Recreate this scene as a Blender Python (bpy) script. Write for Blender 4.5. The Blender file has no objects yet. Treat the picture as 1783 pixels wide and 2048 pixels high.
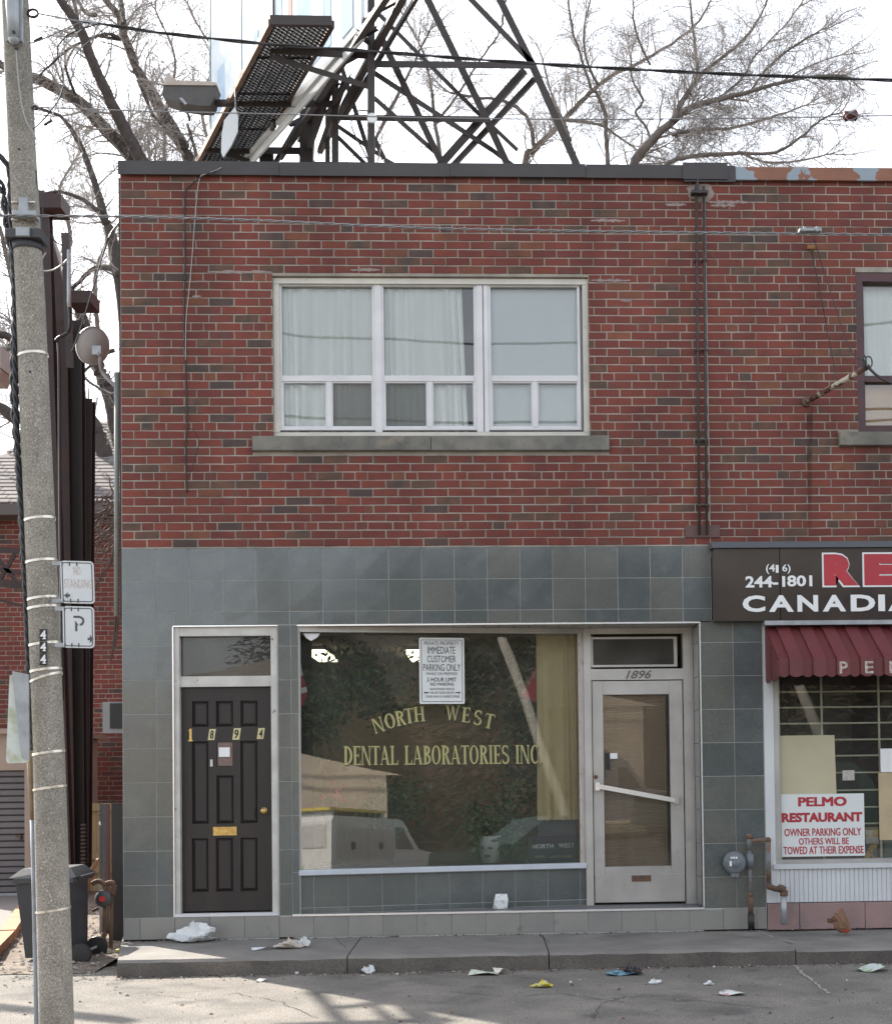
import bpy, math, random
from math import radians, sin, cos, pi, sqrt, atan2
from mathutils import Vector, Matrix
random.seed(7)
S = bpy.context.scene
COL = S.collection

# ------------------------------------------------------------------ camera, sky, sun, exposure
PW, PH, FPX, DIST = 1783.0, 2048.0, 2676.0, 12.0
YAW, ROLL, PITCH, PPX, PPY = 0.0438, -0.01237, 0.02563, 1080.8, 1470.7

def rot(v):
    x0, y0, z = v
    c, s = cos(ROLL), sin(ROLL)
    x, y = c*x0 - s*y0, s*x0 + c*y0
    c, s = cos(PITCH), sin(PITCH)
    y, z = c*y + s*z, -s*y + c*z
    c, s = cos(YAW), sin(YAW)
    return Vector((c*x + s*z, -s*x + c*z, y))

def ray(px, py):
    return rot(((px-PPX)/FPX, -(py-PPY)/FPX, 1.0))
_r = ray(887, 1872)
EYE = -_r.z*DIST/_r.y
CAM = Vector((0, -DIST, EYE))

def U(px, py, Y=0.0):
    """a place seen at (px,py) in the photograph that stands on the plane y=Y"""
    r = ray(px, py)
    return CAM + r*((Y+DIST)/r.y)

def G(px, py, z=0.0):
    r = ray(px, py)
    return CAM + r*((z-EYE)/r.z)

def UX(px, py, Y=0.0): return U(px, py, Y).x
def UZ(px, py, Y=0.0): return U(px, py, Y).z
def scale_at(Y): return FPX/(Y+DIST)

cd = bpy.data.cameras.new('camera')
cam = bpy.data.objects.new('camera', cd); COL.objects.link(cam)
cd.sensor_fit = 'HORIZONTAL'; cd.sensor_width = 36.0; cd.lens = 36.0*FPX/PW
cd.shift_x = (PW/2-PPX)/PW; cd.shift_y = (PPY-PH/2)/PW
cd.clip_end = 2000
R_, U_, F_ = rot((1, 0, 0)), rot((0, 1, 0)), rot((0, 0, 1))
m = Matrix.Identity(4)
for i in range(3):
    m[i][0], m[i][1], m[i][2], m[i][3] = R_[i], U_[i], -F_[i], CAM[i]
cam.matrix_world = m
S.camera = cam

w = bpy.data.worlds.new("World"); S.world = w; w.use_nodes = True
wn = w.node_tree; wn.nodes.clear()
sk = wn.nodes.new('ShaderNodeTexSky'); sk.sky_type = 'NISHITA'; sk.sun_disc = False
SUN_EL = radians(38.0)
LDIR = Vector((0.69, -0.725, 0)).normalized()            # travel of the light on the ground
sk.sun_elevation = SUN_EL
sd = -LDIR                                               # towards the sun
sk.sun_rotation = math.atan2(sd.x, sd.y)
sk.air_density = 1.0; sk.dust_density = 1.2; sk.ozone_density = 1.0
bg = wn.nodes.new('ShaderNodeBackground'); bg.inputs[1].default_value = 0.15
wo = wn.nodes.new('ShaderNodeOutputWorld')
hs_ = wn.nodes.new('ShaderNodeHueSaturation'); hs_.inputs['Saturation'].default_value = 0.30
wn.links.new(sk.outputs[0], hs_.inputs['Color']); wn.links.new(hs_.outputs[0], bg.inputs[0]); wn.links.new(bg.outputs[0], wo.inputs[0])
sl = bpy.data.lights.new('sun', 'SUN'); sl.energy = 3.9; sl.angle = radians(0.55); sl.color = (1.0, 0.93, 0.82)
so = bpy.data.objects.new('sun', sl); COL.objects.link(so)
so.rotation_euler = Vector((LDIR.x*cos(SUN_EL), LDIR.y*cos(SUN_EL), -sin(SUN_EL))).to_track_quat('-Z', 'Y').to_euler()
so.location = (-20, 25, 25)
S.view_settings.view_transform = 'Standard'; S.view_settings.look = 'None'
S.view_settings.exposure = 1.6; S.view_settings.gamma = 1.0
S.view_settings.use_curve_mapping = False
S.render.engine = 'CYCLES'
S.cycles.max_bounces = 8; S.cycles.transparent_max_bounces = 16; S.cycles.glossy_bounces = 4
S.cycles.caustics_reflective = False; S.cycles.caustics_refractive = False
S.cycles.use_denoising = True

# ------------------------------------------------------------------ materials
_M = {}
def mat(name, c, c2=None, scale=6.0, rough=0.7, metal=0.0, bump=0.0, bscale=60.0, spec=0.5, detail=6.0,
        lo=0.35, hi=0.65, c3=None, s3=2.0, lo3=0.55, hi3=0.62, emit=None, stretch=None, grain=0.0, gscale=250.0, soot=0.0):
    if name in _M: return _M[name]
    m = bpy.data.materials.new(name); m.use_nodes = True
    n = m.node_tree; N = n.nodes; L = n.links
    b = N['Principled BSDF']
    b.inputs['Roughness'].default_value = rough; b.inputs['Metallic'].default_value = metal
    b.inputs['Specular IOR Level'].default_value = spec
    b.inputs['Base Color'].default_value = (*c, 1)
    geo = N.new('ShaderNodeNewGeometry')
    vec = geo.outputs['Position']
    if stretch:
        mp = N.new('ShaderNodeMapping'); mp.inputs['Scale'].default_value = stretch
        L.new(vec, mp.inputs[0]); vec = mp.outputs[0]
    col = None
    def noise(sc, det=6.0, v=None):
        t = N.new('ShaderNodeTexNoise'); t.inputs['Scale'].default_value = sc; t.inputs['Detail'].default_value = det
        L.new(v or vec, t.inputs['Vector']); return t.outputs['Fac']
    def ramp(fac, a, bb):
        r = N.new('ShaderNodeMapRange'); r.inputs[1].default_value = a; r.inputs[2].default_value = bb
        L.new(fac, r.inputs[0]); return r.outputs[0]
    def mix(fac, a, bb):
        x = N.new('ShaderNodeMix'); x.data_type = 'RGBA'
        L.new(fac, x.inputs[0])
        for sock, val in ((x.inputs[6], a), (x.inputs[7], bb)):
            if isinstance(val, tuple): sock.default_value = (*val, 1)
            else: L.new(val, sock)
        return x.outputs[2]
    if c2:
        col = mix(ramp(noise(scale, detail), lo, hi), c, c2)
    if c3:
        col = mix(ramp(noise(s3, 8.0), lo3, hi3), col if col else c, c3)
    if grain:
        base = col if col else c
        g = noise(gscale, 2.0, geo.outputs['Position'])
        r = N.new('ShaderNodeMapRange'); r.inputs[1].default_value = .3; r.inputs[2].default_value = .7
        r.inputs[3].default_value = 1-grain; r.inputs[4].default_value = 1+grain
        L.new(g, r.inputs[0])
        x = N.new('ShaderNodeMix'); x.data_type = 'RGBA'; x.blend_type = 'MULTIPLY'; x.inputs[0].default_value = 1
        if isinstance(base, tuple): x.inputs[6].default_value = (*base, 1)
        else: L.new(base, x.inputs[6])
        L.new(r.outputs[0], x.inputs[7]); col = x.outputs[2]
    if soot:
        mp2 = N.new('ShaderNodeMapping'); mp2.inputs['Scale'].default_value = (1.6, 1.6, .45); L.new(geo.outputs['Position'], mp2.inputs[0])
        g = noise(1.1, 7.0, mp2.outputs[0])
        r = N.new('ShaderNodeMapRange'); r.inputs[1].default_value = .32; r.inputs[2].default_value = .68
        r.inputs[3].default_value = 1-soot; r.inputs[4].default_value = 1+soot*.55
        L.new(g, r.inputs[0])
        x = N.new('ShaderNodeMix'); x.data_type = 'RGBA'; x.blend_type = 'MULTIPLY'; x.inputs[0].default_value = 1
        if col: L.new(col, x.inputs[6])
        else: x.inputs[6].default_value = (*c, 1)
        L.new(r.outputs[0], x.inputs[7]); col = x.outputs[2]
    if col: L.new(col, b.inputs['Base Color'])
    if bump:
        bp = N.new('ShaderNodeBump'); bp.inputs['Strength'].default_value = bump; bp.inputs['Distance'].default_value = 0.01
        L.new(noise(bscale, 5.0), bp.inputs['Height']); L.new(bp.outputs[0], b.inputs['Normal'])
    if emit:
        b.inputs['Emission Color'].default_value = (*emit[0], 1); b.inputs['Emission Strength'].default_value = emit[1]
    _M[name] = m
    return m

def glass_mat(name, tint=(0.8, 0.84, 0.83), refl=1.0, rough=0.0, wav=0.0, haze=0.0):
    if name in _M: return _M[name]
    m = bpy.data.materials.new(name); m.use_nodes = True
    N = m.node_tree.nodes; L = m.node_tree.links; N.clear()
    t = N.new('ShaderNodeBsdfTransparent'); t.inputs[0].default_value = (*tint, 1)
    g = N.new('ShaderNodeBsdfGlossy'); g.inputs['Roughness'].default_value = rough; g.inputs[0].default_value = (1, 1, 1, 1)
    fr = N.new('ShaderNodeFresnel'); fr.inputs[0].default_value = 1.5
    mu = N.new('ShaderNodeMath'); mu.operation = 'MULTIPLY'; mu.inputs[1].default_value = refl; mu.use_clamp = True
    L.new(fr.outputs[0], mu.inputs[0])
    x = N.new('ShaderNodeMixShader'); L.new(mu.outputs[0], x.inputs[0]); L.new(t.outputs[0], x.inputs[1]); L.new(g.outputs[0], x.inputs[2])
    if wav:
        geo = N.new('ShaderNodeNewGeometry')
        no = N.new('ShaderNodeTexNoise'); no.inputs['Scale'].default_value = 1.3; no.inputs['Detail'].default_value = 1
        L.new(geo.outputs['Position'], no.inputs['Vector'])
        bp = N.new('ShaderNodeBump'); bp.inputs['Strength'].default_value = wav; bp.inputs['Distance'].default_value = 0.05
        L.new(no.outputs['Fac'], bp.inputs['Height']); L.new(bp.outputs[0], g.inputs['Normal'])
    o = N.new('ShaderNodeOutputMaterial'); out_ = x.outputs[0]
    if haze:  # pale haze painted over the pane as a diffuse layer
        df = N.new('ShaderNodeBsdfDiffuse'); df.inputs[0].default_value = (.62, .60, .55, 1)
        g2 = N.new('ShaderNodeNewGeometry'); n2 = N.new('ShaderNodeTexNoise'); n2.inputs['Scale'].default_value = 2.2; n2.inputs['Detail'].default_value = 8
        L.new(g2.outputs['Position'], n2.inputs['Vector']); r2 = N.new('ShaderNodeMapRange')
        r2.inputs[1].default_value = .3; r2.inputs[2].default_value = .7; r2.inputs[3].default_value = haze*.6; r2.inputs[4].default_value = haze*1.4
        L.new(n2.outputs['Fac'], r2.inputs[0]); x2 = N.new('ShaderNodeMixShader'); L.new(r2.outputs[0], x2.inputs[0]); L.new(out_, x2.inputs[1]); L.new(df.outputs[0], x2.inputs[2]); out_ = x2.outputs[0]
    L.new(out_, o.inputs[0])
    _M[name] = m
    return m

BR = [mat('brick_red_a', (0.175, 0.041, 0.031), (0.122, 0.034, 0.028), 3.0, .85, bump=.25, bscale=90, grain=.22, soot=.28, c3=(0.106, 0.068, 0.049), s3=9, lo3=.58, hi3=.75),
      mat('brick_red_b', (0.195, 0.048, 0.033), (0.143, 0.039, 0.030), 4.0, .85, bump=.25, bscale=90, grain=.22, soot=.28, c3=(0.127, 0.080, 0.049), s3=9, lo3=.62, hi3=.8),
      mat('brick_red_c', (0.132, 0.034, 0.029), (0.164, 0.046, 0.033), 4.0, .85, bump=.25, bscale=90, grain=.22, soot=.28, c3=(0.075, 0.057, 0.049), s3=9, lo3=.55, hi3=.75),
      mat('brick_orange', (0.201, 0.071, 0.040), (0.137, 0.052, 0.034), 5.0, .85, bump=.25, bscale=90, grain=.22, soot=.28),
      mat('brick_brown', (0.129, 0.065, 0.043), (0.083, 0.049, 0.037), 6.0, .85, bump=.25, bscale=90, grain=.2, c3=(0.055, 0.046, 0.042), s3=9, lo3=.5, hi3=.7),
      mat('brick_dark', (0.055, 0.042, 0.040), (0.094, 0.056, 0.047), 6.0, .85, bump=.25, bscale=90, grain=.22, soot=.25)]
BRW = [34, 28, 24, 5, 8, 4]
mortar = mat('mortar', (.37, .33, .285), (.26, .235, .205), 5, .95, bump=.4, bscale=120, grain=.25, soot=.22)
efflor = mat('mortar_smear', (.30, .25, .235), (.24, .19, .18), 20, .95, bump=.5, bscale=80)
TL = [mat('slate_tile_a', (0.107, 0.122, 0.122), (0.089, 0.103, 0.106), 5, .13, bump=.045, bscale=7, soot=.14, grain=.10, gscale=60, spec=.6, c3=(0.125, 0.139, 0.135), s3=7, lo3=.5, hi3=.8),
      mat('slate_tile_b', (0.102, 0.115, 0.112), (0.087, 0.101, 0.100), 6, .13, bump=.045, bscale=7, soot=.14, grain=.10, gscale=60, spec=.6, c3=(0.115, 0.122, 0.111), s3=6, lo3=.5, hi3=.8),
      mat('slate_tile_c', (0.136, 0.140, 0.129), (0.121, 0.126, 0.117), 5, .13, bump=.05, bscale=7, soot=.14, grain=.10, gscale=60, spec=.6, c3=(0.101, 0.111, 0.111), s3=6, lo3=.52, hi3=.8),
      mat('slate_tile_d', (0.086, 0.096, 0.101), (0.101, 0.113, 0.116), 5, .13, bump=.045, bscale=7, soot=.14, grain=.10, gscale=60, spec=.6, c3=(0.115, 0.126, 0.117), s3=7, lo3=.55, hi3=.8)]
grout = mat('grout', (.40, .41, .40), rough=.9)
base_t = [mat('base_tile_a', (.25, .245, .225), (.21, .21, .20), 3, .45, bump=.05, grain=.06, c3=(.14, .14, .13), s3=5, lo3=.66, hi3=.8),
          mat('base_tile_b', (.225, .225, .21), (.26, .25, .23), 3, .45, bump=.05, grain=.06, c3=(.15, .15, .14), s3=5, lo3=.66, hi3=.8)]
white_al = mat('white_aluminium', (.66, .66, .68), (.58, .58, .60), 4, .4, c3=(.42, .41, .38), s3=12, lo3=.68, hi3=.9)
cream_al = mat('cream_trim', (.60, .58, .52), (.52, .50, .46), 5, .5, c3=(.36, .33, .28), s3=14, lo3=.62, hi3=.9)
alu = mat('anodised_aluminium', (.52, .51, .49), (.42, .41, .40), 3, .38, .35, bump=.04, bscale=40, c3=(.30, .28, .25), s3=8, lo3=.62, hi3=.85, soot=.16)
chrome = mat('bright_trim', (.85, .85, .86), rough=.22, metal=.6)
worn_al = mat('worn_paint_frame', (.56, .55, .52), (.44, .43, .41), 6, .5, c3=(.12, .11, .10), s3=16, lo3=.66, hi3=.72)
door_brown = mat('dark_brown_door', (.023, .017, .015), (.015, .012, .012), 8, .5, c3=(.045, .037, .033), s3=5, lo3=.66, hi3=.78, bump=.08, bscale=50, stretch=(1, 1, .15))
brass = mat('brass', (.62, .45, .17), (.42, .28, .10), 30, .3, .8)
black = mat('black_paint', (.015, .015, .016), rough=.5)
white_p = mat('white_print', (.74, .76, .77), rough=.5)
coping_m = mat('charcoal_flashing', (.050, .043, .044), (.038, .034, .036), 2, .5, bump=.1, bscale=6, soot=.2)
coping_r = mat('peeling_brown_flashing', (.24, .10, .055), (.20, .085, .05), 4, .55, c3=(.25, .30, .35), s3=4.6, lo3=.525, hi3=.54, detail=8)
stone = mat('concrete_sill', (.205, .195, .17), (.13, .128, .118), 7, .9, bump=.5, bscale=50, grain=.2, c3=(.32, .28, .22), s3=3, lo3=.58, hi3=.72, soot=.25)
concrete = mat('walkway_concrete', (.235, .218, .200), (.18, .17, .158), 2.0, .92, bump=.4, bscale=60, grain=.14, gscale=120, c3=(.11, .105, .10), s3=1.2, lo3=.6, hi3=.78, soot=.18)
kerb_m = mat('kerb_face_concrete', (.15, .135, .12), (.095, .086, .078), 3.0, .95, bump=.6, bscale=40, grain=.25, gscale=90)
asphalt = mat('old_asphalt', (.215, .195, .172), (.15, .139, .125), 2.2, .93, bump=.9, bscale=75, grain=.45, gscale=90, c3=(.105, .098, .09), s3=2.6, lo3=.56, hi3=.72, soot=.12)
gravel_m = mat('gravel_dirt', (.21, .17, .135), (.13, .105, .085), 9, .95, bump=.8, bscale=50, grain=.4, gscale=70)
polec = mat('exposed_aggregate_concrete', (.31, .285, .25), (.25, .23, .20), 9, .9, bump=.5, bscale=110, grain=.38, gscale=110, c3=(.55, .52, .47), s3=95, lo3=.635, hi3=.665, soot=.26)
band_m = mat('steel_band', (.62, .58, .52), (.35, .24, .15), 14, .35, .7, lo=.55, hi=.7)
galv = mat('galvanised_steel', (.36, .38, .40), (.27, .29, .31), 12, .5, .3)
steel = mat('dark_brown_steel', (.050, .038, .036), (.035, .028, .028), 5, .6, bump=.1)
rust = mat('rust_red_steel', (.048, .025, .023), (.032, .020, .019), 6, .65, bump=.2, bscale=30)
rustrail = mat('rusty_rail', (.22, .13, .09), (.12, .07, .055), 20, .7)
cable = mat('black_cable', (.018, .018, .019), rough=.5)
greycable = mat('grey_cable', (.34, .33, .31), rough=.5)
strand = mat('steel_strand', (.26, .26, .27), (.16, .16, .17), 200, .4, .5)
curtain_m = mat('white_curtain', (.88, .92, .89), (.80, .85, .82), 3, .85, stretch=(6, 1, .3))
shade_m = mat('pale_blue_blind', (.72, .79, .81), (.68, .75, .77), 2, .8)
peach_m = mat('peach_blind', (.70, .40, .19), (.60, .42, .27), 1.5, .9)
screen_m = mat('insect_screen', (.10, .10, .10), rough=.8)
maroon = mat('maroon_frame', (.075, .026, .03), (.05, .02, .024), 6, .45)
awn_m = mat('burgundy_metal_awning', (.150, .034, .038), (.12, .03, .034), 3, .42, c3=(.07, .03, .035), s3=4, lo3=.64, hi3=.78)
awn_m2 = mat('burgundy_awning_low_stripe', (.135, .027, .028), (.11, .024, .026), 3, .42, c3=(.06, .028, .03), s3=4, lo3=.62, hi3=.78)
awn_in = mat('awning_underside', (.03, .012, .013), rough=.8)
signbrown = mat('brown_sign_face', (.060, .046, .036), (.045, .035, .028), 2, .22, c3=(.03, .02, .02), s3=1.3, lo3=.5, hi3=.7)
signred = mat('red_lettering', (.42, .03, .045), (.36, .026, .04), 4, .5)
whitesid = mat('white_ribbed_siding', (.60, .62, .64), (.54, .56, .585), 3, .5)
pinkblk = mat('pink_painted_block', (.32, .215, .205), (.26, .18, .175), 4, .9, bump=.4, bscale=50, c3=(.20, .17, .16), s3=3, lo3=.58, hi3=.7)
tanpaper = mat('tan_paper', (.50, .46, .32), (.44, .41, .28), 2, .8)
pipe_g = mat('grey_gas_pipe', (.17, .18, .18), (.12, .12, .12), 14, .6, c3=(.16, .08, .045), s3=11, lo3=.5, hi3=.62)
pipe_r = mat('rusty_fitting', (.15, .085, .05), (.09, .055, .04), 18, .8, bump=.4)
meter_m = mat('grey_meter', (.15, .165, .185), (.12, .135, .15), 8, .5)
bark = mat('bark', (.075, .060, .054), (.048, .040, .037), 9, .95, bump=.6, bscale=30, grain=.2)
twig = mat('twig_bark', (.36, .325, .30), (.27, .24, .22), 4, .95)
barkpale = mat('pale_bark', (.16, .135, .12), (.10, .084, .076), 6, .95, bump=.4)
shop_glass = glass_mat('shopfront_glass', (.965, .98, .97), 1.75, rough=.008, wav=.02, haze=.035)
win_glass = glass_mat('window_glass', (.98, .99, .99), 1.2, wav=.02, haze=.025)
door_glass = glass_mat('door_glass', (.94, .95, .93), .7, haze=.03)
redpaint = mat('red_plastic', (.55, .02, .03), rough=.4)
leafg = mat('houseplant_leaf', (.045, .10, .035), (.03, .065, .03), 5, .5)
leafg2 = mat('houseplant_leaf_light', (.09, .17, .05), (.06, .11, .04), 5, .5)
pink = mat('pink_petal', (.62, .06, .22), rough=.6)
goldlet = mat('gold_leaf_lettering', (.38, .355, .15), (.32, .30, .13), 10, .45)
ochre = mat('ochre_drape', (.72, .59, .34), (.62, .50, .26), 2, .9, stretch=(5, 5, .2))
trash_w = mat('white_plastic_litter', (.68, .70, .70), (.55, .57, .58), 12, .5)
cardb = mat('brown_paper_litter', (.24, .13, .08), (.17, .09, .06), 12, .9)

# ------------------------------------------------------------------ mesh helpers
_loc = {}
class MB:
    def __init__(s, mats=None): s.v = []; s.f = []; s.m = []; s.mats = mats or []; s.T = None
    def P(s, p):
        p = Vector(p)
        return s.T(p) if s.T else p
    def add(s, vs, fs, mi=0):
        o = len(s.v); s.v += [tuple(s.P(p)) for p in vs]
        s.f += [tuple(o+i for i in f) for f in fs]; s.m += [mi]*len(fs); return s
    def box(s, x0, x1, y0, y1, z0, z1, mi=0):
        if x0 > x1: x0, x1 = x1, x0
        if y0 > y1: y0, y1 = y1, y0
        if z0 > z1: z0, z1 = z1, z0
        return s.add([(x0,y0,z0),(x1,y0,z0),(x1,y1,z0),(x0,y1,z0),(x0,y0,z1),(x1,y0,z1),(x1,y1,z1),(x0,y1,z1)],
                     [(0,3,2,1),(4,5,6,7),(0,1,5,4),(1,2,6,5),(2,3,7,6),(3,0,4,7)], mi)
    def chbox(s, x0, x1, y0, y1, z0, z1, c=.004, mi=0):
        """box whose front (low y) edges are chamfered"""
        if x0 > x1: x0, x1 = x1, x0
        if z0 > z1: z0, z1 = z1, z0
        v = [(x0,y1,z0),(x1,y1,z0),(x1,y1,z1),(x0,y1,z1),(x0,y0+c,z0),(x1,y0+c,z0),(x1,y0+c,z1),(x0,y0+c,z1),
             (x0+c,y0,z0+c),(x1-c,y0,z0+c),(x1-c,y0,z1-c),(x0+c,y0,z1-c)]
        f = [(8,9,10,11),(4,5,9,8),(5,6,10,9),(6,7,11,10),(7,4,8,11),(0,1,5,4),(1,2,6,5),(2,3,7,6),(3,0,4,7),(3,2,1,0)]
        return s.add(v, f, mi)
    def quad(s, a, b, c, d, mi=0): return s.add([a, b, c, d], [(0,1,2,3)], mi)
    def prism(s, poly, y0, y1, mi=0):
        """polygon in x,z extruded over y"""
        n = len(poly)
        v = [(x, y0, z) for x, z in poly]+[(x, y1, z) for x, z in poly]
        f = [tuple(range(n)), tuple(range(2*n-1, n-1, -1))]+[(i, n+i, n+(i+1) % n, (i+1) % n) for i in range(n)]
        return s.add(v, f, mi)
    def tube(s, pts, r, n=8, mi=0, cap=True):
        pts = [Vector(p) for p in pts]
        if not hasattr(r, '__len__'): r = [r]*len(pts)
        vs, fs = [], []
        for i, p in enumerate(pts):
            d = (pts[min(i+1, len(pts)-1)]-pts[max(i-1, 0)])
            if d.length < 1e-9: d = Vector((0, 0, 1))
            d.normalize()
            a = Vector((0, 0, 1)) if abs(d.z) < .9 else Vector((0, 1, 0))
            if i == 0 or True:
                u = d.cross(a).normalized()
            vv = d.cross(u).normalized()
            for k in range(n):
                t = 2*pi*k/n
                vs.append(p+(u*cos(t)+vv*sin(t))*r[i])
        for i in range(len(pts)-1):
            for k in range(n):
                a, b = i*n+k, i*n+(k+1) % n
                fs.append((a, b, b+n, a+n))
        if cap and n > 3:
            fs.append(tuple(range(n-1, -1, -1))); fs.append(tuple((len(pts)-1)*n+k for k in range(n)))
        return s.add(vs, fs, mi)
    def bar(s, a, b, w, d=None, mi=0):
        """rectangular bar from a to b: w across in the picture plane, d deep"""
        a, b = Vector(a), Vector(b); d = d or w
        t = (b-a).normalized(); y = Vector((0, 1, 0))
        if abs(t.dot(y)) > .95: y = Vector((1, 0, 0))
        u = t.cross(y).normalized(); v = u.cross(t).normalized()
        vs = [p+u*(sx*w/2)+v*(sy*d/2) for p in (a, b) for sx, sy in ((-1,-1),(1,-1),(1,1),(-1,1))]
        return s.add(vs, [(0,1,2,3),(7,6,5,4),(0,4,5,1),(1,5,6,2),(2,6,7,3),(3,7,4,0)], mi)
    def angle(s, a, b, w, mi=0, t=.012):
        """L-section steel member"""
        a, b = Vector(a), Vector(b)
        T = (b-a).normalized(); y = Vector((0, 1, 0))
        if abs(T.dot(y)) > .95: y = Vector((1, 0, 0))
        u = T.cross(y).normalized(); v = u.cross(T).normalized()
        s.add([p+u*x+v*z for p in (a, b) for x, z in ((-w/2,0),(w/2,0),(w/2,t),(-w/2,t))], [(0,1,2,3),(7,6,5,4),(0,4,5,1),(1,5,6,2),(2,6,7,3),(3,7,4,0)], mi)
        s.add([p+u*x+v*z for p in (a, b) for x, z in ((w/2-t,t),(w/2,t),(w/2,w),(w/2-t,w))], [(0,1,2,3),(7,6,5,4),(0,4,5,1),(1,5,6,2),(2,6,7,3),(3,7,4,0)], mi)
        return s
    def ball(s, c, r, n=8, mi=0, sx=1, sy=1, sz=1):
        c = Vector(c); vs, fs = [], []
        for i in range(n+1):
            th = pi*i/n
            for k in range(n*2):
                ph = pi*k/n
                vs.append(c+Vector((sin(th)*cos(ph)*sx, sin(th)*sin(ph)*sy, cos(th)*sz))*r)
        for i in range(n):
            for k in range(n*2):
                a, b = i*2*n+k, i*2*n+(k+1) % (2*n)
                fs.append((a, a+2*n, b+2*n, b))
        return s.add(vs, fs, mi)
    def lathe(s, c, prof, n=16, mi=0, axis='z'):
        """profile (r,h) turned about a line through c"""
        c = Vector(c); vs, fs = [], []
        for r, h in prof:
            for k in range(n):
                t = 2*pi*k/n
                q = (r*cos(t), r*sin(t), h) if axis == 'z' else (r*cos(t), -h, r*sin(t))
                vs.append(c+Vector(q))
        for i in range(len(prof)-1):
            for k in range(n):
                a, b = i*n+k, i*n+(k+1) % n
                fs.append((a, b, b+n, a+n))
        fs.append(tuple(range(n-1, -1, -1))); fs.append(tuple((len(prof)-1)*n+k for k in range(n)))
        return s.add(vs, fs, mi)
    def build(s, name, mats, parent=None, smooth=False):
        o0 = Vector(_loc.get(parent.name, (0, 0, 0))) if parent else Vector((0, 0, 0))
        me = bpy.data.meshes.new(name)
        me.from_pydata([(v[0]-o0.x, v[1]-o0.y, v[2]-o0.z) for v in s.v], [], s.f)
        if not isinstance(mats, (list, tuple)): mats = [mats]
        for mm in mats: me.materials.append(mm)
        if len(mats) > 1: me.polygons.foreach_set('material_index', s.m)
        if smooth: me.polygons.foreach_set('use_smooth', [True]*len(me.polygons))
        me.update()
        ob = bpy.data.objects.new(name, me); COL.objects.link(ob)
        if parent: ob.parent = parent; _loc[ob.name] = tuple(o0)
        return ob

def tag(o, label=None, cat=None, group=None, kind=None):
    if label: o['label'] = label
    if cat: o['category'] = cat
    if group: o['group'] = group
    if kind: o['kind'] = kind
    return o
def thing(name, loc, label, cat, group=None):
    o = bpy.data.objects.new(name, None); COL.objects.link(o)
    o.empty_display_size = .1; o.location = loc; _loc[o.name] = tuple(loc)
    return tag(o, label, cat, group)
def solo(mb, name, mats, label, cat, group=None, smooth=False, kind=None):
    return tag(mb.build(name, mats, None, smooth), label, cat, group, kind)

def text_polys(body, bold=0.0, shear=0.0, spacing=1.0):
    cu = bpy.data.curves.new('t', 'FONT'); cu.body = body; cu.size = 1; cu.offset = bold; cu.shear = shear
    cu.space_character = spacing; cu.resolution_u = 3
    ob = bpy.data.objects.new('t', cu); COL.objects.link(ob)
    dg = bpy.context.evaluated_depsgraph_get(); dg.update()
    me = bpy.data.meshes.new_from_object(ob.evaluated_get(dg))
    vs = [tuple(v.co) for v in me.vertices]; fs = [tuple(p.vertices) for p in me.polygons]
    bpy.data.objects.remove(ob); bpy.data.meshes.remove(me); bpy.data.curves.remove(cu)
    return vs, fs
def text_into(mb, body, x0, x1, z0, z1, y, mi=0, bold=.0, shear=0.0, spacing=1.0, ang=0.0, T=None):
    """letters stretched into a rectangle of the x,z plane at y"""
    bold0 = bold if (('M' in body or 'W' in body or 'K' in body) and not ang) else 0
    vs, fs = text_polys(body, 0.0 if bold0 else bold, shear, spacing)
    if not vs: return mb
    a, b = min(v[0] for v in vs), max(v[0] for v in vs); c, d = min(v[1] for v in vs), max(v[1] for v in vs)
    cx, cz = (x0+x1)/2, (z0+z1)/2
    if bold0:
        sx_, sz_ = bold0*(z1-z0)*.8, bold0*(z1-z0)*.5
        for k_, (ox_, oz_) in enumerate(((-sx_, -sz_), (sx_, -sz_), (-sx_, sz_), (sx_, sz_), (-sx_*.5, 0), (sx_*.5, 0))):
            q = [(x0+sx_+(v[0]-a)/(b-a)*(x1-x0-2*sx_)+ox_, y+.00006*k_, z0+sz_+(v[1]-c)/(d-c)*(z1-z0-2*sz_)+oz_) for v in vs]
            mb.add(q, fs, mi)
        return mb
    out = []
    for v in vs:
        x = x0+(v[0]-a)/(b-a)*(x1-x0); z = z0+(v[1]-c)/(d-c)*(z1-z0)
        if ang:
            dx, dz = x-cx, z-cz; x, z = cx+dx*cos(ang)-dz*sin(ang), cz+dx*sin(ang)+dz*cos(ang)
        out.append((x, y, z))
    return mb.add(out, fs, mi)

# ------------------------------------------------------------------ brickwork
_bm = {}
def brick_mesh(L, H, mi, var):
    k = (round(L, 4), round(H, 4), mi, var)
    if k not in _bm:
        rr = random.Random(hash(k) & 0xffff)
        j = lambda: rr.uniform(-.0019, .0019)
        mb = MB(); c = .003
        x, z = L/2, H/2
        v = [(-x+j(), .03, -z+j()), (x+j(), .03, -z+j()), (x+j(), .03, z+j()), (-x+j(), .03, z+j())]
        v += [(-x+j(), -.005, -z+j()), (x+j(), -.005, -z+j()), (x+j(), -.005, z+j()), (-x+j(), -.005, z+j())]
        v += [(a[0]*(1-c/x), -.008+j()*.6, a[2]*(1-c/z)) for a in v[4:8]]
        f = [(8,9,10,11),(4,5,9,8),(5,6,10,9),(6,7,11,10),(7,4,8,11),(0,1,5,4),(1,2,6,5),(2,3,7,6),(3,0,4,7)]
        me = bpy.data.meshes.new('brick'); me.from_pydata(v, [], f); me.materials.append(BR[mi]); me.update()
        _bm[k] = me
    return _bm[k]
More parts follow.
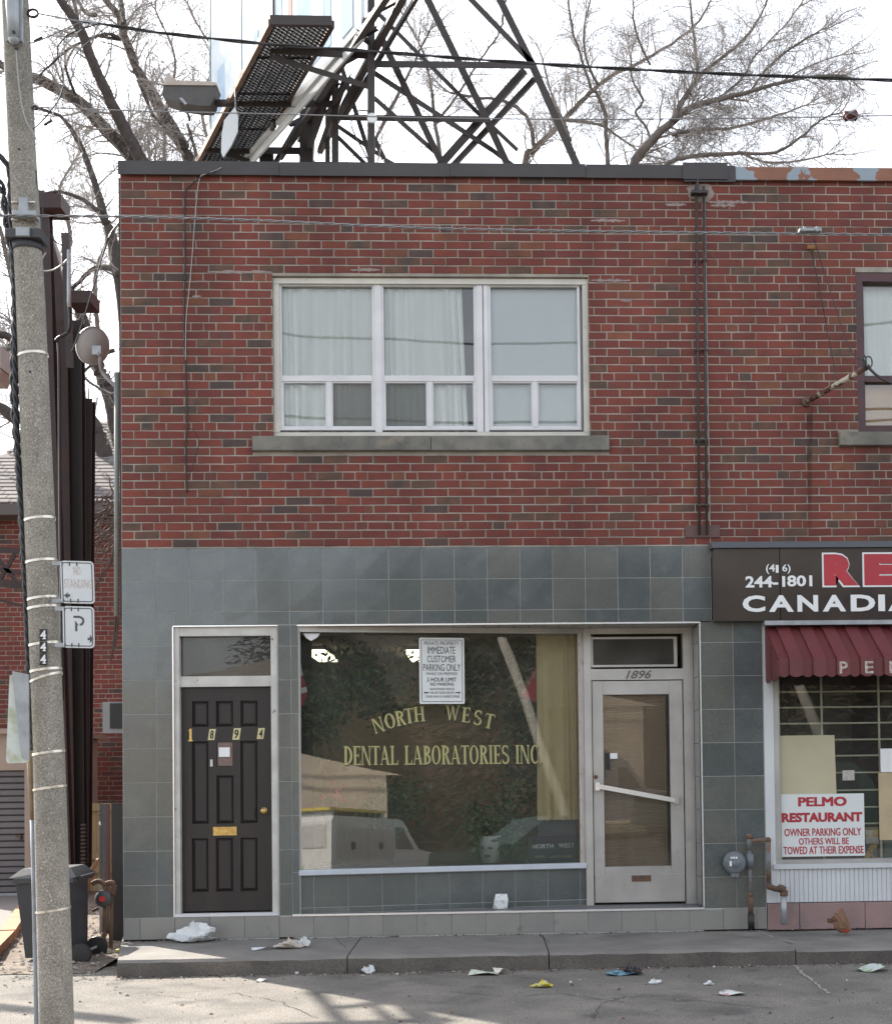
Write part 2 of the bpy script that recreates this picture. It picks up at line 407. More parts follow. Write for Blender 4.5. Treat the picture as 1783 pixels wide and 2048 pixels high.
def lay_bricks(parent, X0, X1, ztop, zbot, Y, courses, holes=(), cap=300, keep=None, rank=None, phase=0, lstr=.2230, seed=1, header_from=0, jitter=0.0):
    rr = random.Random(seed)
    pitch = (ztop-zbot)/courses; J = .0105
    H = pitch-J
    out = []
    for r in range(courses):
        zc = ztop-(r+.5)*pitch
        segs = []
        x = X0
        if r % 6 == 0 and r > 0:
            pat = [lstr*.78, lstr/2, lstr/2]+[lstr, lstr/2, lstr/2]*60
        elif (r+phase) % 2 == 1: pat = [lstr*.5]+[lstr]*200
        else: pat = [lstr]*200
        for p in pat:
            if x >= X1-.02: break
            a, b = x+J/2, min(x+p, X1)-J/2
            segs.append((a, b)); x += p
        zt, zb = zc+H/2, zc-H/2
        for a, b in segs:
            parts = [(a, b)]
            for (hx0, hx1, hz0, hz1) in holes:
                if zt > hz0+.02 and zb < hz1-.02:
                    nw = []
                    for (p, q) in parts:
                        if q <= hx0 or p >= hx1: nw.append((p, q)); continue
                        if p < hx0: nw.append((p, hx0-.003))
                        if q > hx1: nw.append((hx1+.003, q))
                    parts = nw
            for p, q in parts:
                if q-p > .02 and (keep is None or keep((p+q)/2, zc)):
                    out.append(((p+q)/2, zc, q-p, H))
    mis = [rr.choices(range(6), BRW)[0] for _ in out]
    order = sorted(range(len(out)), key=(lambda i: rank(out[i])) if rank else (lambda i: i))
    single = set(order[:cap])
    ox, oy, oz = _loc[parent.name]
    rest = MB()
    for i, (x, z, L, HH) in enumerate(out):
        dy = rr.uniform(-.0015, .0015)
        if i in single:
            me = brick_mesh(L, HH, mis[i], rr.randrange(3))
            b = bpy.data.objects.new('brick', me); COL.objects.link(b); b.parent = parent
            b.location = (x-ox+rr.uniform(-.0012, .0012), Y-oy+dy, z-oz+rr.uniform(-.001, .001)); b.rotation_euler = (0, rr.gauss(0, .004), 0)
        else:
            me = brick_mesh(L, HH, mis[i], rr.randrange(3))
            o = len(rest.v)
            rest.v += [(v.co.x+x, v.co.y+Y+dy, v.co.z+z) for v in me.vertices]
            rest.f += [tuple(o+k for k in p.vertices) for p in me.polygons]; rest.m += [mis[i]]*len(me.polygons)
    if rest.v:
        tag(rest.build('brickwork', BR, parent), kind='stuff')

# ------------------------------------------------------------------ key levels of the street front
LOT = -0.135
ZC_TOP, ZC_BOT = UZ(830, 333), UZ(830, 357)      # coping
ZB_TOP, ZB_BOT = UZ(830, 351), UZ(830, 1093)     # brickwork
XL = UX(243, 1000)                               # corner of the building
XJ = UX(1421, 1150)                              # joint with the restaurant
XR = UX(2010, 1100)
ZT_TOP = UZ(830, 1095)
def RX(a, b, y, Y=0): return UX(a, y, Y), UX(b, y, Y)
DEEP = 9.5

# ================================================================== SETTING
g = MB(); g.quad((-300, -300, LOT-.02), (300, -300, LOT-.02), (300, 300, LOT-.02), (-300, 300, LOT-.02))
tag(g.build('ground', mat('far_ground', (.16, .15, .13), (.12, .11, .09), .3, .95)), kind='structure')
g = MB()
nx = 60
g.quad((-7.5, -9.3, LOT), (14, -9.3, LOT), (14, -.6, LOT), (-7.5, -.6, LOT))
tag(g.build('parking_lot', asphalt), kind='structure')
g = MB(); g.quad((-60, -19, LOT-.012), (60, -19, LOT-.012), (60, -9.3, LOT-.012), (-60, -9.3, LOT-.012))
tag(g.build('road', mat('road_asphalt', (.07, .07, .07), (.055, .055, .055), 1, .9, grain=.2)), kind='structure')
# walkway with kerb, slabs split by joints
wf = []
KY = -1.22
kx = [UX(233, 1905, KY), UX(694, 1900, KY), UX(1097, 1890, KY), UX(1590, 1885, KY), UX(2000, 1885, KY)]
walk = thing('walkway', (kx[0], KY, 0), None, None); walk['kind'] = 'structure'
rr = random.Random(3)
def slab(x0, x1, y0, y1, z0, z1, par, nm, topm, facem, back=None):
    mb = MB(); n = max(2, int((x1-x0)/.12))
    xs = [x0+(x1-x0)*i/n for i in range(n+1)]
    e = [(rr.uniform(-.004, .004), rr.uniform(-.005, .003)) for _ in xs]
    v = []
    for x, (a, b) in zip(xs, e):
        v += [(x, y0+a+.0, z0), (x, y0+a*.6, z1-.022+b), (x, y0+.02+a, z1+b*.3), (back if (back is not None and x == x0) else x, y1, z1)]
    f, mi = [], []
    o = 0
    for i in range(n):
        for k in range(3):
            f.append((i*4+k, (i+1)*4+k, (i+1)*4+k+1, i*4+k+1)); mi.append(0 if k >= 1 else 1)
    mb.v = v; mb.f = f; mb.m = mi
    xb_ = x0 if back is None else back
    mb.add([(x0, y0, z0), (x0, y0, z1-.01), (xb_, y1, z1), (xb_, y1, z0)], [(0,1,2,3)], 1)
    mb.add([(x1, y0, z0), (x1, y0, z1-.01), (x1, y1, z1), (x1, y1, z0)], [(3,2,1,0)], 1)
    return mb.build(nm, [topm, facem], par)
for i in range(4):
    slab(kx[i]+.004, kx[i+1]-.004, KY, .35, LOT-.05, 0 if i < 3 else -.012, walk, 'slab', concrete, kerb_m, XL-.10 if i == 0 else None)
lot = bpy.data.objects['parking_lot']
def crack(pts, z, w0, seed, par, m_):
    r_ = random.Random(seed); P_q = [G(a, b, z) for a, b in pts]; out = []
    for a, b in zip(P_q, P_q[1:]):
        n = max(2, int((b-a).length/.05))
        for i in range(n): q = a.lerp(b, i/n); out.append((q.x+r_.gauss(0, .008), q.y+r_.gauss(0, .008), r_.uniform(.3, 1.2)*w0))
    mb = MB(); v = []
    for i, (x, y, w_) in enumerate(out):
        j = min(i+1, len(out)-1); k = max(i-1, 0); dx_, dy_ = out[j][0]-out[k][0], out[j][1]-out[k][1]; l = sqrt(dx_*dx_+dy_*dy_) or 1
        v += [(x-dy_/l*w_, y+dx_/l*w_, z+.004), (x+dy_/l*w_, y-dx_/l*w_, z+.004)]
    mb.add(v, [(2*i, 2*i+1, 2*i+3, 2*i+2) for i in range(len(out)-1)]); mb.build('crack', m_, par)
_loc[lot.name] = (0, 0, 0)
ckm = mat('crack_dirt', (.05, .045, .042), rough=.95); tarm = mat('mortar_repair', (.36, .34, .31), (.28, .26, .24), 20, .95)
crack([(300, 1990), (380, 1998), (470, 1988), (560, 2004), (640, 2040)], LOT, .004, 1, lot, ckm)
crack([(900, 1985), (1010, 1995), (1120, 1988), (1260, 2008), (1400, 2002), (1560, 2020)], LOT, .004, 2, lot, ckm)
crack([(1180, 2048), (1200, 2010), (1260, 1990)], LOT, .003, 3, lot, ckm)
crack([(1588, 1932), (1600, 1945), (1620, 1960), (1660, 1990)], LOT, .016, 4, lot, tarm)
crack([(700, 1965), (780, 1975), (850, 1968), (930, 1976)], LOT, .003, 5, lot, ckm)
crack([(1062, 1857), (1080, 1870), (1098, 1886)], .0, .004, 6, walk, ckm); crack([(662, 1868), (676, 1882), (694, 1898)], .0, .003, 7, walk, ckm)
crack([(1510, 1862), (1545, 1876), (1590, 1888)], -.001, .012, 8, walk, tarm)
# side yard of gravel
g = MB(); random.seed(5)
nx, ny = 40, 50
ax0, ax1, ay0, ay1 = -12, XL+.02, -1.0, 12
vs = [(ax0+(ax1-ax0)*i/nx, ay0+(ay1-ay0)*j/ny+random.uniform(-.05, .05)*(j == 0), LOT+.006+(random.uniform(0, .03) if 0 < j else 0)+.05*(j/ny)) for j in range(ny+1) for i in range(nx+1)]
g.add(vs, [(j*(nx+1)+i, j*(nx+1)+i+1, (j+1)*(nx+1)+i+1, (j+1)*(nx+1)+i) for j in range(ny) for i in range(nx)])
tag(g.build('side_yard', gravel_m), kind='structure')
g = MB()
for i in range(1500):
    if i < 1100: x, y = random.uniform(-5.2, XL-.02), random.uniform(-1.0, 5.5)
    else: x, y = random.uniform(-5.5, XL+.4), random.gauss(-1.15, .25)
    r = random.uniform(.006, .022)*(1 if i < 1100 else .6)
    z = LOT+(.03+.05*(y+1)/13 if y > -.95 else .002)
    g.add([(x-r, y-r*.8, z), (x+r, y-r, z), (x+r*.9, y+r, z), (x-r, y+r, z), (x+random.uniform(-r, r)*.4, y, z+r*.9)], [(0,1,4),(1,2,4),(2,3,4),(3,0,4)], random.randrange(3))
solo(g, 'gravel', [mat('pebble_a', (.30, .26, .22), rough=.9), mat('pebble_b', (.20, .165, .13), rough=.9), mat('pebble_c', (.42, .39, .35), rough=.9)],
     'loose gravel strewn over the bare dirt of the side yard', 'gravel', kind='stuff')
# leaf litter and grit along the walkway and kerb
g = MB()
for i in range(3200):
    t = random.random()
    if t < .3: x, y, z = random.uniform(XL, 6), -.02-abs(random.gauss(0, .03)), .003
    elif t < .7: x, y, z = random.uniform(kx[0], 6), KY-.01-abs(random.gauss(0, .07)), LOT+.003
    else: x, y, z = random.uniform(-3.5, 6), random.uniform(-6, KY-.1), LOT+.003
    r = random.uniform(.003, .009) if random.random() < .8 else random.uniform(.009, .02); a = random.uniform(0, 6.28)
    d, e = Vector((cos(a), sin(a), 0))*r, Vector((-sin(a), cos(a), 0))*r*.6
    c = Vector((x, y, z))
    g.add([c-d, c+e+Vector((0, 0, r*.6)), c+d, c-e], [(0,1,2),(0,2,3)], random.choices(range(4), [4, 3, 1, 2])[0])
solo(g, 'leaf_litter', [mat('dead_leaf_a', (.16, .08, .045), rough=.9), mat('dead_leaf_b', (.08, .05, .04), rough=.9), mat('paper_scrap', (.6, .6, .58), rough=.8), mat('grit', (.28, .26, .24), rough=.9)],
     'dead leaves, grit and scraps blown along the kerb and the foot of the wall', 'litter', kind='stuff')

# ================================================================== MAIN BRICK BUILDING
B = thing('brick_shop_building', (XL, 0, 0), 'two-storey red brick building with grey slate tiled ground floor, numbers 1894 and 1896', 'building')
WX0, WX1 = UX(546, 700), UX(1177, 700); WZ0, WZ1 = UZ(860, 869), UZ(860, 553)
SX0, SX1 = UX(506, 888), UX(1217, 885); SZ0, SZ1 = UZ(860, 903), UZ(860, 874)
holes = [(WX0, WX1, WZ0-.02, WZ1), (SX0, SX1, SZ0, SZ1)]
lay_bricks(B, XL, XJ, ZB_TOP, ZB_BOT, 0, 45, holes, 300, rank=lambda b: (b[1] if b[2] > .15 else b[1]+50) , seed=11)
bw = MB()
def wallpanel(mb, x0, x1, z0, z1, y0, y1, hs):
    """wall slab with rectangular holes"""
    xs = sorted({x0, x1, *[h[0] for h in hs], *[h[1] for h in hs]}); xs = [x for x in xs if x0 <= x <= x1]
    zs = sorted({z0, z1, *[h[2] for h in hs], *[h[3] for h in hs]}); zs = [z for z in zs if z0 <= z <= z1]
    for a, b in zip(xs, xs[1:]):
        for c, d in zip(zs, zs[1:]):
            if any(h[0]-1e-6 <= a and b <= h[1]+1e-6 and h[2]-1e-6 <= c and d <= h[3]+1e-6 for h in hs): continue
            mb.box(a, b, y0, y1, c, d)
    return mb
wallpanel(bw, XL, XJ, ZT_TOP, ZC_TOP-.03, -.0035, .22, [(WX0-.002, WX1+.002, WZ0-.02, WZ1+.002)])
bw.build('wall', mortar, B)
# side and back walls, roof
sw = MB(); sw.box(XL+.01, XL+.22, .225, DEEP, LOT-.1, ZC_TOP-.03); sw.box(XL+.22, XJ, DEEP-.2, DEEP, LOT-.1, ZC_TOP-.03)
sw.build('side_wall', mat('side_brick_red', (.17, .05, .042), (.12, .04, .035), 6, .9), B)
r = MB(); r.box(XL+.22, XJ, .22, DEEP-.2, ZC_TOP-.3, ZC_TOP-.2); r.build('roof', mat('roof_felt', (.08, .08, .08), rough=.95), B)
f = MB(); f.box(XL+.22, XJ-.1, .6, DEEP-.2, 2.95, 3.05); f.build('upper_floor', mat('floor_slab', (.2, .19, .18), rough=.9), B)
# coping: folded metal with laps, a patch piece near the joint
XC = [UX(238, 340), UX(560, 340), UX(900, 340), UX(1170, 340), UX(1366, 340)]
for a, b in zip(XC, XC[1:]):
    c = MB(); dz = random.uniform(-.004, .004)
    c.box(a+.002, b-.002, -.05, .26, ZC_TOP-.004+dz, ZC_TOP+.012+dz)
    c.box(a+.002, b-.002, -.05, -.036, ZC_BOT+dz, ZC_TOP-.004+dz)
    c.build('coping', coping_m, B)
c = MB(); a, b = UX(1366, 340), UX(1468, 340)
c.box(a-.015, UX(1452, 340), -.062, .27, ZC_TOP+.012, ZC_TOP+.03); c.box(a-.015, UX(1452, 340), -.062, -.052, ZC_BOT-.012, ZC_TOP+.012)
c.box(a, b, -.05, .25, ZC_TOP-.006, ZC_TOP+.008); c.box(a, b, -.05, -.04, ZC_BOT-.03, ZC_TOP-.006)
c.build('coping_patch', coping_m, B)
# corner flashing strip on the left corner
c = MB(); c.box(XL-.022, XL-.004, .02, .12, UZ(240, 1240), ZC_BOT); c.box(XL-.03, XL-.004, .125, .16, UZ(240, 1100), UZ(240, 395)); c.build('corner_flashing', rust, B)
# sill
c = MB(); mid = UX(862, 888)
c.chbox(SX0, mid-.002, -.055, .1, SZ0, SZ1, .006); c.build('sill', stone, B)
c = MB(); c.chbox(mid+.002, SX1, -.055, .1, SZ0-.002, SZ1, .006); c.build('sill', stone, B)
# mortar smears around the window head
c = MB(); random.seed(4)
for (px0, px1, py) in ((415, 545, 546), (385, 402, 595), (1180, 1260, 560), (1240, 1262, 600), (1180, 1250, 440), (1330, 1372, 407), (1412, 1500, 401), (1420, 1470, 408), (700, 760, 541)):
    n = 22; pl = []; c = MB()
    for i in range(n): e_ = sin(pi*i/(n-1))**.5; pl.append((UX(px0+(px1-px0)*i/(n-1), py), UZ(900, py-.5-e_*random.uniform(.5, 4))))
    for i in range(n-1, -1, -1): e_ = sin(pi*i/(n-1))**.5; pl.append((UX(px0+(px1-px0)*i/(n-1), py), UZ(900, py+.5+e_*random.uniform(.5, 4))))
    c.prism(pl, -.0105, 0); c.build('mortar_smear', efflor, B)

# ---- upper window
UWY = .06
win = MB()
fw = .055
win.box(WX0, WX1, UWY-.03, UWY+.1, WZ1-.055, WZ1-.004)       # head
win.box(WX0, WX1, UWY-.02, UWY+.1, WZ0-.012, WZ0+.032)      # foot
win.box(WX0, WX0+.05, UWY-.025, UWY+.1, WZ0+.032, WZ1-.055)
win.box(WX1-.05, WX1, UWY-.025, UWY+.1, WZ0+.032, WZ1-.055)
uw = win.build('upper_window', cream_al, B)
def upx(px): return UX(px, 700, UWY)
def upz(py): return UZ(860, py, UWY)
ztr = upz(757)   # transom centre
bays = [(558, 750), (762, 953), (976, 1160)]
posts = [(749, 764), (952, 966), (967, 977)]
for a, b in posts:
    c = MB(); c.chbox(upx(a), upx(b)-.002, UWY-.012, UWY+.08, WZ0+.032, WZ1-.055, .005); c.build('mullion', white_al, uw)
for bi, (a, b) in enumerate(bays):
    xa, xb = upx(a), upx(b)
    zt, zb = upz(567), upz(860)
    c = MB(); t = .026
    y0, y1 = UWY, UWY+.05
    c.chbox(xa, xb, y0, y1, zt-t, zt, .003); c.chbox(xa, xb, y0, y1, zb, zb+t, .003)
    c.chbox(xa, xa+t, y0, y1, zb+t, zt-t, .003); c.chbox(xb-t, xb, y0, y1, zb+t, zt-t, .003)
    c.chbox(xa+t, xb-t, y0-.004, y1, ztr-.028, ztr+.028, .004)
    xm = [upx(657), upx(858), upx(1068)][bi]
    c.chbox(xm-.022, xm+.022, y0-.002, y1, zb+t, ztr-.028, .003)
    c.build('frame', white_al, uw)
    c = MB(); c.box(xa+t, xb-t, UWY+.036, UWY+.041, ztr+.028, zt-t); c.build('pane', win_glass, uw)
    lights = [(xa+t, xm-.022), (xm+.022, xb-t)]
    for li, (p, q) in enumerate(lights):
        c = MB(); s = .012
        c.box(p, q, y0+.008, y0+.02, zb+t, zb+t+s); c.box(p, q, y0+.008, y0+.02, ztr-.028-s, ztr-.028)
        c.box(p, p+s, y0+.008, y0+.02, zb+t+s, ztr-.028-s); c.box(q-s, q, y0+.008, y0+.02, zb+t+s, ztr-.028-s)
        c.build('sash', white_al, uw)
        c = MB(); c.box(p, q, UWY+.026, UWY+.031, zb+t, ztr-.028); c.build('pane', win_glass, uw)
        if (bi, li) in ((0, 1), (1, 0)):
            c = MB(); c.quad((p+s, y0+.014, zb+t+s), (q-s, y0+.014, zb+t+s), (q-s, y0+.014, ztr-.028-s), (p+s, y0+.014, ztr-.028-s))
            if 'screen_mesh' not in _M:
                sm = glass_mat('screen_mesh', (.56, .57, .57), .0, haze=.10); 
            c.build('insect_screen', _M['screen_mesh'], uw)
# curtains inside: folded sheets
def curtain(x0, x1, z0, z1, y, m, label, parent, name='curtain', amp=.02, wl=.09, seed=1, lean=0.0, slantx=0.0):
    r = random.Random(seed); n = int((x1-x0)/.008)
    ph = [r.uniform(0, 6.28) for _ in range(4)]
    rows = 7
    v = []
    for j in range(rows+1):
        t = j/rows; z = z0+(z1-z0)*t
        for i in range(n+1):
            x = x0+(x1-x0)*i/n
            s = i/n
            k = (x-x0)/wl*6.28
            yy = amp*(sin(k+ph[0]+1.5*sin(k*.23+ph[1]))*(.6+.4*sin(k*.11+ph[2]))+.5*sin(k*.37+ph[3]))*(1.0-.45*t)
            v.append((x+slantx*(1-t)*s+.01*sin(k*.5+t*2), y+yy, z))
    f = [(j*(n+1)+i, j*(n+1)+i+1, (j+1)*(n+1)+i+1, (j+1)*(n+1)+i) for j in range(rows) for i in range(n)]
    mb = MB(); mb.v = v; mb.f = f; mb.m = [0]*len(f)
    o = mb.build(name, m, parent, True)
    if label: tag(o, label)
    return o
curtain(upx(560), upx(744), upz(860), upz(563), .135, curtain_m, None, uw, amp=.03, wl=.13, seed=2)
curtain(upx(766), upx(925), upz(860), upz(563), .135, curtain_m, None, uw, amp=.034, wl=.10, seed=3, slantx=.05)
c = MB(); c.quad((upx(972), .14, upz(862)), (upx(1166), .14, upz(862)), (upx(1166), .14, upz(563)), (upx(972), .14, upz(563))); c.build('blind', shade_m, uw)
c = MB(); c.box(WX0-.2, WX1+.2, .75, .77, WZ0-.3, WZ1+.3); c.build('room_wall', mat('grey_room_wall', (.45, .47, .50), rough=.9), B)

# ---- tiled ground floor
TP = (UX(1300, 1120)-UX(380, 1120))/14.0          # tile pitch
H = .3025
D1X0, D1X1 = UX(349, 1500), UX(556, 1500)           # recess of door 1894
PX1 = UX(583, 1500)                                 # pier edge
NX1 = UX(599, 1500)
RXR = UX(1401, 1500)                                # right edge of the recess
ZR_TOP = UZ(990, 1248)                              # head of the recesses
ZSTEP = UZ(990, 1823)                               # top of the step
ZBASE = UZ(300, 1836)
XT1 = UX(1527, 1500)
tile_i = [0]
tr = random.Random(21)
def tile(x0, x1, z0, z1, y=0.0, gap=.0038, mi=None, parent=None, th=.012, nm='tile', T=None, mats=None):
    if x1-x0 < .012 or z1-z0 < .012: return
    mb = MB(); mb.T = T
    g_ = gap/2
    wy = [tr.uniform(-.0012, .0012) for _ in range(4)]
    c = .0015
    X0, X1, Z0, Z1 = x0+g_, x1-g_, z0+g_, z1-g_
    v = [(X0, y, Z0), (X1, y, Z0), (X1, y, Z1), (X0, y, Z1),
         (X0, y-th+c, Z0), (X1, y-th+c, Z0), (X1, y-th+c, Z1), (X0, y-th+c, Z1),
         (X0+c, y-th+wy[0], Z0+c), (X1-c, y-th+wy[1], Z0+c), (X1-c, y-th+wy[2], Z1-c), (X0+c, y-th+wy[3], Z1-c)]
    f = [(8,9,10),(8,10,11),(4,5,9,8),(5,6,10,9),(6,7,11,10),(7,4,8,11),(0,1,5,4),(1,2,6,5),(2,3,7,6),(3,0,4,7)]
    mb.add(v, f)
    ms = mats or TL
    if mi is None:
        u = (x0-XL)/(XT1-XL)
        mi = tr.choices([0, 1, 2, 3], [9, 5, 1, 2] if u < .45 else ([2, 1, 14, 1] if u < .92 else [3, 3, 6, 3]))[0]
    return mb.build(nm, ms[mi % len(ms)], parent or B)
gb = MB()
gb.box(XL+.003, XJ, -.0095, .2, ZR_TOP, ZT_TOP-.012)
gb.box(XL+.003, D1X0, -.0095, .2, LOT, ZR_TOP)
gb.box(D1X1, PX1, -.0095, .2, LOT, ZR_TOP)
gb.box(PX1, NX1, -.0095, .12, ZSTEP, ZR_TOP)
gb.box(RXR, XT1, -.0095, .45, LOT, UZ(1480, 1242))
gb.build('tile_backing', grout, B)
# rows
zrow = [ZT_TOP, ZT_TOP-H*.95, ZT_TOP-2*H*.94]
cols = [XL+.004]; x = UX(313, 1300)
while x < XJ-.05: cols.append(x); x += TP
cols.append(XJ-.003)
for j in range(3):
    za = zrow[j]; zb = zrow[j+1] if j < 2 else ZR_TOP+.006
    for a, b in zip(cols, cols[1:]):
        if j == 2 and b < UX(352, 1300): zb_ = zrow[2]-H
        else: zb_ = zb
        if j == 2 and a < D1X0 < b:      # notched column by door 1
            tile(a, D1X0, zrow[2]-H+.0, za); tile(D1X0, b, zb, za); continue
        tile(a, b, zb_, za, mi=(None if tr.random() < .7 else 0))
zl = zrow[2]-H
z = zl
lc = [XL+.004, UX(313, 1500), D1X0-.004]
while z > ZBASE+.05:
    z2 = max(z-H, ZBASE)
    for a, b in zip(lc, lc[1:]): tile(a, b, z2, z)
    z = z2
z = ZR_TOP+.004
zz = [z, z-H*.62]
while zz[-1]-H > ZBASE: zz.append(zz[-1]-H)
zz.append(ZBASE)
for a, b in zip(zz, zz[1:]):
    tile(D1X1+.004, PX1, b, a)
    if b > ZSTEP: tile(PX1, NX1-.004, max(b, UZ(590, 1745)), a) if a > UZ(590, 1745) else None
    tile(RXR+.010, UX(1468, 1500), b, a if a < z else UZ(1440, 1244)); tile(UX(1468, 1500), XT1-.004, b, a if a < z else UZ(1500, 1243))
tile(PX1, NX1-.004, ZSTEP+.006, UZ(590, 1745), mi=0)
# base tiles
xb = [XL+.004, UX(281, 1860)]
while xb[-1] < XT1-.34: xb.append(xb[-1]+.3045)
xb.append(XT1-.003)
bb = MB(); bb.box(XL+.006, XT1-.004, -.0095, .3, LOT, min(ZBASE, ZSTEP)-.02); bb.build('base_backing', grout, B)
for i, (a, b) in enumerate(zip(xb, xb[1:])):
    top = ZBASE if (b < PX1+.01 or a > RXR-.01) else ZSTEP-.014
    tile(a, b, .012, top, nm='base_tile', mi=i % 2, mats=base_t, gap=.003, th=.016)
# bright edge trims
c = MB(); c.box(D1X0-.006, D1X1+.006, -.018, .02, ZR_TOP-.006, ZR_TOP+.004); c.build('edge_trim', chrome, B)
c = MB(); c.box(D1X0-.012, D1X0-.002, -.018, .02, ZBASE, ZR_TOP-.007); c.build('edge_trim', chrome, B)
c = MB(); c.box(NX1-.014, RXR+.008, -.02, .0, ZR_TOP-.008, ZR_TOP+.005); c.build('edge_trim', chrome, B)
c = MB(); c.box(RXR-.002, RXR+.010, -.02, .0, ZSTEP+.02, ZR_TOP-.009); c.build('edge_trim', chrome, B)
c = MB(); c.box(PX1, RXR+.004, -.024, -.004, ZSTEP-.013, ZSTEP+.004); c.build('edge_trim', chrome, B)
c = MB(); c.box(D1X0, D1X1, -.016, .05, ZBASE+.002, ZBASE+.03); c.build('door_sill', white_al, B)

# ---- door 1894
DY = .075
d = MB()
fz0, fz1 = ZBASE+.031, ZR_TOP-.008
fxa, fxb = UX(360, 1500, .02), UX(543, 1500, .02)
ztx0, ztx1 = UZ(450, 1374, DY), UZ(450, 1353, DY)
d.box(D1X0+.001, fxa, .004, .14, fz0, fz1); d.box(fxb, D1X1-.004, .004, .14, fz0, fz1)
d.box(fxa, fxb, .01, .14, UZ(450, 1272, .02), fz1); d.box(fxa, fxb, .035, .14, ztx0, ztx1)
door1 = d.build('door', worn_al, B); tag(door1, 'dark brown panelled door numbered 1894 in a worn white frame')
c = MB(); c.box(fxa, fxb, .08, .085, ztx1, UZ(450, 1272, .02)); c.build('transom_pane', glass_mat('transom_glass', (.5, .51, .52), .8, wav=.03, haze=.10), door1)
# leaf with recessed panels
lf = MB(); lx0, lx1, lz0, lz1 = fxa+.003, fxb-.003, fz0+.01, ztx0-.004
def dx(px): return UX(px, 1600, DY)
def dz(py): return UZ(450, py, DY)
pan = []
for (a, b) in ((385, 418), (433, 467), (482, 516)):
    if a != 433:
        pan += [(a, b, 1402, 1454), (a-1, b-1, 1482, 1648), (a-2, b-2, 1676, 1784)]
    else:
        pan += [(a, b, 1402, 1454), (a, b, 1551, 1648), (a-2, b-2, 1676, 1784), (a+1, b-1, 1484, 1533)]
hs = [(dx(a), dx(b), dz(q), dz(p)) for a, b, p, q in pan]
wallpanel(lf, lx0, lx1, lz0, lz1, DY, DY+.045, hs)
for i, h in enumerate(hs):
    lf.box(h[0], h[1], DY+.022, DY+.04, h[2], h[3])
    s = .026
    if i != 6:
        x0, x1, z0, z1 = h[0]+.006, h[1]-.006, h[2]+.006, h[3]-.006
        lf.add([(x0, DY+.021, z0), (x1, DY+.021, z0), (x1, DY+.021, z1), (x0, DY+.021, z1), (x0+s, DY+.004, z0+s), (x1-s, DY+.004, z0+s), (x1-s, DY+.004, z1-s), (x0+s, DY+.004, z1-s)],
               [(4,5,6,7),(0,1,5,4),(1,2,6,5),(2,3,7,6),(3,0,4,7)])
lf.build('leaf', door_brown, door1)
h = (dx(434), dx(466), dz(1533), dz(1484))
c = MB(); c.box(h[0]+.004, h[1]-.004, DY+.012, DY+.018, h[2]+.004, h[3]-.004); c.build('peep_window', mat('peep_glass', (.20, .13, .13), (.14, .10, .10), 20, .15, stretch=(1, 1, 8)), door1)
c = MB(); c.box(dx(438), dx(460), DY-.003, DY+.011, dz(1514), dz(1495)); c.build('paper_note', white_p, door1)
c = MB(); cx, cz = dx(528), dz(1623)
c.lathe((cx, DY, cz), [(.032, 0), (.032, .006), (.027, .009), (.014, .011), (.014, .035), (.024, .042), (.027, .055), (.020, .066), (.008, .07)], 20, axis='y')
c.build('door_knob', brass, door1, True)
c = MB(); a, b, e, f_ = dx(426), dx(473), dz(1671), dz(1654)
c.box(a, b, DY-.008, DY, e, f_); c.box(a+.02, b-.02, DY-.016, DY-.0085, e+.02, f_-.02); c.box(a+.03, b-.03, DY-.022, DY-.0165, e+.026, f_-.028)
c.build('letter_slot', brass, door1)
c = MB(); c.box(dx(421), dx(426), DY-.012, DY, dz(1533), dz(1519)); c.build('bell_push', cream_al, door1)
ivory = mat('gold_number_plate', (.55, .50, .28), rough=.5)
for ch, a, b, p, q in (('1', 377, 386, 1457, 1482), ('8', 418, 431, 1458, 1480), ('9', 467, 481, 1457, 1480), ('4', 516, 529, 1457, 1479)):
    if ch == '1':
        c = MB(); x0, x1, z0, z1 = dx(a), dx(b), dz(q), dz(p); xm_ = (x0+x1)/2
        c.prism([(x0, z0), (x1, z0), (x1, z0+.010), (xm_+.011, z0+.012), (xm_+.011, z1), (xm_-.004, z1), (x0+.004, z1-.016), (x0+.006, z1-.024), (xm_-.009, z1-.016), (xm_-.009, z0+.012), (x0, z0+.010)], DY-.003, DY-.0005)
        c.build('number', brass, door1)
    else:
        c = MB(); x0, x1, z0, z1 = dx(a), dx(b), dz(q), dz(p); sk_ = .008
        c.prism([(x0-sk_, z0), (x1-sk_, z0), (x1+sk_, z1), (x0+sk_, z1)], DY-.003, DY-.0005); np_ = c.build('number_plate', ivory, door1)
        c = MB(); text_into(c, ch, x0+.012, x1-.012, z0+.012, z1-.012, DY-.005, 0, .025, .15); c.build('number', black, np_)

# ---- recessed shopfront: window slants back from the pier to the door
SA = Vector((NX1-.012, .035, 0)); 
SB = Vector((UX(1168, 1500, .40), .40, 0))
st = (SB-SA).normalized(); sn = Vector((st.y, -st.x, 0))
if sn.y > 0: sn = -sn
SLEN = (SB-SA).length
def TS(p): # local (u, v depth inwards, z) -> world
    return SA+st*p.x-sn*p.y+Vector((0, 0, p.z))
def SU(px, py):
    r = ray(px, py); t = (SA-CAM).dot(sn)/r.dot(sn); p = CAM+r*t
    return (p-SA).dot(st), p.z
def su(px, py=1500): return SU(px, py)[0]
def sz(py, px=880): return SU(px, py)[1]
wz0, wz1 = SU(880, 1733)[1], SU(880, 1266)[1]
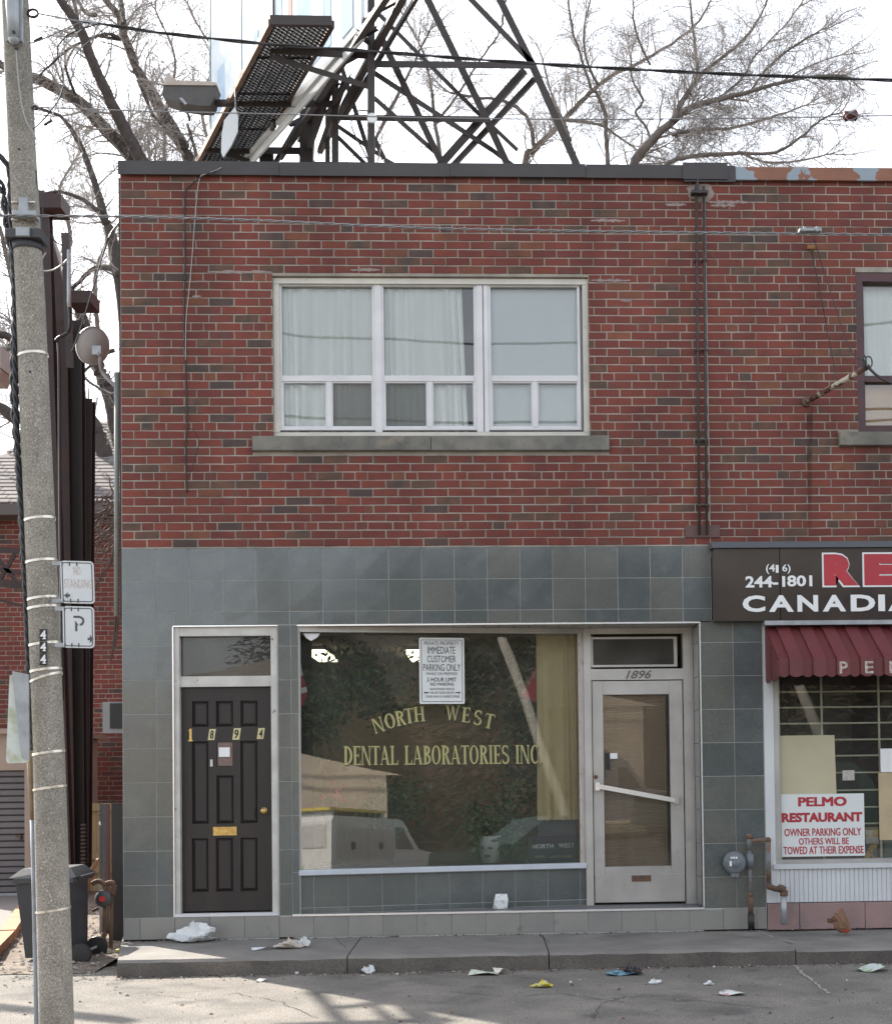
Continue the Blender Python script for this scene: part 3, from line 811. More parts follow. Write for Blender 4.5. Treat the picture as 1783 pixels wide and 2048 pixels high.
# soffit with slat joints
sfl = MB()
ns = 26
XS0, XS1 = NX1-.01, RXR
for i in range(ns):
    a = XS0+(XS1-XS0)*i/ns; b = XS0+(XS1-XS0)*(i+1)/ns-.008
    c = MB(); c.add([(a, 0.0, ZR_TOP-.004), (b, 0.0, ZR_TOP-.004), (b+.0, .46, ZR_TOP-.004), (a+.0, .46, ZR_TOP-.004),
                     (a, 0.0, ZR_TOP+.004), (b, 0.0, ZR_TOP+.004), (b, .46, ZR_TOP+.004), (a, .46, ZR_TOP+.004)],
                    [(0,3,2,1),(0,1,5,4),(4,5,6,7),(1,2,6,5),(3,0,4,7)])
    c.build('soffit_slat', mat('soffit_paint', (.50, .47, .42), (.42, .40, .36), 6, .7), B)
c = MB(); c.box(XS0, XS1, .0, .5, ZR_TOP+.0045, ZR_TOP+.05); c.build('soffit_backing', black, B)
# step floor
c = MB(); c.box(PX1+.003, RXR, .0, .5, ZSTEP-.06, ZSTEP); c.build('step', mat('step_grey', (.17, .17, .175), rough=.6), B)
# window
sw_ = MB(); sw_.T = TS
ft = .035
sw_.box(.0, SLEN-.0, -.02, .06, wz1, ZR_TOP-.006)
sw_.box(.0, ft*.5, -.02, .06, wz0, wz1)
sw_.box(SLEN-ft*.8, SLEN, -.015, .06, wz0, wz1)
shopwin = sw_.build('shop_window', alu, B)
c = MB(); c.T = TS; c.chbox(-.01, SLEN, -.05, .06, wz0-.05, wz0, .006); c.build('window_ledge', mat('pale_ledge', (.52, .56, .62), (.46, .50, .56), 5, .4), shopwin)
def TL_(p): return TS(Vector((p.x, p.y+(p.z-wz0)*.036, p.z)))      # the big pane leans back a little
c = MB(); c.T = TL_; c.box(ft*.5, SLEN-ft*.8, .014, .020, wz0, wz1); c.build('pane', shop_glass, shopwin)
c = MB(); c.T = TS; c.box(SLEN-ft*1.5, SLEN-ft*.8, -.018, .012, wz0, wz1)
c.build('glazing_bead', mat('screw_bead', (.50, .44, .40), (.44, .38, .34), 8, .5), shopwin)
c = MB(); c.T = TS
for i in range(9):
    c.box(SLEN-ft*1.18-.004, SLEN-ft*1.18+.004, -.0205, -.018, wz0+.1+i*(wz1-wz0-.2)/8-.004, wz0+.1+i*(wz1-wz0-.2)/8+.004)
c.build('screw', pipe_r, shopwin)
# tiled apron under the window
c = MB(); c.T = TS; c.box(0, SLEN, -.0075, .1, ZSTEP+.002, wz0-.052); c.build('apron_backing', grout, B)
ax = [0.0, su(631, 1790)-.015]
while ax[-1] < SLEN-.3: ax.append(ax[-1]+.3035)
ax.append(SLEN)
for a, b in zip(ax, ax[1:]):
    tile(a, b, sz(1808), wz0-.054, T=TS, y=0.002, mi=tr.choice([0, 1, 1, 0, 3])); tile(a, b, ZSTEP+.004, sz(1808), T=TS, y=0.002, mi=tr.choice([0, 1]))
# white sticker sign fallen against the apron and top-left white paper
c = MB(); c.T = TS; c.prism([(su(606, 1270), sz(1268)), (su(640, 1270), sz(1268)), (su(634, 1270), sz(1276)), (su(622, 1270), sz(1283)), (su(612, 1270), sz(1277))], .022, .024)
c.build('taped_paper', white_p, shopwin)
# door 1896 and its framing at the back of the recess
EY = .40
def ex(px, py=1500): return UX(px, py, EY)
def ez(py, px=1275): return UZ(px, py, EY)
c = MB()
zt_ = ZR_TOP-.006; zs_ = ZSTEP
c.box(SB.x+.002, ex(1183), EY-.03, EY+.08, zs_, zt_)            # left post
c.box(ex(1367), ex(1388), EY-.03, EY+.08, zs_, zt_)           # right post
c.box(ex(1183), ex(1367), EY-.02, EY+.08, ez(1268), zt_)
c.box(ex(1183), ex(1367), EY-.02, EY+.08, ez(1360), ez(1338))
door2 = c.build('door', alu, B); tag(door2, 'silver aluminium glazed door numbered 1896 with slanting push bar')
c = MB(); # transom frame and pane
tx0, tx1, tz0, tz1 = ex(1184), ex(1356), ez(1334), ez(1274)
c.box(tx0, tx1, EY-.012, EY+.03, tz1-.02, tz1); c.box(tx0, tx1, EY-.012, EY+.03, tz0, tz0+.02)
c.box(tx0, tx0+.016, EY-.012, EY+.03, tz0+.02, tz1-.02); c.box(tx1-.03, tx1, EY-.012, EY+.03, tz0+.02, tz1-.02)
c.build('transom_frame', alu, door2)
c = MB(); c.box(tx0+.016, tx1-.03, EY+.0, EY+.006, tz0+.02, tz1-.02); c.build('transom_pane', _M['transom_glass'], door2)
c = MB(); text_into(c, '1896', ex(1252), ex(1304), ez(1358), ez(1341), EY-.023, 0, .02, .35); c.build('number', mat('dull_number', (.12, .11, .10), rough=.5), door2)
lx0, lx1, lz0, lz1 = ex(1185), ex(1365), zs_+.02, ez(1362)
gx0, gx1, gz0, gz1 = ex(1206), ex(1339), ez(1733), ez(1389)
c = MB()
c.box(lx0, gx0, EY-.008, EY+.036, ez(1752), lz1); c.box(gx1, lx1, EY-.008, EY+.036, ez(1752), lz1)
c.box(gx0+.002, gx1-.002, EY-.007, EY+.036, gz1, lz1); c.box(gx0+.002, gx1-.002, EY-.007, EY+.036, ez(1752), gz0)
c.build('leaf', alu, door2)
c = MB(); c.chbox(lx0, lx1, EY-.014, EY+.03, lz0, ez(1748), .004)
for i in range(12): c.box(lx0+.02+i*(lx1-lx0-.04)/11-.003, lx0+.02+i*(lx1-lx0-.04)/11+.003, EY-.017, EY-.014, lz0+.012, lz0+.018)
for i in range(7): c.box(lx0+.02+i*(lx1-lx0-.04)/6-.003, lx0+.02+i*(lx1-lx0-.04)/6+.003, EY-.017, EY-.014, ez(1752)-.006, ez(1752))
c.build('kick_plate', alu, door2)
c = MB(); c.box(ex(1259), ex(1297), EY-.020, EY-.014, ez(1763), ez(1751)); c.build('letter_slot', pipe_r, door2)
c = MB(); c.box(gx0, gx1, EY+.010, EY+.015, gz0, gz1); c.build('pane', door_glass, door2)
# blind of fine ribs behind the glass
c = MB(); n = 72; bz0, bz1 = gz0, gz1
for i in range(n):
    z0 = bz0+(bz1-bz0)*i/n; z1 = bz0+(bz1-bz0)*(i+1)/n
    c.add([(gx0-.01, EY+.045, z0), (gx1-.028, EY+.045, z0), (gx1-.028, EY+.036, z1-.003), (gx0-.01, EY+.036, z1-.003)], [(0,1,2,3)])
    c.add([(gx0-.01, EY+.036, z1-.003), (gx1-.028, EY+.036, z1-.003), (gx1-.028, EY+.045, z1), (gx0-.01, EY+.045, z1)], [(0,1,2,3)])
c.build('slatted_blind', mat('tan_blind', (.30, .215, .15), (.25, .18, .125), 3, .8, stretch=(3, 1, .5)), door2)
c = MB(); a, b = U(1191, 1572, EY-.05), U(1350, 1601, EY-.05)
c.bar(a, b, .042, .014); c.build('push_bar', mat('bright_bar', (.74, .72, .69), rough=.3, metal=.3), door2)
c = MB(); c.box(ex(1188), ex(1197), EY-.06, EY-.008, ez(1580), ez(1564)); c.build('bar_bracket', chrome, door2)
c = MB(); c.box(ex(1346), ex(1353), EY-.06, EY-.008, ez(1609), ez(1592)); c.build('bar_bracket', alu, door2)
c = MB(); c.lathe((ex(1190), EY-.008, ez(1553)), [(.019, 0), (.019, .008), (.012, .010)], 16, axis='y'); c.build('lock', pipe_r, door2, True)
c = MB(); c.box(ex(1210), ex(1219), EY+.003, EY+.009, ez(1539), ez(1506)); c.build('open_closed_plate', black, door2)
c = MB(); c.box(ex(1219)+.002, ex(1234), EY+.004, EY+.009, ez(1517), ez(1506)); c.build('sticker', white_p, door2)
# return wall tiles on the right of the recess
def TR_(p): return Vector((RXR-.002+p.y, p.x, p.z))     # local x -> depth
for a, b in zip(zz, zz[1:]):
    b_ = max(b, ZSTEP+.004); a_ = min(a, ZR_TOP-.01)
    if a_-b_ > .02: tile(.004, .27, b_, a_, T=lambda p: Vector((RXR-.001-(-p.y), .27-p.x+.004, p.z)), y=.0, mi=tr.choice([0, 3, 3]))
c = MB(); c.box(RXR, RXR+.01, .275, .46, ZSTEP, ZR_TOP-.006); c.build('return_panel', grout, B)
c = MB(); c.box(ex(1388), RXR-.0, EY-.0, EY+.05, ZSTEP, ZR_TOP-.006); c.build('return_infill', alu, B)

# ---- shop room behind the glass
rw0, rw1 = NX1+.0, RXR+.6
room = MB()
def inbox(mb, x0, x1, y0, y1, z0, z1):
    mb.quad((x0, y1, z0), (x1, y1, z0), (x1, y1, z1), (x0, y1, z1)); mb.quad((x0, y0, z0), (x0, y1, z0), (x0, y1, z1), (x0, y0, z1))
    mb.quad((x1, y1, z0), (x1, y0, z0), (x1, y0, z1), (x1, y1, z1)); mb.quad((x0, y0, z0), (x1, y0, z0), (x1, y1, z0), (x0, y1, z0))
inbox(room, rw0-.9, rw1, .5, 5.5, ZSTEP-.05, 2.9)
room.build('shop_interior', mat('brown_grey_interior', (.30, .25, .19), (.2, .17, .13), 1.5, .9), B)
c = MB(); c.quad((rw0-.9, .12, 2.9), (rw1, .12, 2.9), (rw1, 5.5, 2.9), (rw0-.9, 5.5, 2.9)); c.build('shop_ceiling', mat('shop_ceiling', (.42, .39, .32), rough=.9), B)
c = MB(); c.box(D1X0-.1, D1X1+.15, 1.2, 1.25, 0, 2.9); c.build('hall_partition', mat('hall_dark', (.06, .06, .06), rough=.9), B)
lampm = mat('fluorescent_tube', (.9, .9, .8), emit=((1, .93, .62), 1.6))
for k, (px, py) in enumerate(((655, 1318), (840, 1318))):
    zc = 2.86
    p = G(px, py, zc)
    L = thing('ceiling_light', (p.x, p.y, zc), ['fluorescent ceiling light seen through the upper corner of the shop window, beside the wall', 'fluorescent ceiling light partly behind the parking notice in the shop window', 'fluorescent ceiling light near the ochre drape inside the shop'][k], 'ceiling light', 'ceiling lights inside the shop')
    c = MB(); c.box(p.x-.13, p.x+.13, p.y-1.3, p.y+.1, zc, zc+.035); c.build('housing', cream_al, L)
    c = MB(); c.box(p.x-.11, p.x+.11, p.y-1.28, p.y+.08, zc-.03, zc-.001); c.build('diffuser', lampm, L)
# ochre drape, window shelf
d0, d1 = SU(1072, 1500), SU(1162, 1500)
def W_(px, py, Y): return U(px, py, Y)
dr = curtain(UX(1072, 1500, .52), UX(1190, 1500, .52), UZ(1100, 1640, .52), UZ(1100, 1262, .52), .52, ochre, None, None, 'drape', amp=.022, wl=.12, seed=9)
tag(dr, 'ochre yellow drape hanging behind the glass beside the glazed shop door', 'curtain')
c = MB(); c.box(rw0, SB.x+.1, .47, .85, ZSTEP+.25, wz0+.0); c.build('window_shelf', mat('shelf_brown', (.10, .08, .06), rough=.8), B)

# ================================================================== RESTAURANT BUILDING
Rb = thing('restaurant_building', (XJ, 0, 0), 'red brick restaurant building beside the tiled shopfront, with peeling brown roof flashing', 'building')
RWX0 = UX(1713, 700); RWZ0, RWZ1 = UZ(1740, 866), UZ(1740, 545)
RSX0 = UX(1676, 880); RSZ0, RSZ1 = UZ(1740, 893), UZ(1740, 866)
zrb = UZ(1600, 1082)
nb = round((ZB_TOP-zrb)/((ZB_TOP-ZB_BOT)/45))
lay_bricks(Rb, XJ, XR, ZB_TOP, ZB_TOP-nb*(ZB_TOP-ZB_BOT)/45, 0, nb, [(RWX0, 20, RWZ0-.01, RWZ1), (RSX0, 20, RSZ0, RSZ1)], 300,
           rank=lambda b: (b[1] if b[2] > .15 else b[1]+50)+(100 if b[0] > UX(1790, 900) else 0), phase=1, seed=12)
c = MB(); wallpanel(c, XJ, XR, zrb-.15, ZC_TOP-.03, -.0035, .22, [(RWX0-.002, XR, RWZ0-.01, RWZ1+.002)]); c.build('wall', mortar, Rb)
c = MB(); c.box(XR-.2, XR, .22, DEEP, 0, ZC_TOP-.03); c.box(XJ, XR, DEEP-.2, DEEP, 0, ZC_TOP-.03); c.build('side_wall', _M['side_brick_red'], Rb)
c = MB(); c.box(XJ, XR, .22, DEEP-.2, ZC_TOP-.3, ZC_TOP-.2); c.build('roof', _M['roof_felt'], Rb)
c = MB(); c.box(UX(1468, 340)+.002, XR, -.045, .26, ZC_TOP-.012, ZC_TOP+.0); c.box(UX(1468, 340)+.002, XR, -.045, -.03, ZC_BOT-.012, ZC_TOP-.012)
c.box(UX(1468, 340)+.002, XR, -.056, -.046, ZC_BOT-.012, ZC_BOT-.0)
c.build('coping', coping_r, Rb)
c = MB(); c.chbox(RSX0, XR, -.055, .1, RSZ0, RSZ1, .006); c.build('sill', stone, Rb)
rwin = MB()
t = .06
rwin.box(RWX0, RWX0+t, .0, .12, RWZ0, RWZ1-.004); rwin.box(RWX0+t, XR, .0, .12, RWZ1-.08, RWZ1-.004); rwin.box(RWX0+t, XR, .0, .12, RWZ0, RWZ0+.07)
rwin.box(RWX0+t, XR, .02, .12, UZ(1750, 762), UZ(1750, 750))
rwin.box(RWX0+t, RWX0+t+.02, .04, .12, RWZ0+.07, RWZ1-.08)
rw_o = rwin.build('upper_window', maroon, Rb)
c = MB(); c.box(RWX0+t+.02, XR, .07, .075, RWZ0+.07, RWZ1-.08); c.build('pane', win_glass, rw_o)
curtain(RWX0+t, XR-.1, UZ(1750, 757), RWZ1-.06, .16, curtain_m, None, rw_o, amp=.014, wl=.09, seed=6)
c = MB(); c.quad((RWX0+t, .15, RWZ0+.06), (XR, .15, RWZ0+.06), (XR, .15, UZ(1750, 757)), (RWX0+t, .15, UZ(1750, 757))); c.build('blind', peach_m, rw_o)
c = MB(); c.box(RWX0-.2, XR, .6, .62, RWZ0-.3, RWZ1+.2); c.build('room_wall', _M['grey_room_wall'], Rb)
# lower front: window, posts, siding, block base
RY = .05
def rx(px, py=1550, Y=RY): return UX(px, py, Y)
def rz(py, px=1650, Y=RY): return UZ(px, py, Y)
c = MB(); c.box(XT1+.002, rx(1545), -.012, .2, rz(1803), rz(1240)); c.build('post', whitesid, Rb)
fr = MB()
fr.box(rx(1545), rx(1556), -.0, .12, rz(1718), rz(1250)); fr.box(rx(1545), XR, -.006, .14, rz(1726), rz(1718))
fr.box(rx(1556), rx(1560), .04, .12, rz(1718), rz(1250))
rwo = fr.build('restaurant_window', alu, Rb)
c = MB(); c.box(rx(1540), XR, -.035, .12, rz(1736), rz(1726)-.001); c.build('window_ledge', whitesid, rwo)
c = MB(); c.box(rx(1556), XR, .075, .081, rz(1718), rz(1250)); c.build('pane', shop_glass, rwo)
gold = mat('yellow_grid', (.74, .71, .54), rough=.5)
for py in (1384, 1415, 1447, 1480, 1512, 1546, 1581, 1615, 1648):
    c = MB(); z = rz(py, Y=.13); c.box(rx(1556), XR, .092, .10, z-.007, z+.007); c.build('grid_bar', gold, rwo)
for px in (1642, 1756, 1872):
    c = MB(); x = rx(px, Y=.13); c.box(x-.009, x+.009, .083, .0915, rz(1718), rz(1300)); c.build('grid_bar', gold, rwo)
x = rx(1545)
i = 0
while x < XR:
    wv = .042
    c = MB(); c.chbox(x, x+wv-.0025, -.009, .02, rz(1803), rz(1736), .003); c.build('siding_rib', whitesid, Rb); x += wv; i += 1
    if i > 60: break
c = MB(); c.box(rx(1545), XR, .003, .1, rz(1803), rz(1736)); c.build('siding_backing', whitesid, Rb)
x = XT1+.006; k = 0
for a, b in ((XT1+.004, rx(1590)), (rx(1590), rx(1720)), (rx(1720), rx(1850)), (rx(1850), XR)):
    for z0, z1 in ((.0, rz(1804)),):
        c = MB(); c.chbox(a+.002+(0.06 if z0 == 0 else 0)*0, b-.002, -.02, .15, z0+.001, z1-.002, .004); c.build('block', pinkblk, Rb)
# dim room
c = MB(); inbox(c, XT1+.05, XR, .2, 4.5, 0.1, 2.9); c.build('restaurant_interior', mat('dim_interior', (.36, .34, .28), (.24, .23, .19), 2, .9), Rb)
c = MB(); c.quad((XT1, .2, 2.9), (XR, .2, 2.9), (XR, 4.5, 2.9), (XT1, 4.5, 2.9)); c.build('interior_ceiling', _M['dim_interior'], Rb)

# ---- sign board above the awning
sgx0 = UX(1427, 1160, -.12); sgz0, sgz1 = UZ(1600, 1241, -.12), UZ(1600, 1096, -.12)
SG = thing('shop_sign', (sgx0, -.12, sgz0), 'long brown sign board with white phone number and red lettering above the burgundy awning', 'sign')
c = MB(); xm = UX(1559, 1160, -.12)
c.box(sgx0, xm-.003, -.12, -.014, sgz0, sgz1); c.build('panel', signbrown, SG)
c = MB(); c.box(xm+.003, XR, -.122, -.014, sgz0, sgz1); c.build('panel', signbrown, SG)
c = MB(); c.box(sgx0-.02, XR, -.15, -.013, sgz1+.001, sgz1+.055); c.build('top_flashing', mat('blue_grey_flashing', (.085, .095, .115), rough=.5), SG)
c = MB(); c.box(UX(1528, 1246, -.12), XR, -.13, -.014, sgz0-.04, sgz0-.001); c.build('bottom_rail', galv, SG)
def s5(x, y): return UX(1350+x/4.118, 1160, -.12), UZ(1600, 1060+y/4.118, -.12)
def sgtext(body, x0, x1, y0, y1, m, dy=.126, bold=.0, nm='lettering', sh=0.0):
    c = MB(); a, b = s5(x0, y1), s5(x1, y0); text_into(c, body, a[0], b[0], a[1], b[1], -dy, 0, bold, sh); return c.build(nm, m, SG)
sgtext('(4', 745, 820, 280, 362, white_p, bold=.015); sgtext('1', 826, 850, 288, 352, white_p, bold=.015); sgtext('6)', 880, 948, 283, 360, white_p, bold=.015)
sgtext('244-', 575, 845, 378, 472, white_p, bold=.03); sgtext('1', 878, 902, 380, 468, white_p, bold=.02); sgtext('801', 918, 1125, 374, 466, white_p, bold=.03)
for ch, a, b in (('C', 548, 735), ('A', 765, 970), ('N', 1000, 1170), ('A', 1207, 1400), ('D', 1438, 1640), ('I', 1665, 1720), ('A', 1745, 1940), ('N', 1970, 2140)):
    sgtext(ch, a, b, 537, 674, white_p, bold=.035)
for ch, a, b in (('R', 1208, 1520), ('E', 1540, 1830), ('S', 1860, 2150)):
    sgtext(ch, a, b, 188, 474, white_p, bold=.11, dy=.125)
    sgtext(ch, a+14, b-14, 202, 460, signred, bold=.085, dy=.1275)
# ---- awning
AY = -.55
ax0 = UX(1530, 1300, -.02)
AW = thing('awning', (ax0, 0, UZ(1600, 1250)), 'burgundy scalloped metal awning with faded letters over the restaurant window', 'awning')
afx0 = UX(1551, 1330, AY); az1 = UZ(1650, 1252, -.03); afz = UZ(1650, 1318, AY); avz = UZ(1650, 1349, AY)
sw1 = .135
# bands running from the wall down to the fascia
x = ax0; xf = afx0; k = 0
while x < XR-.2:
    wdt = .115 if k % 2 else .092
    hi = .018 if k % 2 else 0.0
    c = MB(); a, b = x, x+wdt; fa, fb = x, x+wdt
    top = az1+hi*.5; ft_ = afz+hi*.4; yy = AY-hi
    vs = [(a, -.02-hi, top), (b, -.02-hi, top), (b, yy, ft_), (a, yy, ft_), (b, yy, avz), (a, yy, avz)]
    n = 6
    sc = [(a+(b-a)*i/n, yy, avz-.022*sin(pi*i/n)) for i in range(n+1)]
    mi = 0
    vs2 = vs[:4]
    th = .012
    c.add(vs2+[(p[0], p[1]+th, p[2]-th) for p in vs2], [(0,3,2,1),(4,5,6,7),(0,1,5,4),(1,2,6,5),(3,0,4,7)])
    poly = [(a, ft_), (b, ft_)]+[(p[0], p[2]) for p in reversed(sc)]
    c.prism(poly, yy, yy+th)
    c.build('awning_band', awn_m if k % 2 else awn_m2, AW)
    x += wdt; k += 1
# side cheek
sp = []
for i in range(4):
    t0, t1 = i/4, (i+1)/4
    y0, y1 = -.02+(AY+.02)*t0, -.02+(AY+.02)*t1
    zt0, zt1 = az1+(afz-az1)*t0, az1+(afz-az1)*t1
    c = MB(); o = .008 if i % 2 else 0
    xx = ax0-.004-o
    vs = [(xx, y0, zt0-.01), (xx, y1+.004, zt1-.01), (xx, y1+.004, avz-.02), (xx, (y0+y1)/2, avz-.045), (xx, y0, avz-.02)]
    c.add(vs+[(p[0]+.01, p[1], p[2]) for p in vs], [(0,1,2,3,4),(9,8,7,6,5),(0,5,6,1),(1,6,7,2),(2,7,8,3),(3,8,9,4),(4,9,5,0)])
    c.build('awning_cheek', awn_m2, AW)
for ch, a, b in (('P', 1678, 1695), ('E', 1729, 1746), ('L', 1778, 1795)):
    c = MB(); yy = AY-.022
    text_into(c, ch, UX(a, 1335, yy), UX(b, 1335, yy), UZ(1700, 1347, yy), UZ(1700, 1323, yy), yy, 0, .02)
    c.build('lettering', mat('faded_cream_letter', (.50, .47, .42), (.30, .22, .20), 60, .7, lo=.45, hi=.6), AW)

# ---- papers and notices in the restaurant window
def sheet(px0, px1, py0, py1, Y, m, name, label, cat, dz=(0, 0), th=.004):
    c = MB(); x0, x1 = UX(px0, (py0+py1)/2, Y), UX(px1, (py0+py1)/2, Y); z0, z1 = UZ((px0+px1)/2, py1, Y), UZ((px0+px1)/2, py0, Y)
    c.prism([(x0, z0), (x1+dz[0], z0+dz[1]), (x1, z1), (x0, z1)], Y, Y+th)
    return solo(c, name, m, label, cat)
sheet(1556, 1669, 1471, 1596, .06, tanpaper, 'paper_sheet', 'large blank tan paper sheet taped inside the restaurant window above the red lettered notice', 'paper', (.01, 0))
sheet(1757, 1850, 1545, 1680, .06, mat('buff_paper', (.48, .39, .25), (.42, .34, .22), 5, .85), 'paper_sheet', 'buff paper sheet below a white one at the photo edge in the restaurant window', 'paper')
sheet(1760, 1850, 1497, 1544, .055, white_p, 'paper_sheet', 'white paper sheet above the buff one at the photo edge in the restaurant window', 'paper')
sheet(1684, 1708, 1541, 1561, .06, mat('pale_card', (.50, .48, .44), (.35, .33, .30), 60, .7), 'window_card', 'small pale card hung on the yellow window grid', 'card')
sheet(1730, 1756, 1660, 1688, .10, mat('yellow_pack', (.50, .32, .05), (.45, .45, .42), 12, .6, lo=.48, hi=.52), 'packet', 'yellow and white packet on the sill inside the restaurant window', 'packet')
sheet(1727, 1753, 1689, 1716, .10, mat('blue_yellow_pack', (.04, .05, .09), (.50, .30, .04), 14, .6, lo=.5, hi=.54), 'packet', 'dark blue and yellow packet under the yellow and white one', 'packet')
sheet(1768, 1800, 1680, 1716, .10, mat('green_pack', (.03, .10, .06), rough=.6), 'packet', 'green packet on the sill at the photo edge', 'packet')
nx0, nx1, nz0, nz1 = UX(1558, 1650, .045), UX(1728, 1650, .045), UZ(1643, 1713, .045), UZ(1643, 1588, .045)
NT = thing('parking_notice', (nx0, .045, nz0), 'white board with red lettering about towing, standing in the restaurant window', 'sign')
c = MB(); c.box(nx0, nx1, .045, .053, nz0, nz1); c.build('board', mat('white_board', (.66, .70, .70), rough=.5), NT)
def n5(x, y): return UX(1400+x/4.655, 1650, .045), UZ(1643, 1560+y/4.655, .045)
for body, a, b, p, q, bo in (('PELMO', 912, 1365, 158, 247, .09), ('RESTAURANT', 757, 1508, 303, 393, .055), ('OWNER PARKING ONLY', 780, 1495, 450, 522, .03), ('OTHERS WILL BE', 912, 1378, 540, 603, .03), ('TOWED AT THEIR EXPENSE', 768, 1515, 618, 690, .03)):
    c = MB(); A, Bq = n5(a, q), n5(b, p); text_into(c, body, A[0], Bq[0], A[1], Bq[1], .0435, 0, bo); c.build('lettering', signred, NT)

# ================================================================== notice and lettering on the shop glass
VY = -.012
def sp_(px, py): u, z = SU(px, py); return u, z
a0, a1 = sp_(838, 1342)[0], sp_(928, 1342)[0]; b0, b1 = sp_(883, 1408)[1], sp_(883, 1276)[1]
PN = thing('parking_notice', TS(Vector((a0, VY, b0))), 'white metal private property customer parking notice fixed to the shop glass', 'sign')
def TPN(p): return TS(p)
def rrect(x0, x1, z0, z1, r, n=5):
    o = []
    for cx, cz, a in ((x1-r, z1-r, 0), (x0+r, z1-r, 90), (x0+r, z0+r, 180), (x1-r, z0+r, 270)):
        for i in range(n+1):
            t = radians(a+90*i/n); o.append((cx+r*cos(t), cz+r*sin(t)))
    return o
c = MB(); c.T = TS; c.prism(rrect(a0, a1, b0, b1, .012), VY, .010); c.build('plate', mat('white_sign_plate', (.68, .70, .70), (.62, .64, .65), 6, .45), PN)
def ring(mb, x0, x1, z0, z1, r, t, y, mi=0):
    o = rrect(x0, x1, z0, z1, r); i_ = rrect(x0+t, x1-t, z0+t, z1-t, max(r-t, .001)); n = len(o)
    mb.add([(p[0], y, p[1]) for p in o]+[(p[0], y, p[1]) for p in i_], [(k, (k+1) % n, n+(k+1) % n, n+k) for k in range(n)], mi)
ink = mat('black_ink', (.03, .03, .035), rough=.6)
c = MB(); c.T = TS; ring(c, a0+.018, a1-.018, b0+.018, b1-.018, .012, .005, VY-.0012); c.build('border', ink, PN)
def p3(x, y): return sp_(600+x/3.184, 1230+y/3.184)
for body, xa, xb_, ya, yb, bo in (('PRIVATE PROPERTY', 788, 1008, 170, 193, .0), ('IMMEDIATE', 810, 985, 203, 248, .0), ('CUSTOMER', 808, 990, 260, 303, .0), ('PARKING ONLY', 782, 1018, 313, 358, .0),
                               ('WHILE ON PREMISES', 800, 1000, 366, 384, .0), ('2 HOUR LIMIT', 806, 995, 399, 425, .02), ('NO PARKING', 827, 977, 431, 452, .02), ('UNAUTHORIZED VEHICLES', 823, 980, 465, 480, .0),
                               ('WILL BE TAGGED AND/OR', 828, 978, 488, 503, .0), ("TOWED AWAY AT OWNER'S EXPENSE", 797, 1014, 512, 528, .0)):
    c = MB(); c.T = TS; A, Bq = p3(xa, yb), p3(xb_, ya); text_into(c, body, A[0], Bq[0], A[1], Bq[1], VY-.0014, 0, bo+.004); c.build('lettering', ink, PN)
for s_ in (-1, 1):
    c = MB(); c.T = TS
    tip = p3(786 if s_ < 0 else 1021, 496); tail = p3(820 if s_ < 0 else 986, 496); hd = p3(798 if s_ < 0 else 1008, 496); h = .012
    c.add([(tip[0], VY-.0014, tip[1]), (hd[0], VY-.0014, tip[1]+h), (hd[0], VY-.0014, tip[1]+h*.4), (tail[0], VY-.0014, tip[1]+h*.4), (tail[0], VY-.0014, tip[1]-h*.4), (hd[0], VY-.0014, tip[1]-h*.4), (hd[0], VY-.0014, tip[1]-h)], [tuple(range(7))])
    c.build('arrow', ink, PN)

# serif glyphs built from strokes; unit height, returns list of polygons
def band(pts, ws):
    out = []
    L = []
    for i, p in enumerate(pts):
        q0, q1 = pts[max(i-1, 0)], pts[min(i+1, len(pts)-1)]
        dx_, dy_ = q1[0]-q0[0], q1[1]-q0[1]; l = sqrt(dx_*dx_+dy_*dy_) or 1
        nx_, ny_ = -dy_/l, dx_/l; w_ = ws[i]/2
        L.append(((p[0]+nx_*w_, p[1]+ny_*w_), (p[0]-nx_*w_, p[1]-ny_*w_)))
    for a, b in zip(L, L[1:]): out.append([a[0], b[0], b[1], a[1]])
    return out
TK, TN, SF = .17, .07, .055
def arc(cx, cy, rx_, ry_, a0, a1, n=14, tk=TK, tn=TN):
    pts, ws = [], []
    for i in range(n+1):
        t = radians(a0+(a1-a0)*i/n)
        pts.append((cx+rx_*cos(t), cy+ry_*sin(t))); ws.append(tn+(tk-tn)*abs(cos(t))**1.5)
    return band(pts, ws)
def rct(x0, x1, y0, y1): return [(x0, y0), (x1, y0), (x1, y1), (x0, y1)]
def serif(x, y, w=.30): return rct(x-w/2, x+w/2, y, y+SF) if y < .5 else rct(x-w/2, x+w/2, y-SF, y)
def stem(x, t=TK): return [rct(x-t/2, x+t/2, 0, 1), serif(x, 0, t+.14), serif(x, 1, t+.14)]
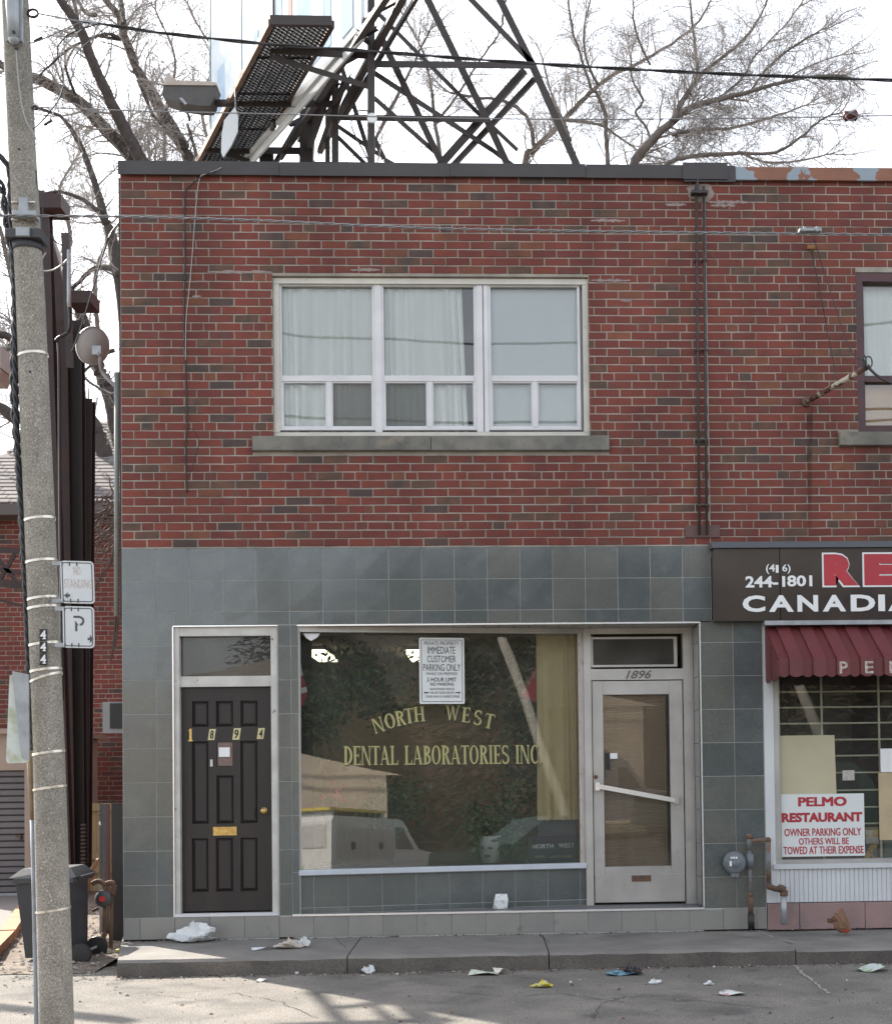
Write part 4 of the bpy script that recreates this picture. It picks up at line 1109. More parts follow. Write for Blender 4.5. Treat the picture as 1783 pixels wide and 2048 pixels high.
def glyph(ch):
    if ch == 'I': return stem(.16), .32
    if ch == 'L': return stem(.16)+[rct(.2, .56, 0, TN), [(.50, 0), (.58, 0), (.58, .26), (.54, .26)]], .6
    if ch == 'T': return stem(.30)[:2]+[rct(.0, .60, 1-TN, 1), [(0, 1), (.04, 1), (.0, .76), (-.03, .76)], [(.56, 1), (.60, 1), (.63, .76), (.60, .76)]], .6
    if ch == 'E': return stem(.16)+[rct(.2, .52, 0, TN), rct(.2, .52, 1-TN, 1), rct(.2, .42, .5-TN/2, .5+TN/2), [(.47, 0), (.56, 0), (.57, .24), (.54, .24)], [(.47, 1), (.54, 1), (.54, .78), (.51, .78)], rct(.40, .44, .38, .62)], .58
    if ch == 'H': return stem(.16)+stem(.60)+[rct(.2, .56, .5-TN/2, .5+TN/2)], .76
    if ch == 'N': return stem(.10, TN)+stem(.62, TN)+[[(.04, 1), (.22, 1), (.66, 0), (.55, 0)]], .74
    if ch == 'D': return stem(.16)+arc(.16, .5, .40, .465, 90, -90), .66
    if ch == 'O': return arc(.34, .5, .26, .47, 0, 360, 24), .70
    if ch == 'C': return arc(.36, .5, .28, .47, 50, 310, 20)+[rct(.53, .57, .66, .97)], .64
    if ch == 'R': return stem(.16)+arc(.16, .74, .32, .225, 90, -90, 12)+[[(.26, .50), (.42, .50), (.66, .0), (.47, .0)]], .66
    if ch == 'B': return stem(.16)+arc(.16, .755, .28, .21, 90, -90, 12)+arc(.16, .275, .34, .24, 90, -90, 12), .60
    if ch == 'A': return [[(.06, 0), (.12, 0), (.36, 1), (.30, 1)], [(.26, 1), (.40, 1), (.68, 0), (.50, 0)], rct(.16, .54, .28, .28+TN), serif(.09, 0, .2), serif(.59, 0, .26)], .72
    if ch == 'W': return [[(.05, 1), (.21, 1), (.36, 0), (.29, 0)], [(.29, 0), (.36, 0), (.50, .9), (.45, .9)], [(.40, 1), (.56, 1), (.72, 0), (.65, 0)], [(.65, 0), (.71, 0), (.92, 1), (.86, 1)], serif(.12, 1, .26), serif(.88, 1, .22)], .98
    if ch == 'S': return arc(.28, .74, .20, .225, 30, 250, 12, .13, .08)+arc(.28, .265, .22, .235, 80, -150, 12, .15, .08)+[[(.17, .60), (.22, .66), (.42, .44), (.36, .36)], rct(.45, .49, .74, .98), rct(.06, .10, .03, .27)], .56
    if ch == '.': return [rct(.05, .19, 0, .14)], .24
    return [], .32
def set_serif(mb, cx_, cz_, ch, h, wfac, ang, y, mi=0):
    polys, wd = glyph(ch)
    for k, pl in enumerate(polys):
        pts = []
        for (a, b) in pl:
            x, z = (a-wd/2)*h*wfac, (b-.5)*h
            pts.append((cx_+x*cos(ang)-z*sin(ang), y-.00012*k, cz_+x*sin(ang)+z*cos(ang)))
        mb.add(pts, [tuple(range(len(pts)))], mi)
letters = []
for ch, px, py, an in (('N', 757, 1450, 17), ('O', 780.6, 1441.5, 13), ('R', 801.5, 1436, 10), ('T', 819, 1431.5, 7), ('H', 839.5, 1428, 4), ('W', 906, 1425.5, -3), ('E', 933.5, 1429.5, -6), ('S', 957, 1435, -10), ('T', 980, 1442, -13)):
    letters.append((ch, px, py, an, 30, 1.0))
s_ = 'DENTAL LABORATORIES INC.'
tot = sum(glyph(ch)[1]+.03 if ch != ' ' else .42 for ch in s_); x = 0
for ch in s_:
    wd = glyph(ch)[1]+.03 if ch != ' ' else .42
    if ch != ' ': letters.append((ch, 687+(x+wd/2)/tot*400, 1511.5-.0075*(x/tot*400), 0, 38, (400/tot)/38))
    x += wd
ps = SLEN/(1168-599)
for ch, px, py, an, hpx, wf_ in letters:
    u, z = SU(px, py); h = hpx/ (FPX/(DIST+.2))
    c = MB(); c.T = TL_; set_serif(c, u, z, ch, h, wf_, radians(an), .0125, 0)
    set_serif(c, u+.006, z-.007, ch, h, wf_, radians(an), .0136, 1)
    c.build('gold_letter', [goldlet, black], shopwin)
#--MORE--
# ================================================================== things fixed to the wall
def cyl(mb, p, q, r, n=10, mi=0): return mb.tube([p, q], r, n, mi)
def PT(lst, Y): return [U(a, b, Y if len(q) == 0 else q[0]) for a, b, *q in lst]
PIPES = 'thin conduits running down the brick joint'
for k, (xa, xb) in enumerate(((1391.5, 1398), (1406.5, 1413))):
    top = U(xa, 388, -.05)
    CT = thing('conduit', (top.x, -.05, top.z), ['thin dark conduit down the brick joint, the one on the side of the upper window', 'thin dark conduit down the brick joint, the one on the side of the maroon window'][k], 'conduit', PIPES)
    c = MB(); c.tube([U(xa, 372, -.05), U((xa+xb)/2, 720, -.045), U(xb, 1070, -.045)], .0125, 8); c.build('tube', steel, CT, True)
    for py in (520, 700, 880, 1010):
        c = MB(); x = xa+(xb-xa)*(py-372)/700; p = U(x, py, -.045); c.box(p.x-.02, p.x+.02, -.062, -.002, p.z-.008, p.z+.008); c.build('clip', steel, CT)
c = MB(); p = U(1398, 385, -.06); c.box(p.x-.075, p.x+.075, -.09, -.01, p.z-.012, p.z+.012)
for s in (-.05, -.01, .03, .06): c.tube([(p.x+s, -.05, p.z), (p.x+s, -.05, p.z+.03)], .008, 6)
p2 = U(1394, 372, -.05); c.box(p2.x-.01, p2.x+.01, -.06, -.01, p2.z-.04, p2.z+.06)
solo(c, 'pipe_bracket', steel, 'dark iron bracket across the head of the two wall conduits', 'bracket')
c = MB(); n = 14; pl = []
for i in range(n): t = 2*pi*i/n; pl.append((UX(1400+28*cos(t)+random.uniform(-4, 4), 388), UZ(1400, 385-20*sin(t)+random.uniform(-3, 3))))
c.prism(pl, -.0125, 0); c.build('mortar_patch', efflor, B)
c = MB(); c.chbox(UX(1369, 1062), UX(1438, 1062), -.02, .0, UZ(1400, 1076), UZ(1400, 1051), .003)
solo(c, 'cover_plate', mat('dark_plate', (.10, .08, .075), (.13, .07, .06), 6, .8), 'dark square plate at the foot of the wall conduits', 'plate')
def curve(pts, n=6):
    """smooth polyline through points"""
    P = [Vector(p) for p in pts]; out = []
    for i in range(len(P)-1):
        a, b, c_, d = P[max(i-1, 0)], P[i], P[i+1], P[min(i+2, len(P)-1)]
        for k in range(n):
            t = k/n
            out.append(.5*((2*b)+(-a+c_)*t+(2*a-5*b+4*c_-d)*t*t+(-a+3*b-3*c_+d)*t**3))
    out.append(P[-1]); return out
def wire(name, pts, r, m, label, cat, n=5, group=None, k=6):
    c = MB(); c.tube(curve(pts, k), r, n); return solo(c, name, m, label, cat, group, True)
wire('wall_cable', PT([(432, 330, .1), (430, 340, -.06), (402, 354, -.06), (374, 378, -.03), (369, 400), (370, 520), (368, 640), (372, 760), (374, 850), (371, 905), (374, 985)], -.02), .006, cable, 'black cable hanging down the brick wall from the roof flashing', 'cable')
wire('wall_cable', PT([(450, 328, .1), (440, 336, -.07), (415, 347, -.07), (399, 357, -.06), (391, 420, -.04), (385, 500), (378, 580), (372, 640), (371, 720)], -.025), .004, greycable, 'thin pale cable looping over the roof flashing and down beside the black one', 'cable')
wire('wall_cable', PT([(374, 855), (388, 862), (397, 885), (385, 930), (371, 965)], -.03), .003, cable, 'short loose wire end curling out near the foot of the black wall cable', 'cable')
# rust stain under the bracket pipe
sm = bpy.data.materials.new('rust_stain'); sm.use_nodes = True
N_ = sm.node_tree.nodes; L_ = sm.node_tree.links
bs = N_['Principled BSDF']; bs.inputs['Base Color'].default_value = (.06, .022, .014, 1); bs.inputs['Roughness'].default_value = .9
tn = N_.new('ShaderNodeTexNoise'); tn.inputs['Scale'].default_value = 9; ge = N_.new('ShaderNodeNewGeometry'); L_.new(ge.outputs['Position'], tn.inputs['Vector'])
mr = N_.new('ShaderNodeMapRange'); mr.inputs[1].default_value = .35; mr.inputs[2].default_value = .8; mr.inputs[4].default_value = .75; L_.new(tn.outputs['Fac'], mr.inputs[0]); L_.new(mr.outputs[0], bs.inputs['Alpha'])
c = MB(); pl = [(UX(1612, 812), UZ(1617, 812)), (UX(1614, 1058), UZ(1617, 1058)), (UX(1621, 1058), UZ(1617, 1058)), (UX(1624, 812), UZ(1617, 812))]
c.add([(a, -.0135, b) for a, b in pl], [(0,1,2,3)]); c.build('rust_stain', sm, Rb)
# projecting sign pipe
SPp = thing('sign_pipe', tuple(U(1612, 804, 0)), 'peeling white and rusty pipe sticking out of the brick by the maroon window', 'pipe')
a_, b_ = U(1612, 804, -.02), U(1735, 733, -1.0)
c = MB(); c.tube([a_, b_], .024, 12); c.build('pipe', mat('peeling_pipe', (.50, .46, .38), (.11, .05, .035), 12, .7, lo=.46, hi=.54), SPp, True)
c = MB(); c.lathe((a_.x, -.012, a_.z), [(.045, 0), (.045, .02), (.03, .028)], 14, axis='y'); c.build('flange', pipe_r, SPp, True)
c = MB(); t_ = [b_+Vector((-.0+.03*cos(q), -.02, .03+.05*sin(q))) for q in [i*pi/6 for i in range(13)]]; c.tube(t_, .006, 6)
t_ = [b_+Vector((-.03+.012*cos(q), -.01, .03+.06*sin(q))) for q in [i*pi/6 for i in range(13)]]; c.tube(t_, .006, 6); c.build('ring', cable, SPp, True)
ank = thing('wall_anchor', tuple(U(1622, 492, 0)), 'small rusty wall anchor in the brick above the sign pipe', 'anchor')
c = MB(); p = U(1622, 494, -.02); c.box(p.x-.04, p.x+.035, -.03, 0, p.z-.02, p.z+.02); c.ball((p.x, -.03, p.z-.01), .022, 5); c.build('anchor_body', mat('ochre_rust', (.34, .17, .06), (.15, .07, .04), 40, .9), ank)
wire('guy_wire', [U(1622, 500, -.03), U(1650, 640, -.45), U(1672, 760, -.62)], .0045, cable, 'stay wire from the wall anchor down to the middle of the sign pipe', 'wire')
wire('guy_wire', [U(1627, 478, -.03), U(1662, 590, -.5), U(1700, 700, -.9), b_+Vector((-.03, 0, .05))], .0045, cable, 'stay wire from the wall anchor to the ringed end of the sign pipe', 'wire')
wire('sign_cable', [b_, U(1755, 752, -1.1), U(1790, 768, -1.25), U(1900, 800, -1.8)], .012, cable, 'thick black cable leaving the end of the sign pipe', 'cable')

# restaurant gas meter
GM = thing('gas_meter', tuple(U(1500, 1858, -.05)), 'grey round gas meter and rusty pipes in front of the tiled pier beside the restaurant', 'gas meter')
gy = -.10
def gp(a, b, Y=gy): return U(a, b, Y)
c = MB(); p = gp(1468, 1726); s = FPX/11.9
c.lathe((p.x, gy+.06, p.z), [(.05, 0), (.07, .03), (.098, .05), (.103, .06), (.103, .075), (.085, .10), (.03, .115), (.03, .125), (.012, .13)], 24, axis='y')
c.box(p.x-.035, p.x+.035, gy-.03, gy+.03, p.z-.125, p.z-.08)
c.box(p.x+.09, p.x+.14, gy-.0, gy+.04, p.z-.02, p.z+.02); c.build('meter_body', meter_m, GM)
c = MB(); q = gp(1468, 1716, gy-.08)
for i in range(3): c.box(q.x-.03+i*.022, q.x-.014+i*.022, gy-.062, gy-.058, q.z-.01, q.z+.008)
c.box(p.x-.055, p.x-.035, gy-.064, gy-.058, p.z-.025, p.z+.02); c.build('dial_label', white_p, GM)
def pipe(par, pts, r, m, nm='pipe'):
    c = MB(); c.tube(pts, r, 12); return c.build(nm, m, par, True)
pipe(GM, [gp(1497, 1700), gp(1497, 1668)], .022, pipe_g); pipe(GM, [gp(1497, 1682), gp(1535, 1680)], .021, pipe_g)
pipe(GM, [gp(1498, 1700), gp(1500, 1800)], .017, pipe_g); pipe(GM, [gp(1535, 1683), gp(1537, 1770)], .024, pipe_g)
pipe(GM, [gp(1499, 1708), gp(1500, 1737)], .032, meter_m, 'valve')
for a, b, r in ((1497, 1674, .030), (1535, 1681, .030), (1500, 1790, .028), (1538, 1773, .033)):
    c = MB(); c.ball(tuple(gp(a, b)), r, 6); c.build('elbow', pipe_r, GM, True)
pipe(GM, [gp(1500, 1790), gp(1501, 1830)], .024, pipe_r, 'fitting'); pipe(GM, [gp(1501, 1828), U(1502, 1858, gy)], .030, black, 'sleeve')
pipe(GM, curve([gp(1538, 1773), gp(1550, 1778), gp(1562, 1778)], 4), .026, pipe_r, 'elbow'); 
pipe(GM, curve([gp(1556, 1777), gp(1566, 1780), gp(1567, 1792)], 4), .036, pipe_r, 'elbow'); pipe(GM, [gp(1566, 1790), gp(1567, 1850)], .028, galv)

# ================================================================== UTILITY POLE
YP = -4.4
PP = [(-900, -20, 46), (0, 30, 52), (300, 44, 53), (600, 60.5, 56), (1050, 79.5, 59), (1500, 97.5, 60), (2048, 113, 66), (2230, 118, 68)]
def poleat(py):
    for (a, b, w1), (c_, d, w2) in zip(PP, PP[1:]):
        if py <= c_ or c_ == 2230:
            t = (py-a)/(c_-a); return U(b+(d-b)*t, py, YP), (w1+(w2-w1)*t)/2/scale_at(YP)
def P_(px, py, dy=0.0): return U(px, py, YP+dy)
base = poleat(2140)[0]
UP = thing('utility_pole', (base.x, YP, LOT), 'grey concrete utility pole with steel bands and a 444 number plate at the kerb', 'utility pole')
c = MB(); ps_ = [poleat(a) for a, *_ in PP]; c.tube([p for p, r in ps_], [r for p, r in ps_], 28); c.build('shaft', polec, UP, True)
for py in (712, 1040, 1124, 1198, 1216, 1289, 1341, 1356, 1506, 1576, 1820):
    a, ra = poleat(py-2.5); b, rb = poleat(py+2.5); c = MB()
    dz = .012*(1 if py not in (1356,) else 2.5)
    a = a+Vector((0, 0, 0)); n = 24; vs = []
    for p, r in ((a, ra), (b, rb)):
        for k in range(n):
            t = 2*pi*k/n; vs.append(p+Vector(((r+.004)*cos(t), (r+.004)*sin(t), dz*cos(t))))
    c.add(vs, [(k, (k+1) % n, n+(k+1) % n, n+k) for k in range(n)]); c.build('steel_band', band_m, UP, True)
for (px, py) in ((60, 752), (38, 310)):
    c = MB(); p, r = poleat(py); c.lathe((UX(px, py, YP-r), YP-r*.93, p.z), [(.007, 0), (.007, .006)], 10, axis='y'); c.build('bolt_hole', black, UP)
fy = -.085
def fbox(par, px0, px1, py0, py1, d0, d1, m, nm, r=None):
    p0, p1 = U(px0, (py0+py1)/2, YP+d0), U(px1, (py0+py1)/2, YP+d0); z0, z1 = UZ((px0+px1)/2, py1, YP+d0), UZ((px0+px1)/2, py0, YP+d0)
    c = MB()
    if r: c.prism(rrect(p0.x, p1.x, z0, z1, r), YP+d0, YP+d1)
    else: c.chbox(p0.x, p1.x, YP+d0, YP+d1, z0, z1, .003)
    return c.build(nm, m, par)
fbox(UP, 37, 55, 394, 436, -.10, -.06, galv, 'bracket'); fbox(UP, 24, 71, 420, 433, -.115, -.05, galv, 'bracket')
fbox(UP, 9, 80, 456, 474, -.095, .05, mat('black_steel_clamp', (.045, .045, .05), rough=.5), 'clamp'); fbox(UP, 31, 58, 453, 471, -.115, -.094, galv, 'clamp_plate')
for a, b in ((22, 36), (54, 70)):
    fbox(UP, a, b, 401, 405, -.085, -.07, band_m, 'strap'); fbox(UP, a, b, 436, 440, -.085, -.07, band_m, 'strap')
a, ra = poleat(487); b, rb = poleat(503); c = MB(); c.tube([a, b], [ra+.005, rb+.005], 24); c.build('tape_wrap', mat('black_tape', (.05, .05, .06), rough=.6), UP, True)
# lamp arm foot plate at the top of the pole
c = MB(); z0, z1 = UZ(27, 98, YP), UZ(20, -80, YP); pa, pb = U(12, 97, YP-.085), U(45, 97, YP-.085)
c.box(pa.x, pb.x, YP-.09, YP-.07, z0, z1); c.build('mast_arm_plate', galv, UP)
c = MB(); pts = [U(28, 78, YP-.10), U(26, 30, YP-.10), U(20, -80, YP-.12)]; c.tube(pts, [.03, .035, .04], 14); c.ball(tuple(pts[0]), .03, 6); c.build('mast_arm', galv, UP, True)
for py in (64, 90):
    c = MB(); p = U(28, py, YP-.13); c.lathe((p.x, YP-.128 if py == 64 else YP-.09, p.z), [(.009, 0), (.009, .008)], 8, axis='y'); c.build('bolt', black, UP)
# 444
for i, (p0, p1) in enumerate(((1258, 1281), (1283, 1305), (1307, 1330))):
    o = fbox(UP, 78.5, 94, p0, p1, -.094, -.088, black, 'number_plate')
    c = MB(); yy = YP-.0958; 
    text_into(c, '4', UX(80.5, p0, yy), UX(92, p0, yy), UZ(86, p1-2.5, yy), UZ(86, p0+2.5, yy), yy, 0, .03); x0, x1 = UX(82, p0, yy), UX(92, p0, yy)
    z = UZ(86, p1-2.5, yy); c.add([(x0+.008, yy-.0002, z), (x1, yy-.0002, z), (x1, yy-.0002, z+.005), (x0+.008, yy-.0002, z+.005)], [(0,1,2,3)])
    c.build('number', white_p, o)
# twisted black service cables down the pole, conduit
def twisted(name, pts, rr_, n, m, label, cat, par=None, turns=9.0, sides=5, k=8):
    base_ = curve(pts, k); L = 0; cum = [0]
    for a, b in zip(base_, base_[1:]): L += (b-a).length; cum.append(L)
    # resample evenly
    step = .02 if L < 8 else .035; N = int(L/step); q = []; j = 0
    for i in range(N+1):
        d = L*i/N
        while j < len(cum)-2 and cum[j+1] < d: j += 1
        t = (d-cum[j])/max(cum[j+1]-cum[j], 1e-9); q.append(base_[j].lerp(base_[j+1], t))
    c = MB()
    for s_ in range(n):
        pp = []
        for i, p in enumerate(q):
            t = (q[min(i+1, N)]-q[max(i-1, 0)]).normalized()
            up = Vector((0, 1, 0)) if abs(t.y) < .8 else Vector((1, 0, 0))
            u = t.cross(up).normalized(); v = u.cross(t)
            a = 2*pi*(s_/n+turns*L*i/N)
            pp.append(p+(u*cos(a)+v*sin(a))*rr_)
        c.tube(pp, rr_*(.98 if n > 1 else 1), sides)
    if par: return c.build(name, m, par, True)
    return solo(c, name, m, label, cat, None, True)
twisted('service_cable', [P_(a, b, -.03) for a, b in ((-20, 300), (6, 318), (19, 345), (21, 400), (24, 480), (30, 600), (30, 720), (33, 850), (38, 950), (45, 1050), (51, 1180), (56, 1300), (60, 1400), (66, 1500))], .009, 3, cable, None, None, UP, 5)
twisted('service_cable', [P_(a, b, -.01) for a, b in ((-20, 345), (2, 370), (10, 420), (16, 470), (27, 540), (29, 640), (26, 740), (28, 820), (34, 900), (41, 1000), (47, 1120))], .011, 2, cable, None, None, UP, 5)
pipe(UP, [P_(58, 1480, .02), P_(61, 1560, .02), P_(66, 1640, .02)], .016, mat('stained_conduit', (.30, .24, .17), (.22, .15, .09), 10, .7), 'conduit')
pipe(UP, [P_(66, 1640, .02), P_(70, 1800, .02), P_(73, 1960, .02), P_(76, 2140, .02)], .017, mat('blue_grey_conduit', (.26, .30, .35), (.20, .17, .13), 5, .55, lo=.5, hi=.7), 'conduit')
# eyebolts and hardware
for (px, py) in ((66, 26), (71, 215)):
    c = MB(); ctr = P_(px, py, -.02); r = .028 if py == 26 else .014
    c.tube([ctr+Vector((r*cos(t), 0, r*.8*sin(t))) for t in [i*pi/8 for i in range(17)]], .007 if py == 26 else .005, 6); cyl(c, P_(px-16, py, -.02), ctr-Vector((r, 0, 0)), .007); c.build('eyebolt', steel, UP, True)
# street signs
def arrow(mb, px, py, dirn, Y, h=7.0):
    pts = [(px+dirn*9, py), (px+1*dirn, py-h), (px+2*dirn, py-2.6), (px-3*dirn, py-2.6), (px-3*dirn, py+2.6), (px+2*dirn, py+2.6), (px+1*dirn, py+h)]
    mb.add([tuple(U(a, b, Y)) for a, b in pts], [tuple(range(7))])
sgm = mat('aged_white_sign', (.62, .65, .67), (.54, .57, .60), 7, .45, c3=(.42, .38, .28), s3=14, lo3=.68, hi3=.8)
fad = mat('faded_red_print', (.42, .25, .22), (.62, .60, .58), 160, .6, lo=.4, hi=.6)
dk = mat('dark_sign_print', (.07, .07, .07), rough=.5)
def streetsign(px0, px1, py0, py1, label, tilt):
    Y = YP-.10
    x0, x1 = UX(px0, (py0+py1)/2, Y), UX(px1, (py0+py1)/2, Y); z0, z1 = UZ(155, py1, Y), UZ(155, py0, Y)
    s = thing('street_sign', (x0, Y, z0), label, 'sign', 'signs strapped to the concrete pole')
    def T(p): # slight lean with the pole
        return Vector((p.x-(p.z-z1)*tilt, p.y, p.z+(p.x-x0)*-.03))
    c = MB(); c.T = T; c.prism(rrect(x0, x1, z0, z1, .022), Y, Y+.003); c.build('plate', sgm, s)
    c = MB(); c.T = T; ring(c, x0+.008, x1-.008, z0+.008, z1-.008, .016, .0055, Y-.001); c.build('border', dk, s)
    for fx in (.06, .28, .5):
        for zz_ in (z1-.016, z0+.016):
            c = MB(); c.T = T; xx = x0+(x1-x0)*fx; c.add([(xx-.003, Y-.0022, zz_-.012), (xx+.004, Y-.0022, zz_-.012), (xx+.004, Y-.0022, zz_+.010), (xx-.003, Y-.0022, zz_+.010)], [(0,1,2,3)]); c.build('slot', dk, s)
    for py in (py0+5, py1-5):
        c = MB(); c.box(UX(px0-16, py, Y), x0+.05, Y+.004, Y+.03, UZ(120, py+4, Y), UZ(120, py-4, Y)); c.build('strap_bracket', galv, s)
    return s, x0, x1, z0, z1, Y, T
s, x0, x1, z0, z1, Y, T = streetsign(120, 187, 1121, 1206, 'faded no standing sign with arrow, upper plate strapped to the concrete pole', .03)
c = MB(); c.T = T; W2, H2 = x1-x0, z1-z0
text_into(c, 'NO', x0+W2*.39, x0+W2*.60, z1-H2*.33, z1-H2*.13, Y-.0012, 0, .005); c.build('lettering', fad, s)
c = MB(); c.T = T; text_into(c, 'STANDING', x0+W2*.10, x0+W2*.93, z1-H2*.64, z1-H2*.43, Y-.0012, 0, .0); c.build('lettering', fad, s)
c = MB(); arrow(c, 137, 1191, -1, Y-.0015); c.build('arrow', dk, s)
s, x0, x1, z0, z1, Y, T = streetsign(125, 188, 1212, 1295, 'parking sign with broken letter P and arrow, lower plate strapped to the concrete pole', .012)
c = MB(); c.T = T; W2, H2 = x1-x0, z1-z0
cx_, cz_ = x0+W2*.52, z0+H2*.60
t_ = [(cx_-.03, cz_+.034), (cx_+.005, cz_+.034), (cx_+.021, cz_+.024), (cx_+.024, cz_+.008), (cx_+.016, cz_-.006), (cx_+.004, cz_-.010)]
for pl in band(t_, [.012]*len(t_)): c.add([(a, Y-.0014, b) for a, b in pl], [(0,1,2,3)])
c.add([(a, Y-.0014, b) for a, b in ((cx_-.022, cz_-.046), (cx_-.010, cz_-.046), (cx_-.010, cz_-.016), (cx_-.004, cz_-.010), (cx_-.022, cz_+.014))], [(0,1,2,3,4)])
c.build('lettering', dk, s)
c = MB(); arrow(c, 178, 1278, 1, Y-.0015, 9); c.build('arrow', dk, s)
# oblique signs at the far side of the pole
OS = thing('street_sign', tuple(P_(40, 1525, -.05)), 'mossy white sign and grey backing plate seen nearly edge on beside the pole', 'sign', 'signs strapped to the concrete pole')
c = MB(); c.prism([(v.x, v.z) for v in [P_(a, b, -.12) for a, b in ((23, 1350), (30, 1352), (44, 1440), (58, 1520), (54, 1526), (15, 1527), (12, 1520), (17, 1400), (19, 1352))]], YP-.12, YP-.112); c.build('plate', mat('mossy_white_sign', (.55, .59, .56), (.30, .33, .16), 9, .6, lo=.5, hi=.72), OS)
c = MB(); c.prism([(v.x, v.z) for v in [P_(a, b, -.135) for a, b in ((24, 1342), (57, 1349), (58, 1520), (44, 1516), (38, 1480))]], YP-.135, YP-.122); c.build('backing_plate', galv, OS)

# overhead wires, all from the pole along the street
YW = YP
def W3(l, y=YW): return [U(a, b, y) for a, b in l]
twisted('overhead_cable', W3([(165, 42), (200, 47), (330, 66), (540, 88), (740, 102), (1060, 126), (1400, 145), (1783, 160), (2400, 180)]), .0052, 2, cable, 'thick twisted black cable crossing the sky above the roofline', 'overhead cable', None, 1.6, 6)
wire('dead_end_wire', W3([(78, 27), (120, 35), (165, 43)]), .004, strand, 'steel wire tying the twisted black cable back to the pole eyebolt', 'wire')
c = MB(); c.tube([U(160, 41, YW), U(196, 47, YW)], [.006, .011], 8); solo(c, 'cable_clamp', galv, 'pale tapered clamp at the start of the twisted black cable', 'clamp', smooth=True)
wire('overhead_wire', W3([(78, 214), (150, 217), (300, 222), (520, 227), (800, 234), (1100, 238), (1400, 237), (1690, 233)]), .0035, strand, 'thin pale wire from the small eyebolt to the brown insulator', 'overhead wire')
wire('overhead_wire', W3([(1712, 232), (1783, 231), (2400, 228)]), .0035, strand, 'thin pale wire leaving the far side of the brown insulator', 'overhead wire')
c = MB(); p = U(1700, 232, YW); c.lathe((p.x-.03, YW, p.z), [(.02, 0), (.035, .012)], 6)
c = MB(); c.tube([p+Vector((-.042, 0, -.004)), p+Vector((-.03, 0, .0)), p+Vector((.0, 0, .003)), p+Vector((.03, 0, .006)), p+Vector((.042, 0, .008))], [.016, .031, .022, .033, .018], 14)
solo(c, 'strain_insulator', mat('brown_porcelain', (.10, .025, .03), rough=.2), 'glossy brown porcelain strain insulator on the thin wire', 'insulator', smooth=True)
for q, lb in ((((1690, 233), (1697, 226), (1706, 224)), 'upper wire loop on the pole side of the brown insulator'), (((1690, 233), (1697, 240), (1706, 242)), 'lower wire loop on the pole side of the brown insulator'), (((1696, 226), (1705, 228), (1714, 232)), 'upper wire loop on the far side of the brown insulator'), (((1696, 240), (1706, 238), (1714, 232)), 'lower wire loop on the far side of the brown insulator')):
    wire('insulator_loop', W3(q, YW-.03), .003, strand, lb, 'wire', group='wire loops on the insulator', k=3)
twisted('messenger_strand', W3([(-60, 429), (25, 431), (240, 433), (500, 440), (830, 455), (1100, 461), (1400, 465), (1783, 469), (2400, 474)], YW-.12), .0042, 2, strand, 'twisted grey steel strand crossing in front of the brick wall below the roof', 'overhead wire', None, 6, 5)
c = MB(); a, b = U(1597, 464, YW-.12), U(1641, 464, YW-.12); c.box(a.x, b.x, YW-.14, YW-.10, a.z+.002, a.z+.018); c.box(a.x+.02, a.x+.035, YW-.15, YW-.09, a.z-.004, a.z+.022); c.box(b.x-.035, b.x-.02, YW-.15, YW-.09, a.z-.004, a.z+.022)
solo(c, 'strand_clamp', galv, 'grey bolted clamp on the steel strand in front of the brick', 'clamp')
for k_, (q, m_, lb) in enumerate((
        ([(195, 48), (150, 62), (120, 85), (115, 110), (125, 150), (122, 190), (90, 235), (66, 258)], cable, 'black jumper loop hanging from the cable clamp'),
        ([(185, 46), (160, 60), (132, 90), (121, 115), (128, 160), (115, 205), (100, 240)], greycable, 'grey jumper loop hanging beside the black one near the pole'),
        ([(215, 52), (180, 80), (150, 110), (145, 145), (180, 185), (207, 210), (200, 225), (170, 218)], strand, 'wide thin loose loop below the twisted cable'),
        ([(160, 44), (120, 62), (80, 80), (58, 86)], strand, 'short tie wire running up from the pole to the clamp'),
        ([(32, 100), (36, 150), (42, 200), (52, 240), (68, 268), (74, 286), (62, 288)], greycable, 'pale cable drooping down the face of the pole from the lamp plate'),
        ([(72, 340), (74, 370), (84, 400), (88, 440), (108, 480), (125, 490)], cable, 'spiral black drop wire passing behind the steel column'))):
    wire('jumper_wire', W3(q, YW-.1), .0035, m_, lb, 'wire')
for a, b in (((68, 82), (85, 74)), ((88, 250), (104, 240))):
    c = MB(); c.tube([U(*a, YW-.1), U(*b, YW-.1)], .007, 8); solo(c, 'wire_splice', black, ['small black splice on the wire just below the big eyebolt', 'small black splice on the jumper loop beside the lower eyebolt'][a[1] > 100], 'splice')
wire('drop_wire', [U(236, 448, .1), U(215, 480, .0), U(185, 580, -.1), U(160, 660, -.1), U(143, 705, -.1)], .007, cable, 'black wire curving from the building corner down to the steel column', 'wire')

# ================================================================== ROOFTOP BILLBOARD
Zc = U(600, 50, 4.7).z
RS = thing('rooftop_billboard', (UX(700, 330, 5.5), 5.5, ZC_TOP-.2), 'rooftop billboard on a dark steel frame with a mesh catwalk, seen from behind the parapet', 'billboard')
def member(pts, w, mi=steel, nm='steel_member', t='angle'):
    """pts: (px,py,Y) ends; w pixel width"""
    (a, b, ya), (c_, d, yb) = pts
    A_, B_ = U(a, b, ya), U(c_, d, yb); ww = w/scale_at((ya+yb)/2)
    m_ = MB()
    if t == 'bar': m_.bar(A_, B_, ww, ww*.8)
    else: m_.angle(A_, B_, ww)
    return m_.build(nm, mi, RS)
ROOFZ = ZC_TOP-.25
for px, y0, Yv, w in ((742, -60, 5.0, 14), (670, 108, 6.6, 13), (606, 222, 8.1, 13), (533, 305, 8.3, 26), (655, 225, 7.4, 9)):
    member([(px, y0, Yv), (px, 395, Yv)], w, t='bar', nm='post')
